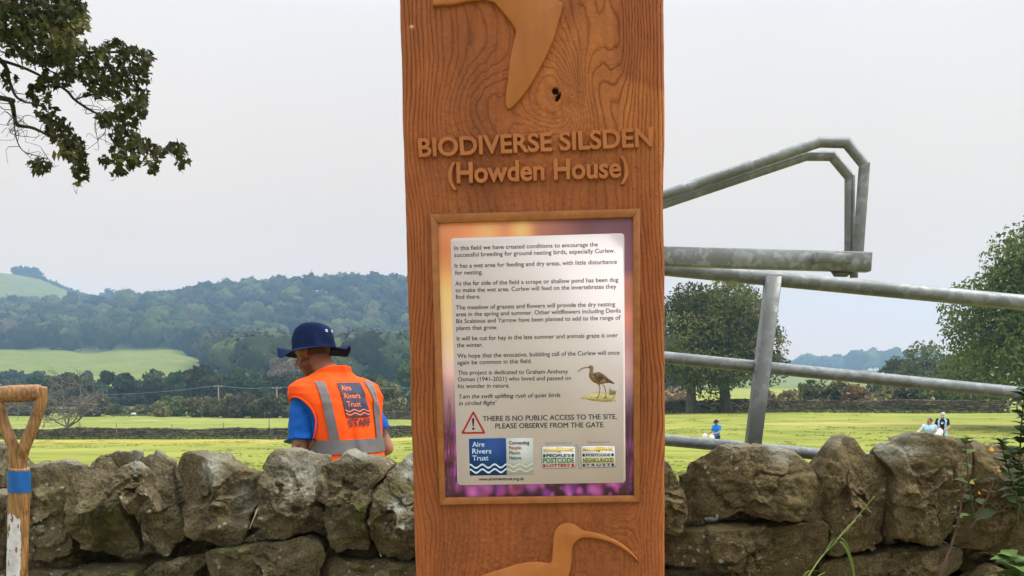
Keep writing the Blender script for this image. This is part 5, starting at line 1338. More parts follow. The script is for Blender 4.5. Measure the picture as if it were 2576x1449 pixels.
def hair_g(color):
    def fn(root, J, Mh):
        h = np.asarray(J['head'], float); v = ICO3[0] * (.086, .104, .098); v = v * (1 + .05 * fbm(ICO3[0] * 5, 3, 3))[:, None] + (0, -.018, .040)
        keep = (v[:, 1] < .045 + .5 * (v[:, 2] - .06)) & (v[:, 2] > -.05); vv, ff = cut(v, ICO3[1], keep); mesh("hair", vv @ Mh.T + h, ff, mat("hair", color, rough=.7), root, True)
    return fn
def open_vest(color, length=.35):
    "thin sleeveless vest hanging open at the front"
    def fn(root, J, Mh):
        j = lambda k: np.asarray(J[k], float); zt = 1.0
        top, bot = j('neck'), j('pelvis') - (0, 0, length)
        n = 40; hh = np.linspace(0, 1, n); rows = []
        for h in hh:
            c = np.interp(h, [0, .12, .35, .62, 1], [0, 1, 2, 3, 4]); key = [j('neck') + (0, 0, .0), j('chest') + (0, 0, .09), j('chest') + (0, 0, -.04), j('waist'), bot]
            i = int(min(c, 3)); p = key[i] + (key[i + 1] - key[i]) * (c - i)
            a = np.interp(h, [0, .06, .14, .3, .6, 1], [.085, .16, .215, .20, .185, .22]); b = np.interp(h, [0, .06, .14, .3, .6, 1], [.085, .10, .125, .150, .145, .16])
            th = np.linspace(math.pi / 2 + .50, math.pi / 2 + 2 * math.pi - .50, 60)
            rows.append(np.stack([p[0] + a * np.cos(th), p[1] + b * np.sin(th), p[2] + 0 * th], -1))
        v = np.concatenate(rows); f = grid_faces(n, 60)
        keep = np.ones(len(v), bool)
        for s in 'lr':
            q = v - (j('sh_' + s) + (0, 0, -.09)); keep &= ~((np.abs(q[:, 1]) < .075) & (np.abs(q[:, 2]) < .115) & (np.sign(v[:, 0] - j('chest')[0]) == (-1 if s == 'l' else 1)) & (np.abs(v[:, 0] - j('chest')[0]) > .10))
        vv, ff = cut(v, f, keep); o = mesh("pale_vest", vv, ff, cloth("pale blue nylon", color, bump=.3), root, True); m = o.modifiers.new("t", 'SOLIDIFY'); m.thickness = .006; m.offset = 1
    return fn
def shirt_mark(root, J, Mh):
    c = np.asarray(J['chest'], float) + (0, .135, -.02); a = np.linspace(0, 2 * math.pi, 17)[:-1]
    V = np.stack([c[0] + .05 * np.cos(a), c[1] + 0 * a, c[2] + .05 * np.sin(a)], -1); V = np.concatenate([V, V - (0, .03, 0)]); f = [list(range(16))] + [[k, (k + 1) % 16, 16 + (k + 1) % 16, 16 + k] for k in range(16)]
    mesh("shirt_emblem", V, f, mat("white print on cloth", (.6, .62, .64)), root)

PB = (.36, .56, .80)
YA = 40.0
def stand_at(u, vhead, Y, hh):
    "ground spot at distance Y under picture column u"
    p = at(u, vhead, Y); return (p[0], Y, p[2] - hh)
# sizes follow the photograph: heads at the right height for people standing on the field
def person_at(u, vtop, Y, top, label, yaw, J_, gs, **k):
    p = at(u, vtop, Y); g = gh(p[0], Y); r_ = make_person("person", label, (p[0], Y, g), yaw, J_, gs, voxel=.014, **k)
    s_ = (p[2] - g) / top; r_.scale = (s_, s_, s_); return r_, s_
def wpt(root, p):
    s_ = root.scale[0]; c, s = math.cos(root.rotation_euler.z), math.sin(root.rotation_euler.z); x, y, z = np.asarray(p, float) * s_
    return np.array((root.location.x + c * x - s * y, root.location.y + s * x + c * y, root.location.z + z))
Jb = base_pose(head=(0, .06, 1.61), head_rot=(R(-12), 0, R(10)), el_l=(-.26, .12, 1.16), wr_l=(-.10, .34, 1.08), el_r=(.25, .10, 1.14), wr_r=(.30, .36, 1.10), curl=.9)
pb_, _s = person_at(1804, 1055, 37.0, 1.76, "person in bright blue t-shirt and dark sun hat holding white bags, seen between gate rails", R(125), Jb, [trousers((.03, .035, .05)), tee((.012, .19, .66), grow=.01), hat_g((.012, .018, .05), .06)], head=dict(hair=(.03, .02, .015)))
bag("white bag in the outstretched hand of the person in blue t-shirt", wpt(pb_, np.array(Jb['wr_r']) + (.02, .08, -.16)), .85, 1)
bag("white bag hanging in front of the person in blue t-shirt", wpt(pb_, np.array(Jb['wr_l']) + (.03, .06, -.18)), .85, 2)
Jm = base_pose(head=(-.01, .10, 1.60), neck=(0, .035, 1.475), head_rot=(R(-28), 0, R(8)), el_l=(-.26, .04, 1.13), wr_l=(-.12, .27, 1.03), el_r=(.26, .02, 1.13), wr_r=(.08, .27, 1.06), curl=.9)
pm_, _s = person_at(2372, 1036, 38.0, 1.755, "man in flat cap, black t-shirt and open pale blue vest holding a white bag", R(155), Jm, [trousers((.025, .035, .042)), tee((.010, .011, .013)), open_vest(PB, .22), hat_g((.42, .40, .37), .05, True), shirt_mark], head=dict(hair=(.25, .22, .2)))
bag("white bag held against the legs of the man in the flat cap", wpt(pm_, np.array(Jm['wr_r']) + (-.02, .12, -.14)), 1.05, 3)
Jk = base_pose(pelvis=(0, -.12, .60), waist=(0, -.03, .76), chest=(0, .07, .97), neck=(0, .11, 1.11), head=(.01, .15, 1.25), head_rot=(R(-5), 0, R(-55)), sh_l=(-.19, .07, 1.06), el_l=(-.30, .14, .82), wr_l=(-.22, .30, .66), sh_r=(.19, .07, 1.06), el_r=(.36, .20, .86), wr_r=(.52, .36, .80),
               hip_l=(-.1, -.10, .56), kn_l=(-.16, .30, .50), an_l=(-.14, -.02, .09), hip_r=(.1, -.10, .56), kn_r=(.17, .30, .48), an_r=(.15, -.04, .09), curl=.9)
pk_, _s = person_at(2338, 1052, 38.0, 1.37, "dark haired person crouching in a pale blue vest beside the man in the flat cap", R(165), Jk, [trousers((.20, .20, .18)), tee((.44, .42, .37), sleeve=1.0), tee(PB, name="pale_vest", sleeve=0, grow=.014, length=.1, c2=(.46, .62, .82)), hair_g((.05, .035, .028))], skin=(.33, .17, .11))
bag("white bag held out to the left of the crouching person", wpt(pk_, np.array(Jk['wr_r']) + (.02, .05, -.17)), 1.0, 4)
bag("white bag over the knee of the crouching person, next to the man in the cap", wpt(pk_, np.array(Jk['wr_l']) + (-.06, .05, .10)), .95, 6)

# ------------------------------------------------------------------ trees and bushes
def leaf_cards(C, size, nrm=None, r_=None, col=None, flat=.5, aspect=1.5):
    "leaf-sized diamond faces at points C"
    n = len(C); r_ = r_ or rng
    a = r_.normal(size=(n, 3)); a /= np.linalg.norm(a, axis=1)[:, None]
    if nrm is not None: a = a * (1 - flat) + nrm * flat
    b = r_.normal(size=(n, 3)); b -= a * np.sum(a * b, 1)[:, None] / np.sum(a * a, 1)[:, None]; b /= np.linalg.norm(b, axis=1)[:, None]
    c = np.cross(a, b); c /= np.linalg.norm(c, axis=1)[:, None]
    s = (np.asarray(size) * r_.uniform(.6, 1.3, n))[:, None]
    V = np.stack([C - b * s * aspect * .5, C + c * s * .42, C + b * s * aspect * .5, C - c * s * .42], 1).reshape(-1, 3)
    f = np.arange(n * 4).reshape(n, 4)
    return V, f, (np.repeat(col, 4, 0) if col is not None else None)

def crown_points(blobs, n, r_, shell=.55):
    "points spread through a set of ellipsoid clumps (centre, radii), mostly near their surfaces"
    blobs = [(np.asarray(c, float), np.asarray(q, float)) for c, q in blobs]
    vol = np.array([np.prod(q) ** (2 / 3) for _, q in blobs]); pick = r_.choice(len(blobs), n, p=vol / vol.sum())
    d = r_.normal(size=(n, 3)); d /= np.linalg.norm(d, axis=1)[:, None]
    rad_ = shell + (1.06 - shell) * r_.uniform(0, 1, n) ** .6
    c = np.array([blobs[k][0] for k in pick]); q = np.array([blobs[k][1] for k in pick])
    P_ = c + d * q * rad_[:, None]
    return P_, d, pick

def leaf_colors(pick, base, var, r_, n_clump, alt=None, altp=0.0):
    cl = r_.uniform(1 - var, 1 + var, n_clump)[pick]
    c = np.asarray(base)[None] * (cl * r_.uniform(.75, 1.25, len(pick)))[:, None]
    if alt is not None:
        ca = r_.uniform(0, 1, n_clump)[pick]; m = r_.uniform(0, 1, len(pick)) < altp * (.3 + 1.6 * ca); c[m] = np.asarray(alt) * r_.uniform(.7, 1.3, m.sum())[:, None]
    return c

def branchy(start, tips, r0, r_, mb, seg=7, wob=.12):
    for t in tips:
        t = np.asarray(t, float); s = np.asarray(start, float); L = np.linalg.norm(t - s)
        mid = s + (t - s) * .5 + r_.normal(size=3) * L * wob * np.array((1, 1, .5)) + (0, 0, L * .06)
        p = bez([s, mid, t], 7); mb.add(*tube(p, np.linspace(r0, r0 * .22, 7), seg))

def make_tree(label, x, y, h, w, cat="tree", name="tree", group=None, base=(.05, .075, .022), var=.35, n=2200, leaf=.35, crown_base=.25, nblob=14, seed=1, alt=None, altp=0, trunk_r=.25, trunks=1, sink=.1, shape='dome', m_=None, dens=.55, z=None, low=True):
    r_ = np.random.default_rng(seed)
    g = gh(x, y) if z is None else z
    root = empty(name, (x, y, g)); tag(root, label, cat, group)
    blobs = []
    for k in range(nblob):
        if shape == 'dome':
            ph_ = r_.uniform(0, 2 * math.pi); hh = r_.uniform(0, 1); rr_ = math.sqrt(max(1 - hh ** 2.2, 0)) * r_.uniform(.35, .82)
            c = (math.cos(ph_) * rr_ * w / 2, math.sin(ph_) * rr_ * w / 2, h * (crown_base + (1 - crown_base) * (.10 + .78 * hh)))
            s = r_.uniform(.16, .27) * w
            blobs.append((c, (s, s, s * r_.uniform(.6, .85) * min(1, 1.3 * h / w))))
            if low and k % 4 == 3: s = .24 * w; blobs.append(((r_.uniform(-.42, .42) * w, r_.uniform(-.3, .3) * w, h * (crown_base + .10)), (s, s, s * .7)))
        elif shape == 'oval':
            hh = r_.uniform(.05, .95); rr_ = math.sin(math.pi * hh ** .8) * r_.uniform(.1, .6); ph_ = r_.uniform(0, 2 * math.pi)
            s = r_.uniform(.18, .30) * w
            blobs.append(((math.cos(ph_) * rr_ * w / 2, math.sin(ph_) * rr_ * w / 2, h * (crown_base + (1 - crown_base) * hh * .88)), (s, s, s * 1.05)))
        else:                                           # low bush
            ph_ = r_.uniform(0, 2 * math.pi); rr_ = r_.uniform(0, .75)
            s = r_.uniform(.18, .32) * min(w, 2 * h)
            blobs.append(((math.cos(ph_) * rr_ * w / 2, math.sin(ph_) * rr_ * w / 2 * .7, h * r_.uniform(.18, .72) * (1 - .35 * rr_)), (s, s, s * .8)))
    P_, d, pick = crown_points(blobs, n, r_, dens)
    P_[:, 2] = np.maximum(P_[:, 2], .05)
    c = leaf_colors(pick, base, var, r_, len(blobs), alt, altp)
    V, f, cc = leaf_cards(P_, leaf, d, r_, c, .45)
    mesh("crown", V, f, m_ or FARLEAF, root, False, cc)
    mb = MB()
    for k in range(trunks):
        ox = (k - (trunks - 1) / 2) * trunk_r * 2.2
        top = np.array((ox + r_.uniform(-.04, .04) * w, r_.uniform(-.03, .03) * w, h * (crown_base + .45 * (1 - crown_base))))
        p = bez([(ox, 0, -sink), (ox + .02 * w * r_.uniform(-1, 1), 0, h * crown_base * .6), top], 8)
        mb.add(*tube(p, np.linspace(trunk_r * 1.25, trunk_r * .45, 8), 9))
        tips = [b[0] for b in blobs][k::trunks][:7]
        branchy(p[4], tips, trunk_r * .4, r_, mb, 6)
    mesh("trunk", np.concatenate(mb.v), mb.f, BARK, root, True)
    return root
def tree_px(label, u, vtop, Y, wpx, **k):
    p = at(u, vtop, Y); g = gh(p[0], Y); return make_tree(label, p[0], Y, p[2] - g, wpx / F * Y, z=g, **k)

# the pair of big sycamores beside the far wall on the right
DARKG = (.080, .095, .030); MIDG = (.070, .095, .026); OLIVE = (.165, .150, .055); TAN = (.30, .23, .14)
tree_px("left tree of the big domed pair at the far wall, partly behind the sign post", 1750, 716, 96, 290, base=DARKG, n=15000, leaf=.24, low=False, crown_base=.17, nblob=26, seed=21, alt=(.16, .12, .05), altp=.05, trunk_r=.55, var=.4, dens=.5)
tree_px("right tree of the big domed pair at the far wall, behind the gate upright", 1836, 711, 97, 285, base=(.094, .108, .034), n=19000, leaf=.24, low=False, crown_base=.17, nblob=34, seed=22, alt=(.17, .125, .05), altp=.08, trunk_r=.62, var=.4, dens=.5)
# the tall tree on the right edge
tree_px("tall loose green tree at the right hand edge beyond the gate", 2640, 592, 62, 490, base=(.098, .134, .034), n=42000, leaf=.19, low=False, crown_base=.20, nblob=52, seed=23, alt=(.10, .13, .03), altp=.25, trunk_r=.45, var=.35, dens=.5)
tree_px("dull green rounded tree left of the tall tree at the right edge", 2340, 862, 150, 195, base=(.105, .120, .042), n=4200, leaf=.45, crown_base=.05, nblob=20, seed=24, trunk_r=.3, var=.3)
tree_px("lower leafy tree between the rounded tree and the right wall", 2452, 880, 128, 190, base=(.082, .104, .034), n=3200, leaf=.4, crown_base=.05, nblob=16, seed=25, trunk_r=.3)
tree_px("short green tree sloping down towards the far church ridge", 2262, 902, 175, 130, base=(.07, .085, .032), n=2200, leaf=.6, crown_base=.03, nblob=14, seed=26, trunk_r=.25)
# hedge bushes behind the right hand wall
hb = [(1990, 965, 110, 70, OLIVE), (2050, 958, 112, 80, (.075, .085, .030)), (2110, 955, 110, 70, (.055, .075, .026)), (2165, 968, 108, 66, (.16, .105, .045)), (2230, 962, 112, 80, OLIVE), (2300, 966, 110, 70, (.055, .070, .03)), (2360, 972, 108, 70, (.075, .10, .03)), (2425, 972, 109, 60, (.06, .075, .03)), (2490, 975, 108, 80, (.05, .07, .025)), (1700, 985, 118, 80, TAN), (1925, 985, 118, 60, (.15, .115, .06))]
hl = ["olive bush next right of the big tree pair, behind the far wall", "grey green bush behind the far wall, second right of the tree pair", "dark bush behind the far wall under the church spire", "rusty brown bush behind the far wall, right of the dark bush under the spire", "broad olive bush behind the far wall, right of the rusty one", "dark bush behind the far wall, left of the cap wearing man's head", "yellowish green bush behind the far wall over the crouching person", "dull bush behind the far wall, right above the man in the flat cap", "dark bush behind the far wall at its right end", "pale tan scrub under the tree pair next to the sign post", "pale scrub between the tree pair trunks and the gate upright"]
for k, (u, v, Y, w, c) in enumerate(hb):
    tree_px(hl[k], u, v - 9, Y, w * 1.35, cat="bush", name="bush", group="bushes behind the right hand wall", base=tuple(.9 * q for q in c), n=900, leaf=.42, shape='bush', nblob=9, seed=40 + k, trunk_r=.08, crown_base=.1, alt=TAN, altp=.12)

# ------------------------------------------------------------------ field walls: coursed rubble, each wall one thing
def field_wall(name, label, pts, h, seed, thick=.5, course=.16):
    "pts: ground points (x, y); stones are the wall's own surface"
    r_ = np.random.default_rng(seed); mb = MB(); pts = np.asarray(pts, float)
    seg = np.linalg.norm(np.diff(pts, axis=0), axis=1); cum = np.concatenate([[0], np.cumsum(seg)]); L = cum[-1]
    def P_(s): return np.stack([np.interp(s, cum, pts[:, 0]), np.interp(s, cum, pts[:, 1])], -1)
    z = 0; k = 0
    while z < h:
        ch = course * r_.uniform(.8, 1.25); s = -r_.uniform(0, .4)
        last = z + ch >= h
        while s < L:
            w = r_.uniform(.3, .75) if not last else r_.uniform(.22, .5); a = P_(max(s, 0)); b = P_(min(s + w - .02, L)); c = (a + b) / 2; d = b - a; ln = np.linalg.norm(d)
            if ln > .05:
                d /= ln; nn = np.array((-d[1], d[0])); g = gh(c[0], c[1]) + .06 * math.sin(s * .31 + seed) + .05 * math.sin(s * .83)
                hh = ch - .02 + (r_.uniform(-.05, .12) if last else 0); t = thick / 2 * (1 - .25 * z / h) + r_.uniform(-.05, .05)
                v, f = box(0, 0, 0, ln, 2 * t, hh); v = v * (1 + r_.uniform(-.05, .05, v.shape)); v = v + r_.uniform(-.015, .015, v.shape)
                q = np.stack([c[0] + d[0] * v[:, 0] + nn[0] * v[:, 1], c[1] + d[1] * v[:, 0] + nn[1] * v[:, 1], g + z + ch / 2 + v[:, 2]], -1)
                tone = r_.uniform(.55, 1.35); mb.add(q, f, np.array((1, .97, .9)) * tone)
            s += w
        z += ch; k += 1
    return mb
WALLM = mat("field wall stone", (.115, .100, .062), (.060, .055, .036), 1.2, 6, rough=.95, spec=.1, vc=True, bump=.8, bscale=8, bdist=.06)
def wall_px(name, label, uv, h, seed, **k):
    P_ = [at(u, 900, Y)[:2] for u, Y in uv]
    mb = field_wall(name, label, P_, h, seed, **k); o0 = np.array((P_[0][0], P_[0][1], gh(*P_[0])))
    o = mesh(name, np.concatenate(mb.v) - o0, mb.f, WALLM, None, False, np.concatenate(mb.c)); o.location = tuple(o0); tag(o, label, "stone wall"); return o
wall_px("field_wall", "long low grey field wall running behind the man in orange on the left", [(-60, 100), (300, 100.5), (720, 102), (1060, 104)], .95, 61)
wall_px("field_wall", "brown field wall across the right hand field behind the three people", [(1640, 97.5), (2000, 100), (2300, 99), (2532, 97)], 1.15, 62)
wall_px("field_wall", "short far length of wall beside the utility pole, left of the man", [(690, 168), (790, 169)], 1.05, 63)
wall_px("field_wall", "short far length of wall between the man's arm and the sign post", [(948, 150), (1075, 151)], 1.1, 64)
wall_px("field_wall", "low scrubby boundary bank along the far edge of the left field", [(40, 184), (400, 183)], .8, 65)

# bare hawthorn by the left wall
def bare_tree(label, u, v, Y, h, spread, seed):
    r_ = np.random.default_rng(seed); p = at(u, v, Y); g = gh(p[0], Y)
    root = empty("bare_tree", (p[0], Y, g)); tag(root, label, "tree")
    mbt, mbw = MB(), MB()
    def grow(s, d, L, rad_, lev):
        n = 5; pts_ = [s]; dd = d.copy()
        for k in range(n):
            dd = dd + r_.normal(size=3) * .20 * (1, 1, .8); dd[2] += .05 if lev < 2 else -.02; dd /= np.linalg.norm(dd); pts_.append(pts_[-1] + dd * L / n)
        pts_ = np.array(pts_); (mbt if lev < 2 else mbw).add(*tube(pts_, np.linspace(rad_, rad_ * .55, n + 1), 6 if lev < 2 else 4, cap=False))
        if lev >= 4: return
        for k in range(5 if lev == 0 else 4 if lev < 3 else 5):
            i = r_.integers(2, n + 1); e = dd + r_.normal(size=3) * np.array((1.0, 1.0, .55)) * .8; e /= np.linalg.norm(e)
            grow(pts_[i], e, L * r_.uniform(.5, .78), max(rad_ * .52, .014), lev + 1)
    for a in (-1.0, -.35, .2, .75, 1.25):
        d = np.array((math.sin(a) * 1.35, r_.uniform(-.4, .4), math.cos(a) * .62 + .12)); d /= np.linalg.norm(d); grow(np.array((a * .10, 0, h * .17)), d, h * .42 * (1 + .15 * abs(a)), .085, 1)
    mbt.add(*tube([(0, 0, -.2), (.02, 0, .15), (0, 0, h * .2)], [.24, .18, .17], 9))
    BT = mat("grey twig bark", (.14, .125, .10), (.09, .08, .06), 8)
    mesh("trunk", np.concatenate(mbt.v), mbt.f, BT, root, True); mesh("twigs", np.concatenate(mbw.v), mbw.f, BT, root)
    P_ = np.concatenate(mbw.v); P_ = P_[r_.choice(len(P_), 2600)]
    V, f, cc = leaf_cards(P_ + r_.normal(size=P_.shape) * .09, .085, None, r_, np.tile(np.array((.15, .13, .095)), (len(P_), 1)) * r_.uniform(.6, 1.4, (len(P_), 1))); mesh("twig_cards", V, f, FARLEAF, root, False, cc)  # small brown cards standing in for the haze of finest twigs
bare_tree("bare spreading hawthorn tree standing behind the low wall on the left", 170, 1085, 101.5, 7.0, 5, 71)

# fence posts along the left wall
POSTW = mat("grey fence wood", (.16, .14, .11), (.09, .08, .06), 6, stretch=(1, 1, .2))
for k, (u, vt, vb, Y, lb) in enumerate(((292, 1066, 1106, 99.0, "leftmost fence post, in front of the low wall right of the bare tree"), (432, 1067, 1083, 103, "thin fence post behind the low wall, second from the left"), (561, 1062, 1080, 103.5, "thin fence post behind the low wall, third from the left"), (676, 1051, 1069, 108, "leaning fence post nearest to the man's left shoulder"))):
    p = at(u, vt, Y); g = gh(p[0], Y); V, f = tube([(0, 0, -.2), (.02, 0, (p[2] - g) * .6), (.05 if k == 3 else .02, 0, p[2] - g)], [.055, .05, .045], 7)
    o = mesh("fence_post", V, f, POSTW); o.location = (p[0], Y, g); tag(o, lb, "fence post", "fence posts by the left hand wall")
# the little wooden gate at the end of the right wall
p = at(2548, 1000, 97); g = gh(p[0], 97); root = empty("wooden_gate", (p[0], 97, g)); tag(root, "small weathered wooden gate at the right end of the far wall", "gate")
for sx_ in (-.45, .45): mesh("gate_post", *box(sx_, 0, .6, .12, .12, 1.3), POSTW, root)
for zz in (.25, .55, .85, 1.1): mesh("gate_bar", *box(0, 0, zz, .78, .04, .09), POSTW, root)

# the row of dark trees across the valley floor, each its own tree
row = [(-40, 972, 90), (35, 975, 80), (105, 962, 70), (165, 955, 70), (222, 952, 62), (272, 947, 52), (312, 950, 56), (374, 944, 84), (440, 950, 76), (505, 933, 84), (556, 956, 56), (612, 934, 80), (668, 958, 70), (722, 948, 70), (780, 944, 80), (850, 950, 80), (930, 955, 70)]
rl = ["dark tree at the left end of the valley row, mostly out of frame", "dark tree in the valley row just above the spade grip's left end", "low dark tree in the valley row above the spade grip's right end", "rounded dark tree behind the bare hawthorn in the valley row", "dark tree right of the bare hawthorn in the valley row", "narrow tall dark tree in the valley row, left of its narrow twin", "narrow dark tree in the valley row, right of its narrow twin", "broad dark tree in the middle of the left half of the valley row", "flat topped dark tree in the valley row over the wire's lowest part", "tallest domed dark tree in the valley row, above the olive bushes", "small dark tree between the two tallest domes of the valley row", "tall domed tree with lit leaves above the first utility pole", "low dark tree left of the man's shoulder in the valley row", "green tree below the two tan trees, left of the man's face", "green tree below the tan trees, next to the man's neck", "tree of the valley row hidden behind the man in orange", "tree of the valley row right behind the man's hat"]
for k, (u, v, w) in enumerate(row):
    tree_px(rl[k], u, v - 11, 228 + 6 * (k % 3), w * 1.35, group="row of dark trees on the valley floor", base=(.034 + .010 * (k % 2), .050 + .012 * (k % 3) * .6, .020), n=2100, leaf=.95, crown_base=.03, nblob=14, seed=100 + k, trunk_r=.3, var=.4)
# hazy trees standing behind that row on the left
for k, (u, v, w, lb) in enumerate(((20, 940, 80, "hazy blue green tree at the left edge behind the valley row"), (100, 942, 60, "hazy tree behind the valley row above the spade grip"), (60, 950, 50, "small hazy tree between its two taller neighbours at the left edge"), (222, 932, 26, "small dark conifer sticking up from the valley field"), (150, 952, 50, "faint hazy tree left of the small conifer"), (523, 918, 34, "small round tree at the right foot of the hillside pasture"), (560, 926, 36, "small tree at the wood's edge, right of the pasture"))):
    tree_px(lb, u, v - 7, 400, w * 1.2, group="hazy trees behind the valley row", base=(.04, .055, .025), n=700, leaf=1.3, crown_base=.03, nblob=9, seed=140 + k, trunk_r=.3, shape='oval' if k == 3 else 'dome')
# two tan leaved trees and the light green tree by the post
tree_px("tan leaved tree left of the man's face", 693, 900, 330, 58, group="two tan leaved trees", base=(.20, .145, .10), n=1100, leaf=1.0, crown_base=.05, nblob=12, seed=160, trunk_r=.3, var=.2, shape='oval')
tree_px("tan leaved tree partly hidden by the man's face and hat brim", 736, 896, 335, 64, group="two tan leaved trees", base=(.19, .135, .095), n=1200, leaf=1.0, crown_base=.05, nblob=12, seed=161, trunk_r=.3, var=.2, shape='oval')
tree_px("pale green tree rising beside the left edge of the sign post", 1022, 898, 215, 84, base=(.085, .135, .045), n=1900, leaf=.75, crown_base=.05, nblob=16, seed=162, trunk_r=.35, var=.3)
tree_px("yellowish tree with a leaning pale trunk, right of the man", 975, 955, 158, 84, base=(.115, .115, .045), n=1500, leaf=.5, crown_base=.12, nblob=13, seed=163, trunk_r=.22, var=.3, alt=TAN, altp=.15)
tree_px("dark low bush under the yellowish tree right of the man", 1010, 1005, 165, 60, cat="bush", name="bush", base=(.055, .065, .03), n=800, leaf=.5, crown_base=.1, nblob=8, seed=164, trunk_r=.1, shape='bush')

# hedge bushes along the far edge of the left field
lb_ = [(20, 992, 174, 100, (.095, .085, .055), "brown leafless hedge bush at the left edge, seen through the spade handle"), (95, 990, 172, 90, (.085, .075, .048), "brown hedge bush behind the spade handle's right side"), (232, 985, 168, 80, (.115, .095, .065), "thin brown bush right of the bare hawthorn"), (290, 1015, 176, 70, (.10, .105, .05), "low pale scrub in the gap right of the brown bush"), (352, 1020, 177, 60, (.12, .12, .05), "low scrub left of the olive bushes"), (405, 1002, 166, 50, (.16, .145, .05), "yellow olive bush, left end of the hedge by the utility poles"), (440, 984, 168, 60, (.095, .125, .040), "light green pointed bush in the hedge left of the first pole"), (490, 985, 164, 60, (.13, .125, .045), "yellow green bush in the hedge under the first pole's wire"), (535, 984, 165, 64, (.11, .105, .042), "olive bush in the hedge left of the tall clipped one"), (580, 974, 163, 50, (.13, .105, .04), "rusty topped bush in the hedge at the first pole"), (625, 976, 162, 76, (.075, .060, .038), "dark purple brown bush in the hedge left of the second pole"), (672, 985, 160, 70, (.070, .068, .034), "dark bush in the hedge right beside the second pole"), (725, 978, 162, 70, (.115, .105, .040), "olive bush in the hedge against the man's shoulder"), (780, 975, 162, 70, (.08, .08, .04), "hedge bush hidden behind the man's shoulder")]
for k, (u, v, Y, w, c, lab) in enumerate(lb_):
    tree_px(lab, u, v, Y, w * 1.15, cat="bush", name="bush", group="hedge bushes at the far edge of the left field", base=tuple(1.1 * q for q in c), n=1300, leaf=.55, shape='bush', nblob=10, seed=180 + k, trunk_r=.08, crown_base=.08, var=.3, alt=(.06, .06, .03), altp=.2)

# pale boulders at the foot of the hedge
for k, (u, v, lb) in enumerate(((336, 1038, "pale stone lying left of its neighbours below the far hedge"), (376, 1041, "darker stone lying alone below the far hedge"), (412, 1039, "pale long stone below the olive bushes"), (428, 1040, "pale stone right of the long one below the olive bushes"), (497, 1036, "small pale stone below the yellow green bush"))):
    p = at(u, v, 172); g = gh(p[0], 172); v_ = ICO2[0] * ((.8, .5, .34) if k == 2 else (.5, .4, .33)); v_ = v_ * (1 + .15 * fbm(v_ * 3 + k, 2, k))[:, None]
    o = mesh("boulder", v_, ICO2[1], WALLM if k == 1 else mat("pale stone", (.42, .40, .36)), None, True, np.ones((len(v_), 3))); o.location = (p[0], 172, g + .2); tag(o, lb, "boulder", "stones below the far hedge")

# utility poles and their wire
POLEW = mat("pole wood", (.24, .20, .14), (.16, .13, .10), 3)
tops = {}
for k, (u, vt, Y, lb) in enumerate(((258, 992, 205, "faint utility pole right of the bare hawthorn"), (549, 969, 185, "utility pole standing behind the hedge, left of its taller twin"), (696, 973, 162, "utility pole standing clear in front of the hedge by the man's shoulder"))):
    p = at(u, vt, Y); g = gh(p[0], Y); root = empty("utility_pole", (p[0], Y, g)); tag(root, lb, "utility pole", "utility poles across the left field"); h = p[2] - g
    mesh("pole", *tube([(0, 0, -.3), (0, 0, h)], [.15, .10], 9), POLEW, root, True)
    mesh("crossarm", *box(0, -.12, h - .25, 1.5, .1, .12), POLEW, root)
    for sx_ in (-.65, .65): mesh("insulator", *tube([(sx_, -.12, h - .2), (sx_, -.12, h - .03)], .04, 7), mat("insulator", (.35, .33, .3), rough=.3), root, True)
    tops[k] = np.array((p[0], Y - .12, p[2] - .03))
WIRE = mat("wire", (.30, .34, .34), rough=.5)
far_end = at(1500, 966, 138)
for (a, b, lb) in ((tops[0], tops[1], "sagging overhead wire between the faint pole and the hedge pole"), (tops[1], tops[2], "overhead wire between the two poles by the hedge"), (tops[2], far_end, "overhead wire running from the clear pole behind the man to the sign post")):
    t = np.linspace(0, 1, 24)[:, None]; c = a + (b - a) * t - np.array((0, 0, 1)) * (4 * .35 * t * (1 - t)); V, f = tube(c - a, .020, 5)
    o = mesh("overhead_wire", V, f, WIRE); o.location = tuple(a); tag(o, lb, "wire", "overhead wires")

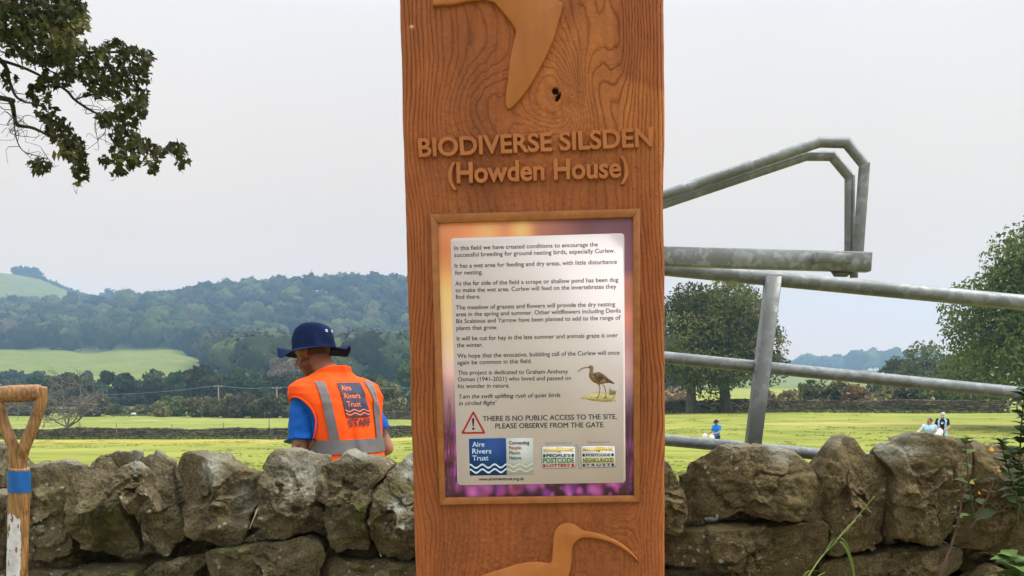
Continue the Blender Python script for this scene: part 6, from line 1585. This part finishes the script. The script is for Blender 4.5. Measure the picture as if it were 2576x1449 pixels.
# ------------------------------------------------------------------ far woods: hundreds of crowns that read as one mass
def woodland(name, label, spots, seed, hmin, hmax, cards=130, base=(.030, .041, .018), lights=.18, cat="woodland", wide=(.40, .56)):
    r_ = np.random.default_rng(seed); Vs, Fs, Cs = [], [], []; n = 0
    for (x, y) in spots:
        g = gh(x, y); h = r_.uniform(hmin, hmax); w = h * r_.uniform(*wide)
        tone = r_.uniform(.45, 1.55); c0 = np.array(base) * tone
        q = r_.uniform()
        if q < lights: c0 = np.array((.064, .078, .028)) * r_.uniform(.8, 1.3)
        elif q < lights + .05: c0 = np.array((.075, .06, .04)) * r_.uniform(.8, 1.1)
        off = r_.uniform(0, 100, 3); v = ICO3[0]
        bump_ = 1 + .32 * vnoise(v * 1.9 + off, seed) + .20 * vnoise(v * 4.2 + off, seed + 1) + .13 * vnoise(v * 9 + off, seed + 2)
        v1 = v * bump_[:, None] * (w, w, h * .46) + (x, y, g + h * .52)
        Vs.append(v1); Fs.append(np.concatenate([ICO3[1], ICO3[1][:, 2:]], 1) + n); Cs.append(np.tile(c0 * .8, (len(v), 1))); n += len(v)
        d = r_.normal(size=(cards, 3)); d /= np.linalg.norm(d, axis=1)[:, None]; d[:, 2] = np.abs(d[:, 2]) * r_.choice([1, 1, 1, -1], cards)
        bb = 1 + .32 * vnoise(d * 1.9 + off, seed) + .20 * vnoise(d * 4.2 + off, seed + 1) + .13 * vnoise(d * 9 + off, seed + 2)
        P_ = d * (bb * r_.uniform(.93, 1.12, cards))[:, None] * (w, w, h * .46) + (x, y, g + h * .52)
        V, f, _ = leaf_cards(P_, h * .085, d, r_, None, .6); Vs.append(V); Fs.append(f + n); n += len(V)
        Cs.append(np.repeat(c0[None] * r_.uniform(.7, 1.35, (cards, 1)), 4, 0))
    F_ = np.concatenate(Fs).tolist(); F_ = [q[:3] if q[2] == q[3] else q for q in F_]
    o = mesh(name, np.concatenate(Vs), F_, WOODLEAF, None, False, np.concatenate(Cs)); tag(o, label, cat, None, "stuff"); return o
rw = np.random.default_rng(77); spots = []
while len(spots) < 1250:
    u = rw.uniform(-250, 1680); Y = math.exp(rw.uniform(math.log(320), math.log(1018)))
    low = np.interp(u, [-300, 380, 470, 500, 560, 640, 1700], [662, 662, 664, 640, 480, 350, 330])
    if Y < low: continue
    x = (u - PU) / F * Y; spots.append((x, Y))
spots.sort(key=lambda q: -q[1])
woodland("woodland", "blue green hazy woodland covering the valley side behind the man", spots, 5, 12, 19, cards=130)
# crest trees along the skyline of the wood
cs_ = [((u - PU) / F * 1008, 1008 + rw.uniform(-12, 12)) for u in np.arange(330, 1300, 14)]
woodland("woodland", "uneven line of tree crowns along the skyline of the wooded hill", cs_, 6, 11, 16, cards=120)
# isolated skyline trees at the left
sk = [(38, 672, 22, "leftmost low tree of the hilltop clump on the left skyline"), (52, 669, 26, "second tree of the hilltop clump on the left skyline"), (68, 671, 26, "middle tree of the hilltop clump on the left skyline"), (84, 674, 26, "fourth tree of the hilltop clump on the left skyline"), (98, 682, 20, "rightmost, lowest tree of the hilltop clump on the left skyline"), (272, 727, 36, "broad round tree on the skyline where the hill meets the wood"), (304, 731, 26, "middle one of three skyline trees left of the wood"), (331, 729, 22, "narrow right hand one of three skyline trees left of the wood"), (383, 737, 30, "small round tree alone at the left end of the wooded skyline"), (5, 752, 16, "small bush on the hill pasture at the left edge")]
for k, (u, v, w, lb) in enumerate(sk):
    Y = 1485 if k < 5 else 1400 if k < 8 else 1100; p = at(u, v, Y); g = gh(p[0], Y); g = min(g, p[2] - 12)
    make_tree(lb, p[0], Y, p[2] - g, w / F * Y * 1.1, z=g, group="skyline trees on the left", base=(.035, .045, .025), n=420, leaf=3.2, crown_base=.02, nblob=9, seed=220 + k, trunk_r=.6, var=.2)
# dark hedge line running down the hill pasture
mb = MB(); pts_ = np.array([at(u, v, Y) for u, v, Y in ((108, 700, 1478), (150, 712, 1440), (200, 734, 1400), (232, 748, 1370), (262, 757, 1340))]); pts_ = bez(pts_, 40)
Ph = np.repeat(pts_, 16, 0) + rw.normal(size=(640, 3)) * (2, 6, 1.2); Ph[:, 2] = np.array([gh(a, b) for a, b in Ph[:, :2]]) + np.abs(rw.normal(size=640)) * 1.6
V, f, cc = leaf_cards(Ph, 3.2, None, rw, np.tile(np.array((.035, .05, .025)), (640, 1))); o = mesh("hedge", V, f, FARLEAF, None, False, cc); tag(o, "dark boundary hedge running down the pale hilltop pasture at the left", "hedge")
# far ridge on the right with its church
rs_ = [((u - PU) / F * 1650, 1650 + rw.uniform(-60, 40)) for u in np.concatenate([np.arange(1990, 2120, 9), np.arange(2120, 2330, 7), np.arange(2120, 2330, 9), np.arange(1600, 2400, 26)])]
woodland("woodland", "blue hazy belt of trees on the far ridge around the church spire", rs_, 8, 13, 24, cards=60, wide=(.5, .75))
rs2 = [((u - PU) / F * 1450, 1450 + rw.uniform(-40, 40)) for u in np.arange(2150, 2340, 12)]
woodland("woodland", "darker wooded rise right of the church spire on the far ridge", rs2, 9, 20, 30, cards=60, wide=(.5, .75))
p = at(2127, 902, 1600); root = empty("church", (p[0], 1600, p[2] - 34)); tag(root, "distant church with a pointed spire on the far ridge", "church")
CH = mat("far church stone", (.11, .105, .10))
mesh("tower", *box(0, 0, 9, 7, 7, 18), CH, root)
th = np.arange(8) / 8 * 2 * math.pi + math.pi / 8; V = np.concatenate([np.stack([3.6 * np.cos(th), 3.6 * np.sin(th), 0 * th + 18], -1), [(0, 0, 34)]]); mesh("spire", V, [[k, (k + 1) % 8, 8] for k in range(8)], CH, root)
V, f = box(14, 0, 5, 22, 9, 10); mesh("nave", V, f, CH, root)
V = np.array([(3, -5, 10), (25, -5, 10), (25, 5, 10), (3, 5, 10), (3, 0, 15), (25, 0, 15)]); mesh("nave_roof", V, [[0, 1, 5, 4], [2, 3, 4, 5], [0, 4, 3], [1, 2, 5]], CH, root)
# pale houses far down the valley
for k, (u, v, w, lb) in enumerate(((2205, 936, 9, "tiny pale far house left of its neighbour below the ridge"), (2228, 935, 12, "tiny pale far house, middle one below the ridge"), (2190, 938, 6, "smallest far house below the church ridge"))):
    Y = 1250; p = at(u, v, Y); w = w / F * Y; g = gh(p[0], Y); h = max(5.0, p[2] - g); root = empty("house", (p[0], Y, g)); tag(root, lb, "house", "far houses in the valley")
    mesh("wall", *box(0, 0, h * .35, w, 7, h * .7), mat("pale render", (.62, .6, .55)), root)
    V = np.array([(-w / 2, -4, h * .7), (w / 2, -4, h * .7), (w / 2, 4, h * .7), (-w / 2, 4, h * .7), (-w / 2, 0, h), (w / 2, 0, h)]); mesh("roof", V, [[0, 1, 5, 4], [2, 3, 4, 5], [0, 4, 3], [1, 2, 5]], mat("slate roof", (.12, .11, .11)), root)

# ------------------------------------------------------------------ the sycamore overhead: leaves top left, crown above the camera
def lobed_leaf():
    pts_ = [(0, 0), (.16, -.03), (.42, -.10), (.40, .10), (.56, .22), (.40, .34), (.52, .60), (.27, .55), (.20, .66), (0, 1.0), (-.20, .66), (-.27, .55), (-.52, .60), (-.40, .34), (-.56, .22), (-.40, .10), (-.42, -.10), (-.16, -.03)]
    return np.array(pts_)
LL = lobed_leaf()
def lobed(C, size, r_, col, droop=.6):
    "five lobed leaves hanging at points C, each folded and curled"
    n = len(C); k = len(LL)
    tipd = r_.normal(size=(n, 3)) * (.8, .8, .45) + (0, 0, -droop); tipd /= np.linalg.norm(tipd, axis=1)[:, None]
    nn = r_.normal(size=(n, 3)) + (0, -.1, .5); nn -= tipd * np.sum(nn * tipd, 1)[:, None]; nn /= np.linalg.norm(nn, axis=1)[:, None]; sd = np.cross(tipd, nn)
    s = (size * r_.uniform(.65, 1.25, n))[:, None, None]; fold = r_.uniform(.1, .9, n)[:, None]; curl = r_.uniform(-.2, .9, n)[:, None]
    x = LL[:, 0][None] * r_.uniform(.75, 1.1, (n, 1)); y = LL[:, 1][None] - .1; z = np.abs(x) * fold - curl * (LL[:, 1][None]) ** 2 * .5
    z = z + .05 * np.sin(x * 9 + r_.uniform(0, 6, (n, 1)))
    V = C[:, None, :] + s * (sd[:, None] * x[..., None] + tipd[:, None] * y[..., None] + nn[:, None] * z[..., None])
    mid = C[:, None, :] + s * (tipd[:, None] * .30)
    V = np.concatenate([V, mid], 1).reshape(-1, 3); base_ = (np.arange(n) * (k + 1))[:, None, None]
    f = (base_ + np.array([[j, (j + 1) % k, k] for j in range(k)])[None]).reshape(-1, 3)
    return V, f, np.repeat(col, k + 1, 0)
syc = empty("sycamore_tree", (-9.0, 6.5, gh(-9.0, 6.5))); tag(syc, "sycamore branch of lobed leaves hanging into the top left corner", "tree")
so = np.array(syc.location)
r6 = np.random.default_rng(66); SYD = 8.0
def sp6(u, v, d=0): return at(u, v, SYD + d)
blobs6 = [(90, 25, 110, 45, 190), (150, 60, 60, 50, 120), (50, 105, 60, 40, 70), (130, 130, 85, 35, 110), (195, 150, 50, 40, 60), (290, 128, 48, 26, 46), (340, 148, 44, 32, 54), (362, 190, 22, 22, 14), (150, 195, 50, 25, 36), (250, 190, 50, 35, 60), (300, 205, 45, 45, 58), (345, 245, 30, 28, 28), (325, 285, 42, 35, 50), (235, 235, 28, 16, 10), (265, 300, 22, 18, 14), (95, 235, 30, 26, 22), (118, 285, 24, 28, 24), (150, 325, 32, 34, 44), (185, 375, 30, 32, 50), (206, 420, 20, 34, 34), (100, 418, 22, 20, 24), (312, 338, 36, 30, 36), (350, 365, 36, 22, 32), (298, 385, 20, 30, 20), (300, 430, 18, 12, 12), (262, 405, 13, 13, 6), (335, 405, 18, 15, 12), (395, 385, 18, 22, 18), (440, 372, 24, 18, 18), (456, 408, 13, 18, 10), (388, 425, 12, 12, 8), (25, 195, 25, 25, 6), (45, 55, 60, 55, 90), (180, 15, 34, 30, 34), (-60, 60, 70, 90, 160), (-190, 110, 130, 90, 220), (-330, 80, 120, 110, 200), (-60, -60, 200, 60, 260), (120, -60, 90, 40, 110)]
C6 = []
for (u, v, ru, rv, n) in blobs6:
    for _ in range(int(n * 1.9)):
        a = r6.uniform(0, 2 * math.pi); q = math.sqrt(r6.uniform()); dd = r6.normal() * .45
        uu, vv = u + ru * q * math.cos(a), v + rv * q * math.sin(a)
        C6.append(sp6(uu, vv, dd))
C6 = np.array(C6)
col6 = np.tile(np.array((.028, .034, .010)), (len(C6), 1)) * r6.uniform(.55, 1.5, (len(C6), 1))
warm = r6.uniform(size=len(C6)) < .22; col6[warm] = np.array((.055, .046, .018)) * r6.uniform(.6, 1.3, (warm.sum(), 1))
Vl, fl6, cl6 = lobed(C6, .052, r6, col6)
# hanging bunches of yellow green keys
ks = []
for (u, v, n, s_) in ((165, 105, 110, 24), (195, 60, 80, 18), (110, 70, 60, 24), (150, 115, 40, 14), (252, 150, 10, 8), (155, 375, 22, 12), (185, 385, 12, 8), (196, 465, 6, 4), (340, 405, 10, 10), (375, 400, 8, 8), (300, 400, 10, 10), (385, 425, 8, 6), (60, 150, 12, 20), (300, 230, 8, 14)):
    for _ in range(n): ks.append(sp6(u + r6.normal() * s_, v + r6.normal() * s_ * .8, r6.normal() * .3 - .3))
ks = np.array(ks); ck = np.tile(np.array((.13, .125, .034)), (len(ks), 1)) * r6.uniform(.5, 1.3, (len(ks), 1))
V, f, cc = leaf_cards(ks, .030, None, r6, ck, aspect=2.2)
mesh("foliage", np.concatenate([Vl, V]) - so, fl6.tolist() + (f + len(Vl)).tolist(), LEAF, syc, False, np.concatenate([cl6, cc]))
# boughs and twigs, all reaching back to the trunk on the left
lines = [[(-520, 60), (-120, 100), (0, 151), (24, 206), (40, 242), (64, 258)], [(-300, 190), (0, 246), (28, 258), (36, 290), (44, 314), (79, 321), (107, 333), (151, 357), (198, 389), (206, 430)], [(0, 151), (70, 175), (159, 222), (187, 250), (222, 274), (258, 294), (286, 318), (341, 357), (381, 377), (437, 378), (460, 395)], [(36, 300), (36, 318), (44, 357), (60, 381), (91, 393), (102, 415)], [(-400, 0), (0, 79), (79, 99), (159, 119), (222, 131), (298, 131), (357, 135), (395, 150)], [(60, 95), (120, 175), (222, 198), (278, 198), (349, 171)], [(-300, -60), (0, 20), (120, 30), (200, 45)], [(64, 258), (110, 270), (150, 330)], [(222, 198), (300, 215), (345, 250)], [(286, 318), (300, 380), (300, 430)], [(187, 250), (255, 240), (330, 290)], [(341, 357), (385, 425)], [(258, 294), (265, 330), (248, 350), (246, 356)], [(36, 290), (20, 310), (22, 316)], [(196, 430), (196, 470)], [(258, 290), (240, 300), (243, 340)], [(437, 378), (456, 412)], [(0, 79), (-30, 150), (10, 190), (15, 195)], [(91, 390), (120, 400), (105, 375)], [(44, 314), (25, 330), (40, 340), (80, 345)]]
rl_ = [(.05, .009), (.04, .006), (.022, .005), (.008, .004), (.035, .006), (.012, .005), (.04, .008), (.01, .004), (.008, .004), (.008, .004), (.01, .004), (.006, .003), (.006, .003), (.006, .003), (.003, .002), (.005, .003), (.006, .003), (.008, .004), (.004, .003), (.005, .003)]
rl_ = [(a * .55 + .0006, b * .6 + .0006) for a, b in rl_]
mb = MB()
for L_, (ra, rb) in zip(lines, rl_):
    P_ = bez([sp6(u, v, r6.normal() * .08) for u, v in L_], 6 * len(L_)); mb.add(*tube(P_, np.linspace(ra, rb, len(P_)), 6))
    for k in range(2, len(P_), 3):                      # side twigs
        e = P_[k] + r6.normal(size=3) * (.075, .1, .06); m_ = (P_[k] + e) / 2 + r6.normal(size=3) * .03; mb.add(*tube(bez([P_[k], m_, e], 6), np.linspace(min(rb * .8, .004), .0015, 6), 4))
crown_c = np.array((-9.0, 6.5, 5.0))
for L_ in (lines[0], lines[1], lines[4], lines[6]):
    p = sp6(*L_[0]); mb.add(*tube(bez([crown_c + (0, 0, r6.uniform(-.6, 1.2)), (crown_c + p) / 2 + (0, 0, .4), p], 8), np.linspace(.12, .045, 8), 8))
mesh("branches", np.concatenate(mb.v) - so, mb.f, TWIG, syc, True)
mb = MB(); mb.add(*tube(bez([so - (0, 0, .3), so + (.1, 0, 2.0), crown_c, crown_c + (.4, -1.5, 3.5)], 16), np.linspace(.48, .22, 16), 16))
tips = [(-5, 1.5, 7.6), (-2.5, -.5, 7.2), (0.5, -1.2, 7.0), (2.5, -2.5, 7.6), (-1, -4, 8), (-6, -3, 8), (-12, 4, 8), (-12, 9, 8), (-9, 11, 9)]
branchy(crown_c + (.2, -.6, 1.6), [np.array(t, float) for t in tips], .16, r6, mb, 9)
mesh("trunk", np.concatenate(mb.v) - so, mb.f, BARK, syc, True)
# the rest of the crown overhead, which keeps the wall and the post in shade
blobs_c = [((-5, 0, 7.4), (2.6, 2.6, 1.6)), ((-2, -1.2, 7.2), (2.6, 2.2, 1.4)), ((1.2, -1.6, 7.2), (2.6, 2.0, 1.4)), ((3.6, -2.6, 7.4), (2.2, 2.0, 1.4)), ((-2, -1.5, 9), (4.2, 2.6, 1.4)), ((-11, 4, 8), (3, 3, 2.2)), ((-11.5, 8.5, 8), (3, 3, 2.2)), ((-8, 4.0, 9.6), (3, 2.4, 1.6))]
Pc, dc, pk = crown_points(blobs_c, 5600, r6, .3)
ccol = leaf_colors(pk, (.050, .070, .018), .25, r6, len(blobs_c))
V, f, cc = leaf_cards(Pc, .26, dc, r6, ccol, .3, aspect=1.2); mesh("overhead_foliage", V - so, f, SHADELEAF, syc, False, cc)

# ------------------------------------------------------------------ weeds in front of the wall on the right
def ovate(n=7):
    t = np.linspace(0, 1, n); w = np.sin(math.pi * t ** .75) * .30 * (1 + .10 * np.sin(t * 40)); return t, w
def weed_leaf(p, d, nrm, L, col, mb, fold=.25, droop=.35, wide=1.0):
    t, w = ovate(9); d = np.asarray(d, float); d /= np.linalg.norm(d); nrm = np.asarray(nrm, float); nrm = nrm - d * np.dot(nrm, d); nrm /= np.linalg.norm(nrm); s = np.cross(d, nrm)
    ser = 1 + .16 * (np.arange(9) % 2); w = w * wide * ser
    c = p + np.outer(t, d) * L - np.outer(t ** 2, (0, 0, 1)) * L * droop
    V = np.concatenate([c + np.outer(w, s) * L + np.outer(w, nrm) * L * fold, c, c - np.outer(w, s) * L + np.outer(w, nrm) * L * fold])
    f = [[k, k + 1, 9 + k + 1, 9 + k] for k in range(8)] + [[9 + k, 10 + k, 19 + k, 18 + k] for k in range(8)]
    mb.add(V, f, np.asarray(col, float))
STEM = mat("green stem", (.10, .12, .035), (.06, .05, .03), 20); RSTEM = mat("purple stem", (.13, .055, .05), (.09, .06, .04), 20)
WEED = mat("weed leaf", (1, 1, 1), vc=True, rough=.55, spec=.15, trans=.2, bump=.2, bscale=120, bdist=.002)
r8 = np.random.default_rng(88)
def weed(label, name, uv, Y, r0, leafL, pairs, cols, seed, stem=STEM, group=None, tuft=0, start=.1, wide=1.0, extra=()):
    r_ = np.random.default_rng(seed); P_ = np.array([at(u, v, Y + d) for u, v, d in uv]); C = bez(P_, 40)
    foot = C[0].copy(); root = empty(name, tuple(foot)); tag(root, label, "plant", group)
    V, f = tube(C - foot, np.linspace(r0, r0 * .4, 40), 7); mesh("stem", V, f, stem, root, True)
    mb = MB()
    for k in range(pairs):
        h = start + (1 - start) * (k + .5) / pairs; i = int(h * 39); tdir = C[min(i + 1, 39)] - C[max(i - 1, 0)]; tdir /= np.linalg.norm(tdir); a0 = k * 1.57 + r_.uniform(-.3, .3)
        for sg in (0, math.pi):
            a = a0 + sg; d = np.array((math.cos(a), math.sin(a) * .8, .25)) + tdir * .25
            weed_leaf(C[i] - foot, d, (0, 0, 1) + r_.normal(size=3) * .25, leafL * r_.uniform(.7, 1.15) * (1.1 - .35 * h), np.array(cols[r_.integers(0, len(cols))]) * r_.uniform(.7, 1.3), mb, droop=r_.uniform(.1, .5), wide=wide)
    for k in range(tuft):
        a = r_.uniform(0, 6.28); weed_leaf(C[-1] - foot, (math.cos(a), math.sin(a), .55), (0, 0, 1), leafL * r_.uniform(.4, .75), np.array(cols[0]) * r_.uniform(.8, 1.4), mb)
    for (u, v, L, c) in extra:
        p = at(u, v, Y - .02) - foot; a = r_.uniform(0, 6.28); weed_leaf(p, (math.cos(a), -.4, .15), (0, -.7, .7), L, c, mb, wide=1.5)
    if mb.v: mb.build("leaves", WEED, root)
    return root
GR = [(.075, .115, .030), (.055, .090, .026), (.10, .14, .04)]; DG = [(.040, .068, .022), (.055, .085, .026), (.030, .05, .018)]
OR = (.62, .27, .02)
weed("slender nettle growing up in front of the second stone from the right", "nettle", [(2455, 1330, .05), (2445, 1270, 0), (2436, 1200, 0), (2430, 1140, 0), (2427, 1108, 0)], 2.42, .0022, .050, 6, GR, 301, tuft=4, start=.05, extra=((2450, 1213, .014, (.40, .33, .05)), (2466, 1240, .010, OR)))
weed("tall dark nettle clump rising at the right edge above the wall", "nettle", [(2560, 1330, .1), (2562, 1230, .06), (2566, 1130, .03), (2572, 1040, 0), (2578, 985, 0)], 2.44, .0032, .052, 20, DG, 302, tuft=5, group="dark nettles at the right edge", start=.15)
weed("dark nettle leaning left at the right edge, in front of the taller one", "nettle", [(2570, 1300, .08), (2552, 1230, .03), (2530, 1160, 0), (2518, 1110, 0)], 2.40, .0028, .050, 14, DG, 303, tuft=4, group="dark nettles at the right edge", start=.1, extra=((2488, 1130, .013, OR), (2508, 1184, .010, OR)))
weed("dark nettle behind the leaning one, hard against the right edge", "nettle", [(2600, 1330, .1), (2585, 1250, .06), (2560, 1190, .05), (2548, 1140, .03)], 2.46, .0028, .052, 16, DG, 304, group="dark nettles at the right edge", start=.1)
weed("purple stemmed bramble shoot rising from the bottom by the see through gap", "bramble", [(2352, 1480, -.02), (2375, 1420, -.02), (2400, 1350, 0), (2414, 1290, 0), (2424, 1240, .02), (2420, 1215, .02)], 2.40, .0036, .034, 6, [(.07, .10, .03), (.05, .075, .025)], 305, stem=RSTEM, start=.3)
weed("bright leafy weed at the bottom right corner", "weed", [(2575, 1520, -.05), (2566, 1470, -.04), (2555, 1425, -.03), (2548, 1405, -.02)], 2.36, .003, .085, 6, [(.11, .18, .05), (.085, .145, .04)], 306, tuft=3, start=.05, wide=1.3)
weed("purple bramble stem lying over the rightmost big stone", "bramble", [(2440, 1330, .0), (2475, 1270, .0), (2500, 1215, .02), (2525, 1160, .04)], 2.42, .0028, .032, 5, [(.06, .09, .03), (.09, .12, .03)], 307, stem=RSTEM, start=.05)
weed("bushy dark nettle top half out of frame at the right edge", "nettle", [(2620, 1300, .1), (2606, 1200, .06), (2598, 1100, .04), (2590, 1050, .03)], 2.45, .0028, .054, 18, DG, 308, tuft=4, group="dark nettles at the right edge", start=.1)
# grass stalk leaning right with its seed head, and two bent blades
def grass(label, uv, Y, r0, head=None, blades=()):
    C = bez([at(u, v, Y + d) for u, v, d in uv], 40); foot = C[0].copy(); root = empty("grass_stalk", tuple(foot)); tag(root, label, "grass")
    mesh("stalk", *tube(C - foot, np.linspace(r0, r0 * .35, 40), 6), mat("grass stalk", (.22, .28, .08)), root, True)
    mb = MB()
    if head is not None:
        for k in range(26):
            i = head[0] + k * (head[1] - head[0]) // 26; d = C[i + 1] - C[i - 1]; d /= np.linalg.norm(d); a = r8.uniform(0, 6.28); e = C[i] + d * .016 + np.array((math.cos(a), math.sin(a), 0)) * .0035
            mb.add(*tube([C[i] - foot, (C[i] + e) / 2 - foot + (0, 0, .001), e - foot], [.0008, .0018, .0004], 5))
        mb.build("seed_head", mat("seed head", (.24, .25, .10)), root)
    for bl_, w in blades:
        B = bez([at(u, v, Y + d) for u, v, d in bl_], 24); t = np.linspace(0, 1, 24); ww = w * np.sin(math.pi * np.clip(.12 + .88 * t, 0, 1)) ** .6
        V = np.concatenate([B - np.outer(ww, (1, 0, 0)), B - (0, .002, 0) * np.ones((24, 1)), B + np.outer(ww, (.9, .1, 0))]) - foot; f = [[k, 24 + k, 25 + k, k + 1] for k in range(23)] + [[24 + k, 48 + k, 49 + k, 25 + k] for k in range(23)]
        mesh("blade", V, f, mat("grass blade", (.13, .20, .045), trans=.25, rough=.5), root, True)
grass("long grass stalk leaning across the wall with a seed head", [(2015, 1480, -.04), (2060, 1410, -.02), (2100, 1365, 0), (2140, 1320, 0), (2200, 1248, .0)], 2.36, .0022, head=(20, 30), blades=(([(2085, 1382, -.02), (2110, 1362, -.03), (2132, 1385, -.03), (2146, 1430, -.02), (2150, 1480, -.02)], .0042), ([(2070, 1400, -.02), (2095, 1360, -.01), (2118, 1355, -.02), (2140, 1385, -.02)], .003)))
grass("bent grass blade at the bottom between post and stalk", [(2010, 1500, -.05), (2040, 1462, -.04), (2075, 1440, -.03)], 2.34, .002, blades=(([(2000, 1490, -.04), (2030, 1440, -.04), (2060, 1436, -.03)], .004),))
# a dead stalk and cobweb between two coping stones
C = bez([at(628, 1330, 2.5), at(640, 1300, 2.5), at(648, 1280, 2.52)], 10); o = mesh("dead_stalk", *tube(C - C[0], np.linspace(.0018, .001, 10), 5), mat("straw", (.33, .25, .14)), None, True); o.location = tuple(C[0]); tag(o, "short dead straw stalk caught between two coping stones", "stalk")

# rough grass at the foot of the walls and along the field edge
rg = np.random.default_rng(91); G = []
for u, Y in [(rg.uniform(-60, 1060), rg.normal(98.9, .5)) for _ in range(1500)] + [(rg.uniform(1640, 2560), rg.normal(96.6, .5)) for _ in range(900)] + [(rg.uniform(-60, 1060), rg.normal(101.4, .4)) for _ in range(900)] + [(rg.uniform(280, 760), rg.normal(172, 2.0)) for _ in range(1500)]:
    x = (u - PU) / F * Y; G.append((x, Y, gh(x, Y) + rg.uniform(.0, .18)))
G = np.array(G); gc = np.tile(np.array((.085, .105, .032)), (len(G), 1)) * rg.uniform(.5, 1.4, (len(G), 1))
V, f, cc = leaf_cards(G, .30, None, rg, gc); o = mesh("rough_grass", V, f, FARLEAF, None, False, cc); tag(o, "rough dark grass along the foot of the field walls", "grass", None, "stuff")
# low tussocks that dapple the near field
N_ = 2000
YY = np.exp(rg.uniform(math.log(20), math.log(92), N_)); uu = rg.uniform(-80, 2660, N_); xx = (uu - PU) / F * YY; dn = n2(xx * .10, YY * .10, 99, 3); kp = dn + rg.normal(size=N_) * .35 > .15
xx, YY = xx[kp], YY[kp]; k_ = 18
cx = np.repeat(xx, k_) + rg.normal(size=len(xx) * k_) * .30; cy = np.repeat(YY, k_) + rg.normal(size=len(xx) * k_) * .22; cz = height(cx, cy) + rg.uniform(.004, .030, len(cx))
tc_ = np.repeat(rg.uniform(.75, 1.25, len(xx)), k_) * rg.uniform(.8, 1.2, len(cx)); gc = np.array((.175, .208, .036))[None] * tc_[:, None]
V, f, cc = leaf_cards(np.stack([cx, cy, cz], -1), .13, np.tile(np.array((0, 0, 1.)), (len(cx), 1)), rg, gc, .75); o = mesh("field_tussocks", V, f, FARLEAF, None, False, cc); tag(o, "low darker tussocks dappling the near field", "grass", None, "stuff")

# ------------------------------------------------------------------ the hazy air of the valley
V, f = box(0, 0, 0, 6010, 6010, 1); zb, zt = float(gz.min()) - 1.0, float(gz.max()) + 45
V[:, 2] = np.where(V[:, 2] > 0, zt, zb)
hz = mesh("haze", V, f); tag(hz, "thin pale blue haze filling the valley", "haze", None, "stuff")
hm = bpy.data.materials.new("haze air"); hm.use_nodes = True; ht = hm.node_tree; ht.nodes.remove(ht.nodes["Principled BSDF"])
pv = ht.nodes.new("ShaderNodeVolumePrincipled"); pv.inputs["Color"].default_value = (.42, .66, 1.0, 1); pv.inputs["Density"].default_value = .00031; pv.inputs["Anisotropy"].default_value = .2
ht.links.new(pv.outputs[0], ht.nodes["Material Output"].inputs["Volume"]); hz.data.materials.append(hm)
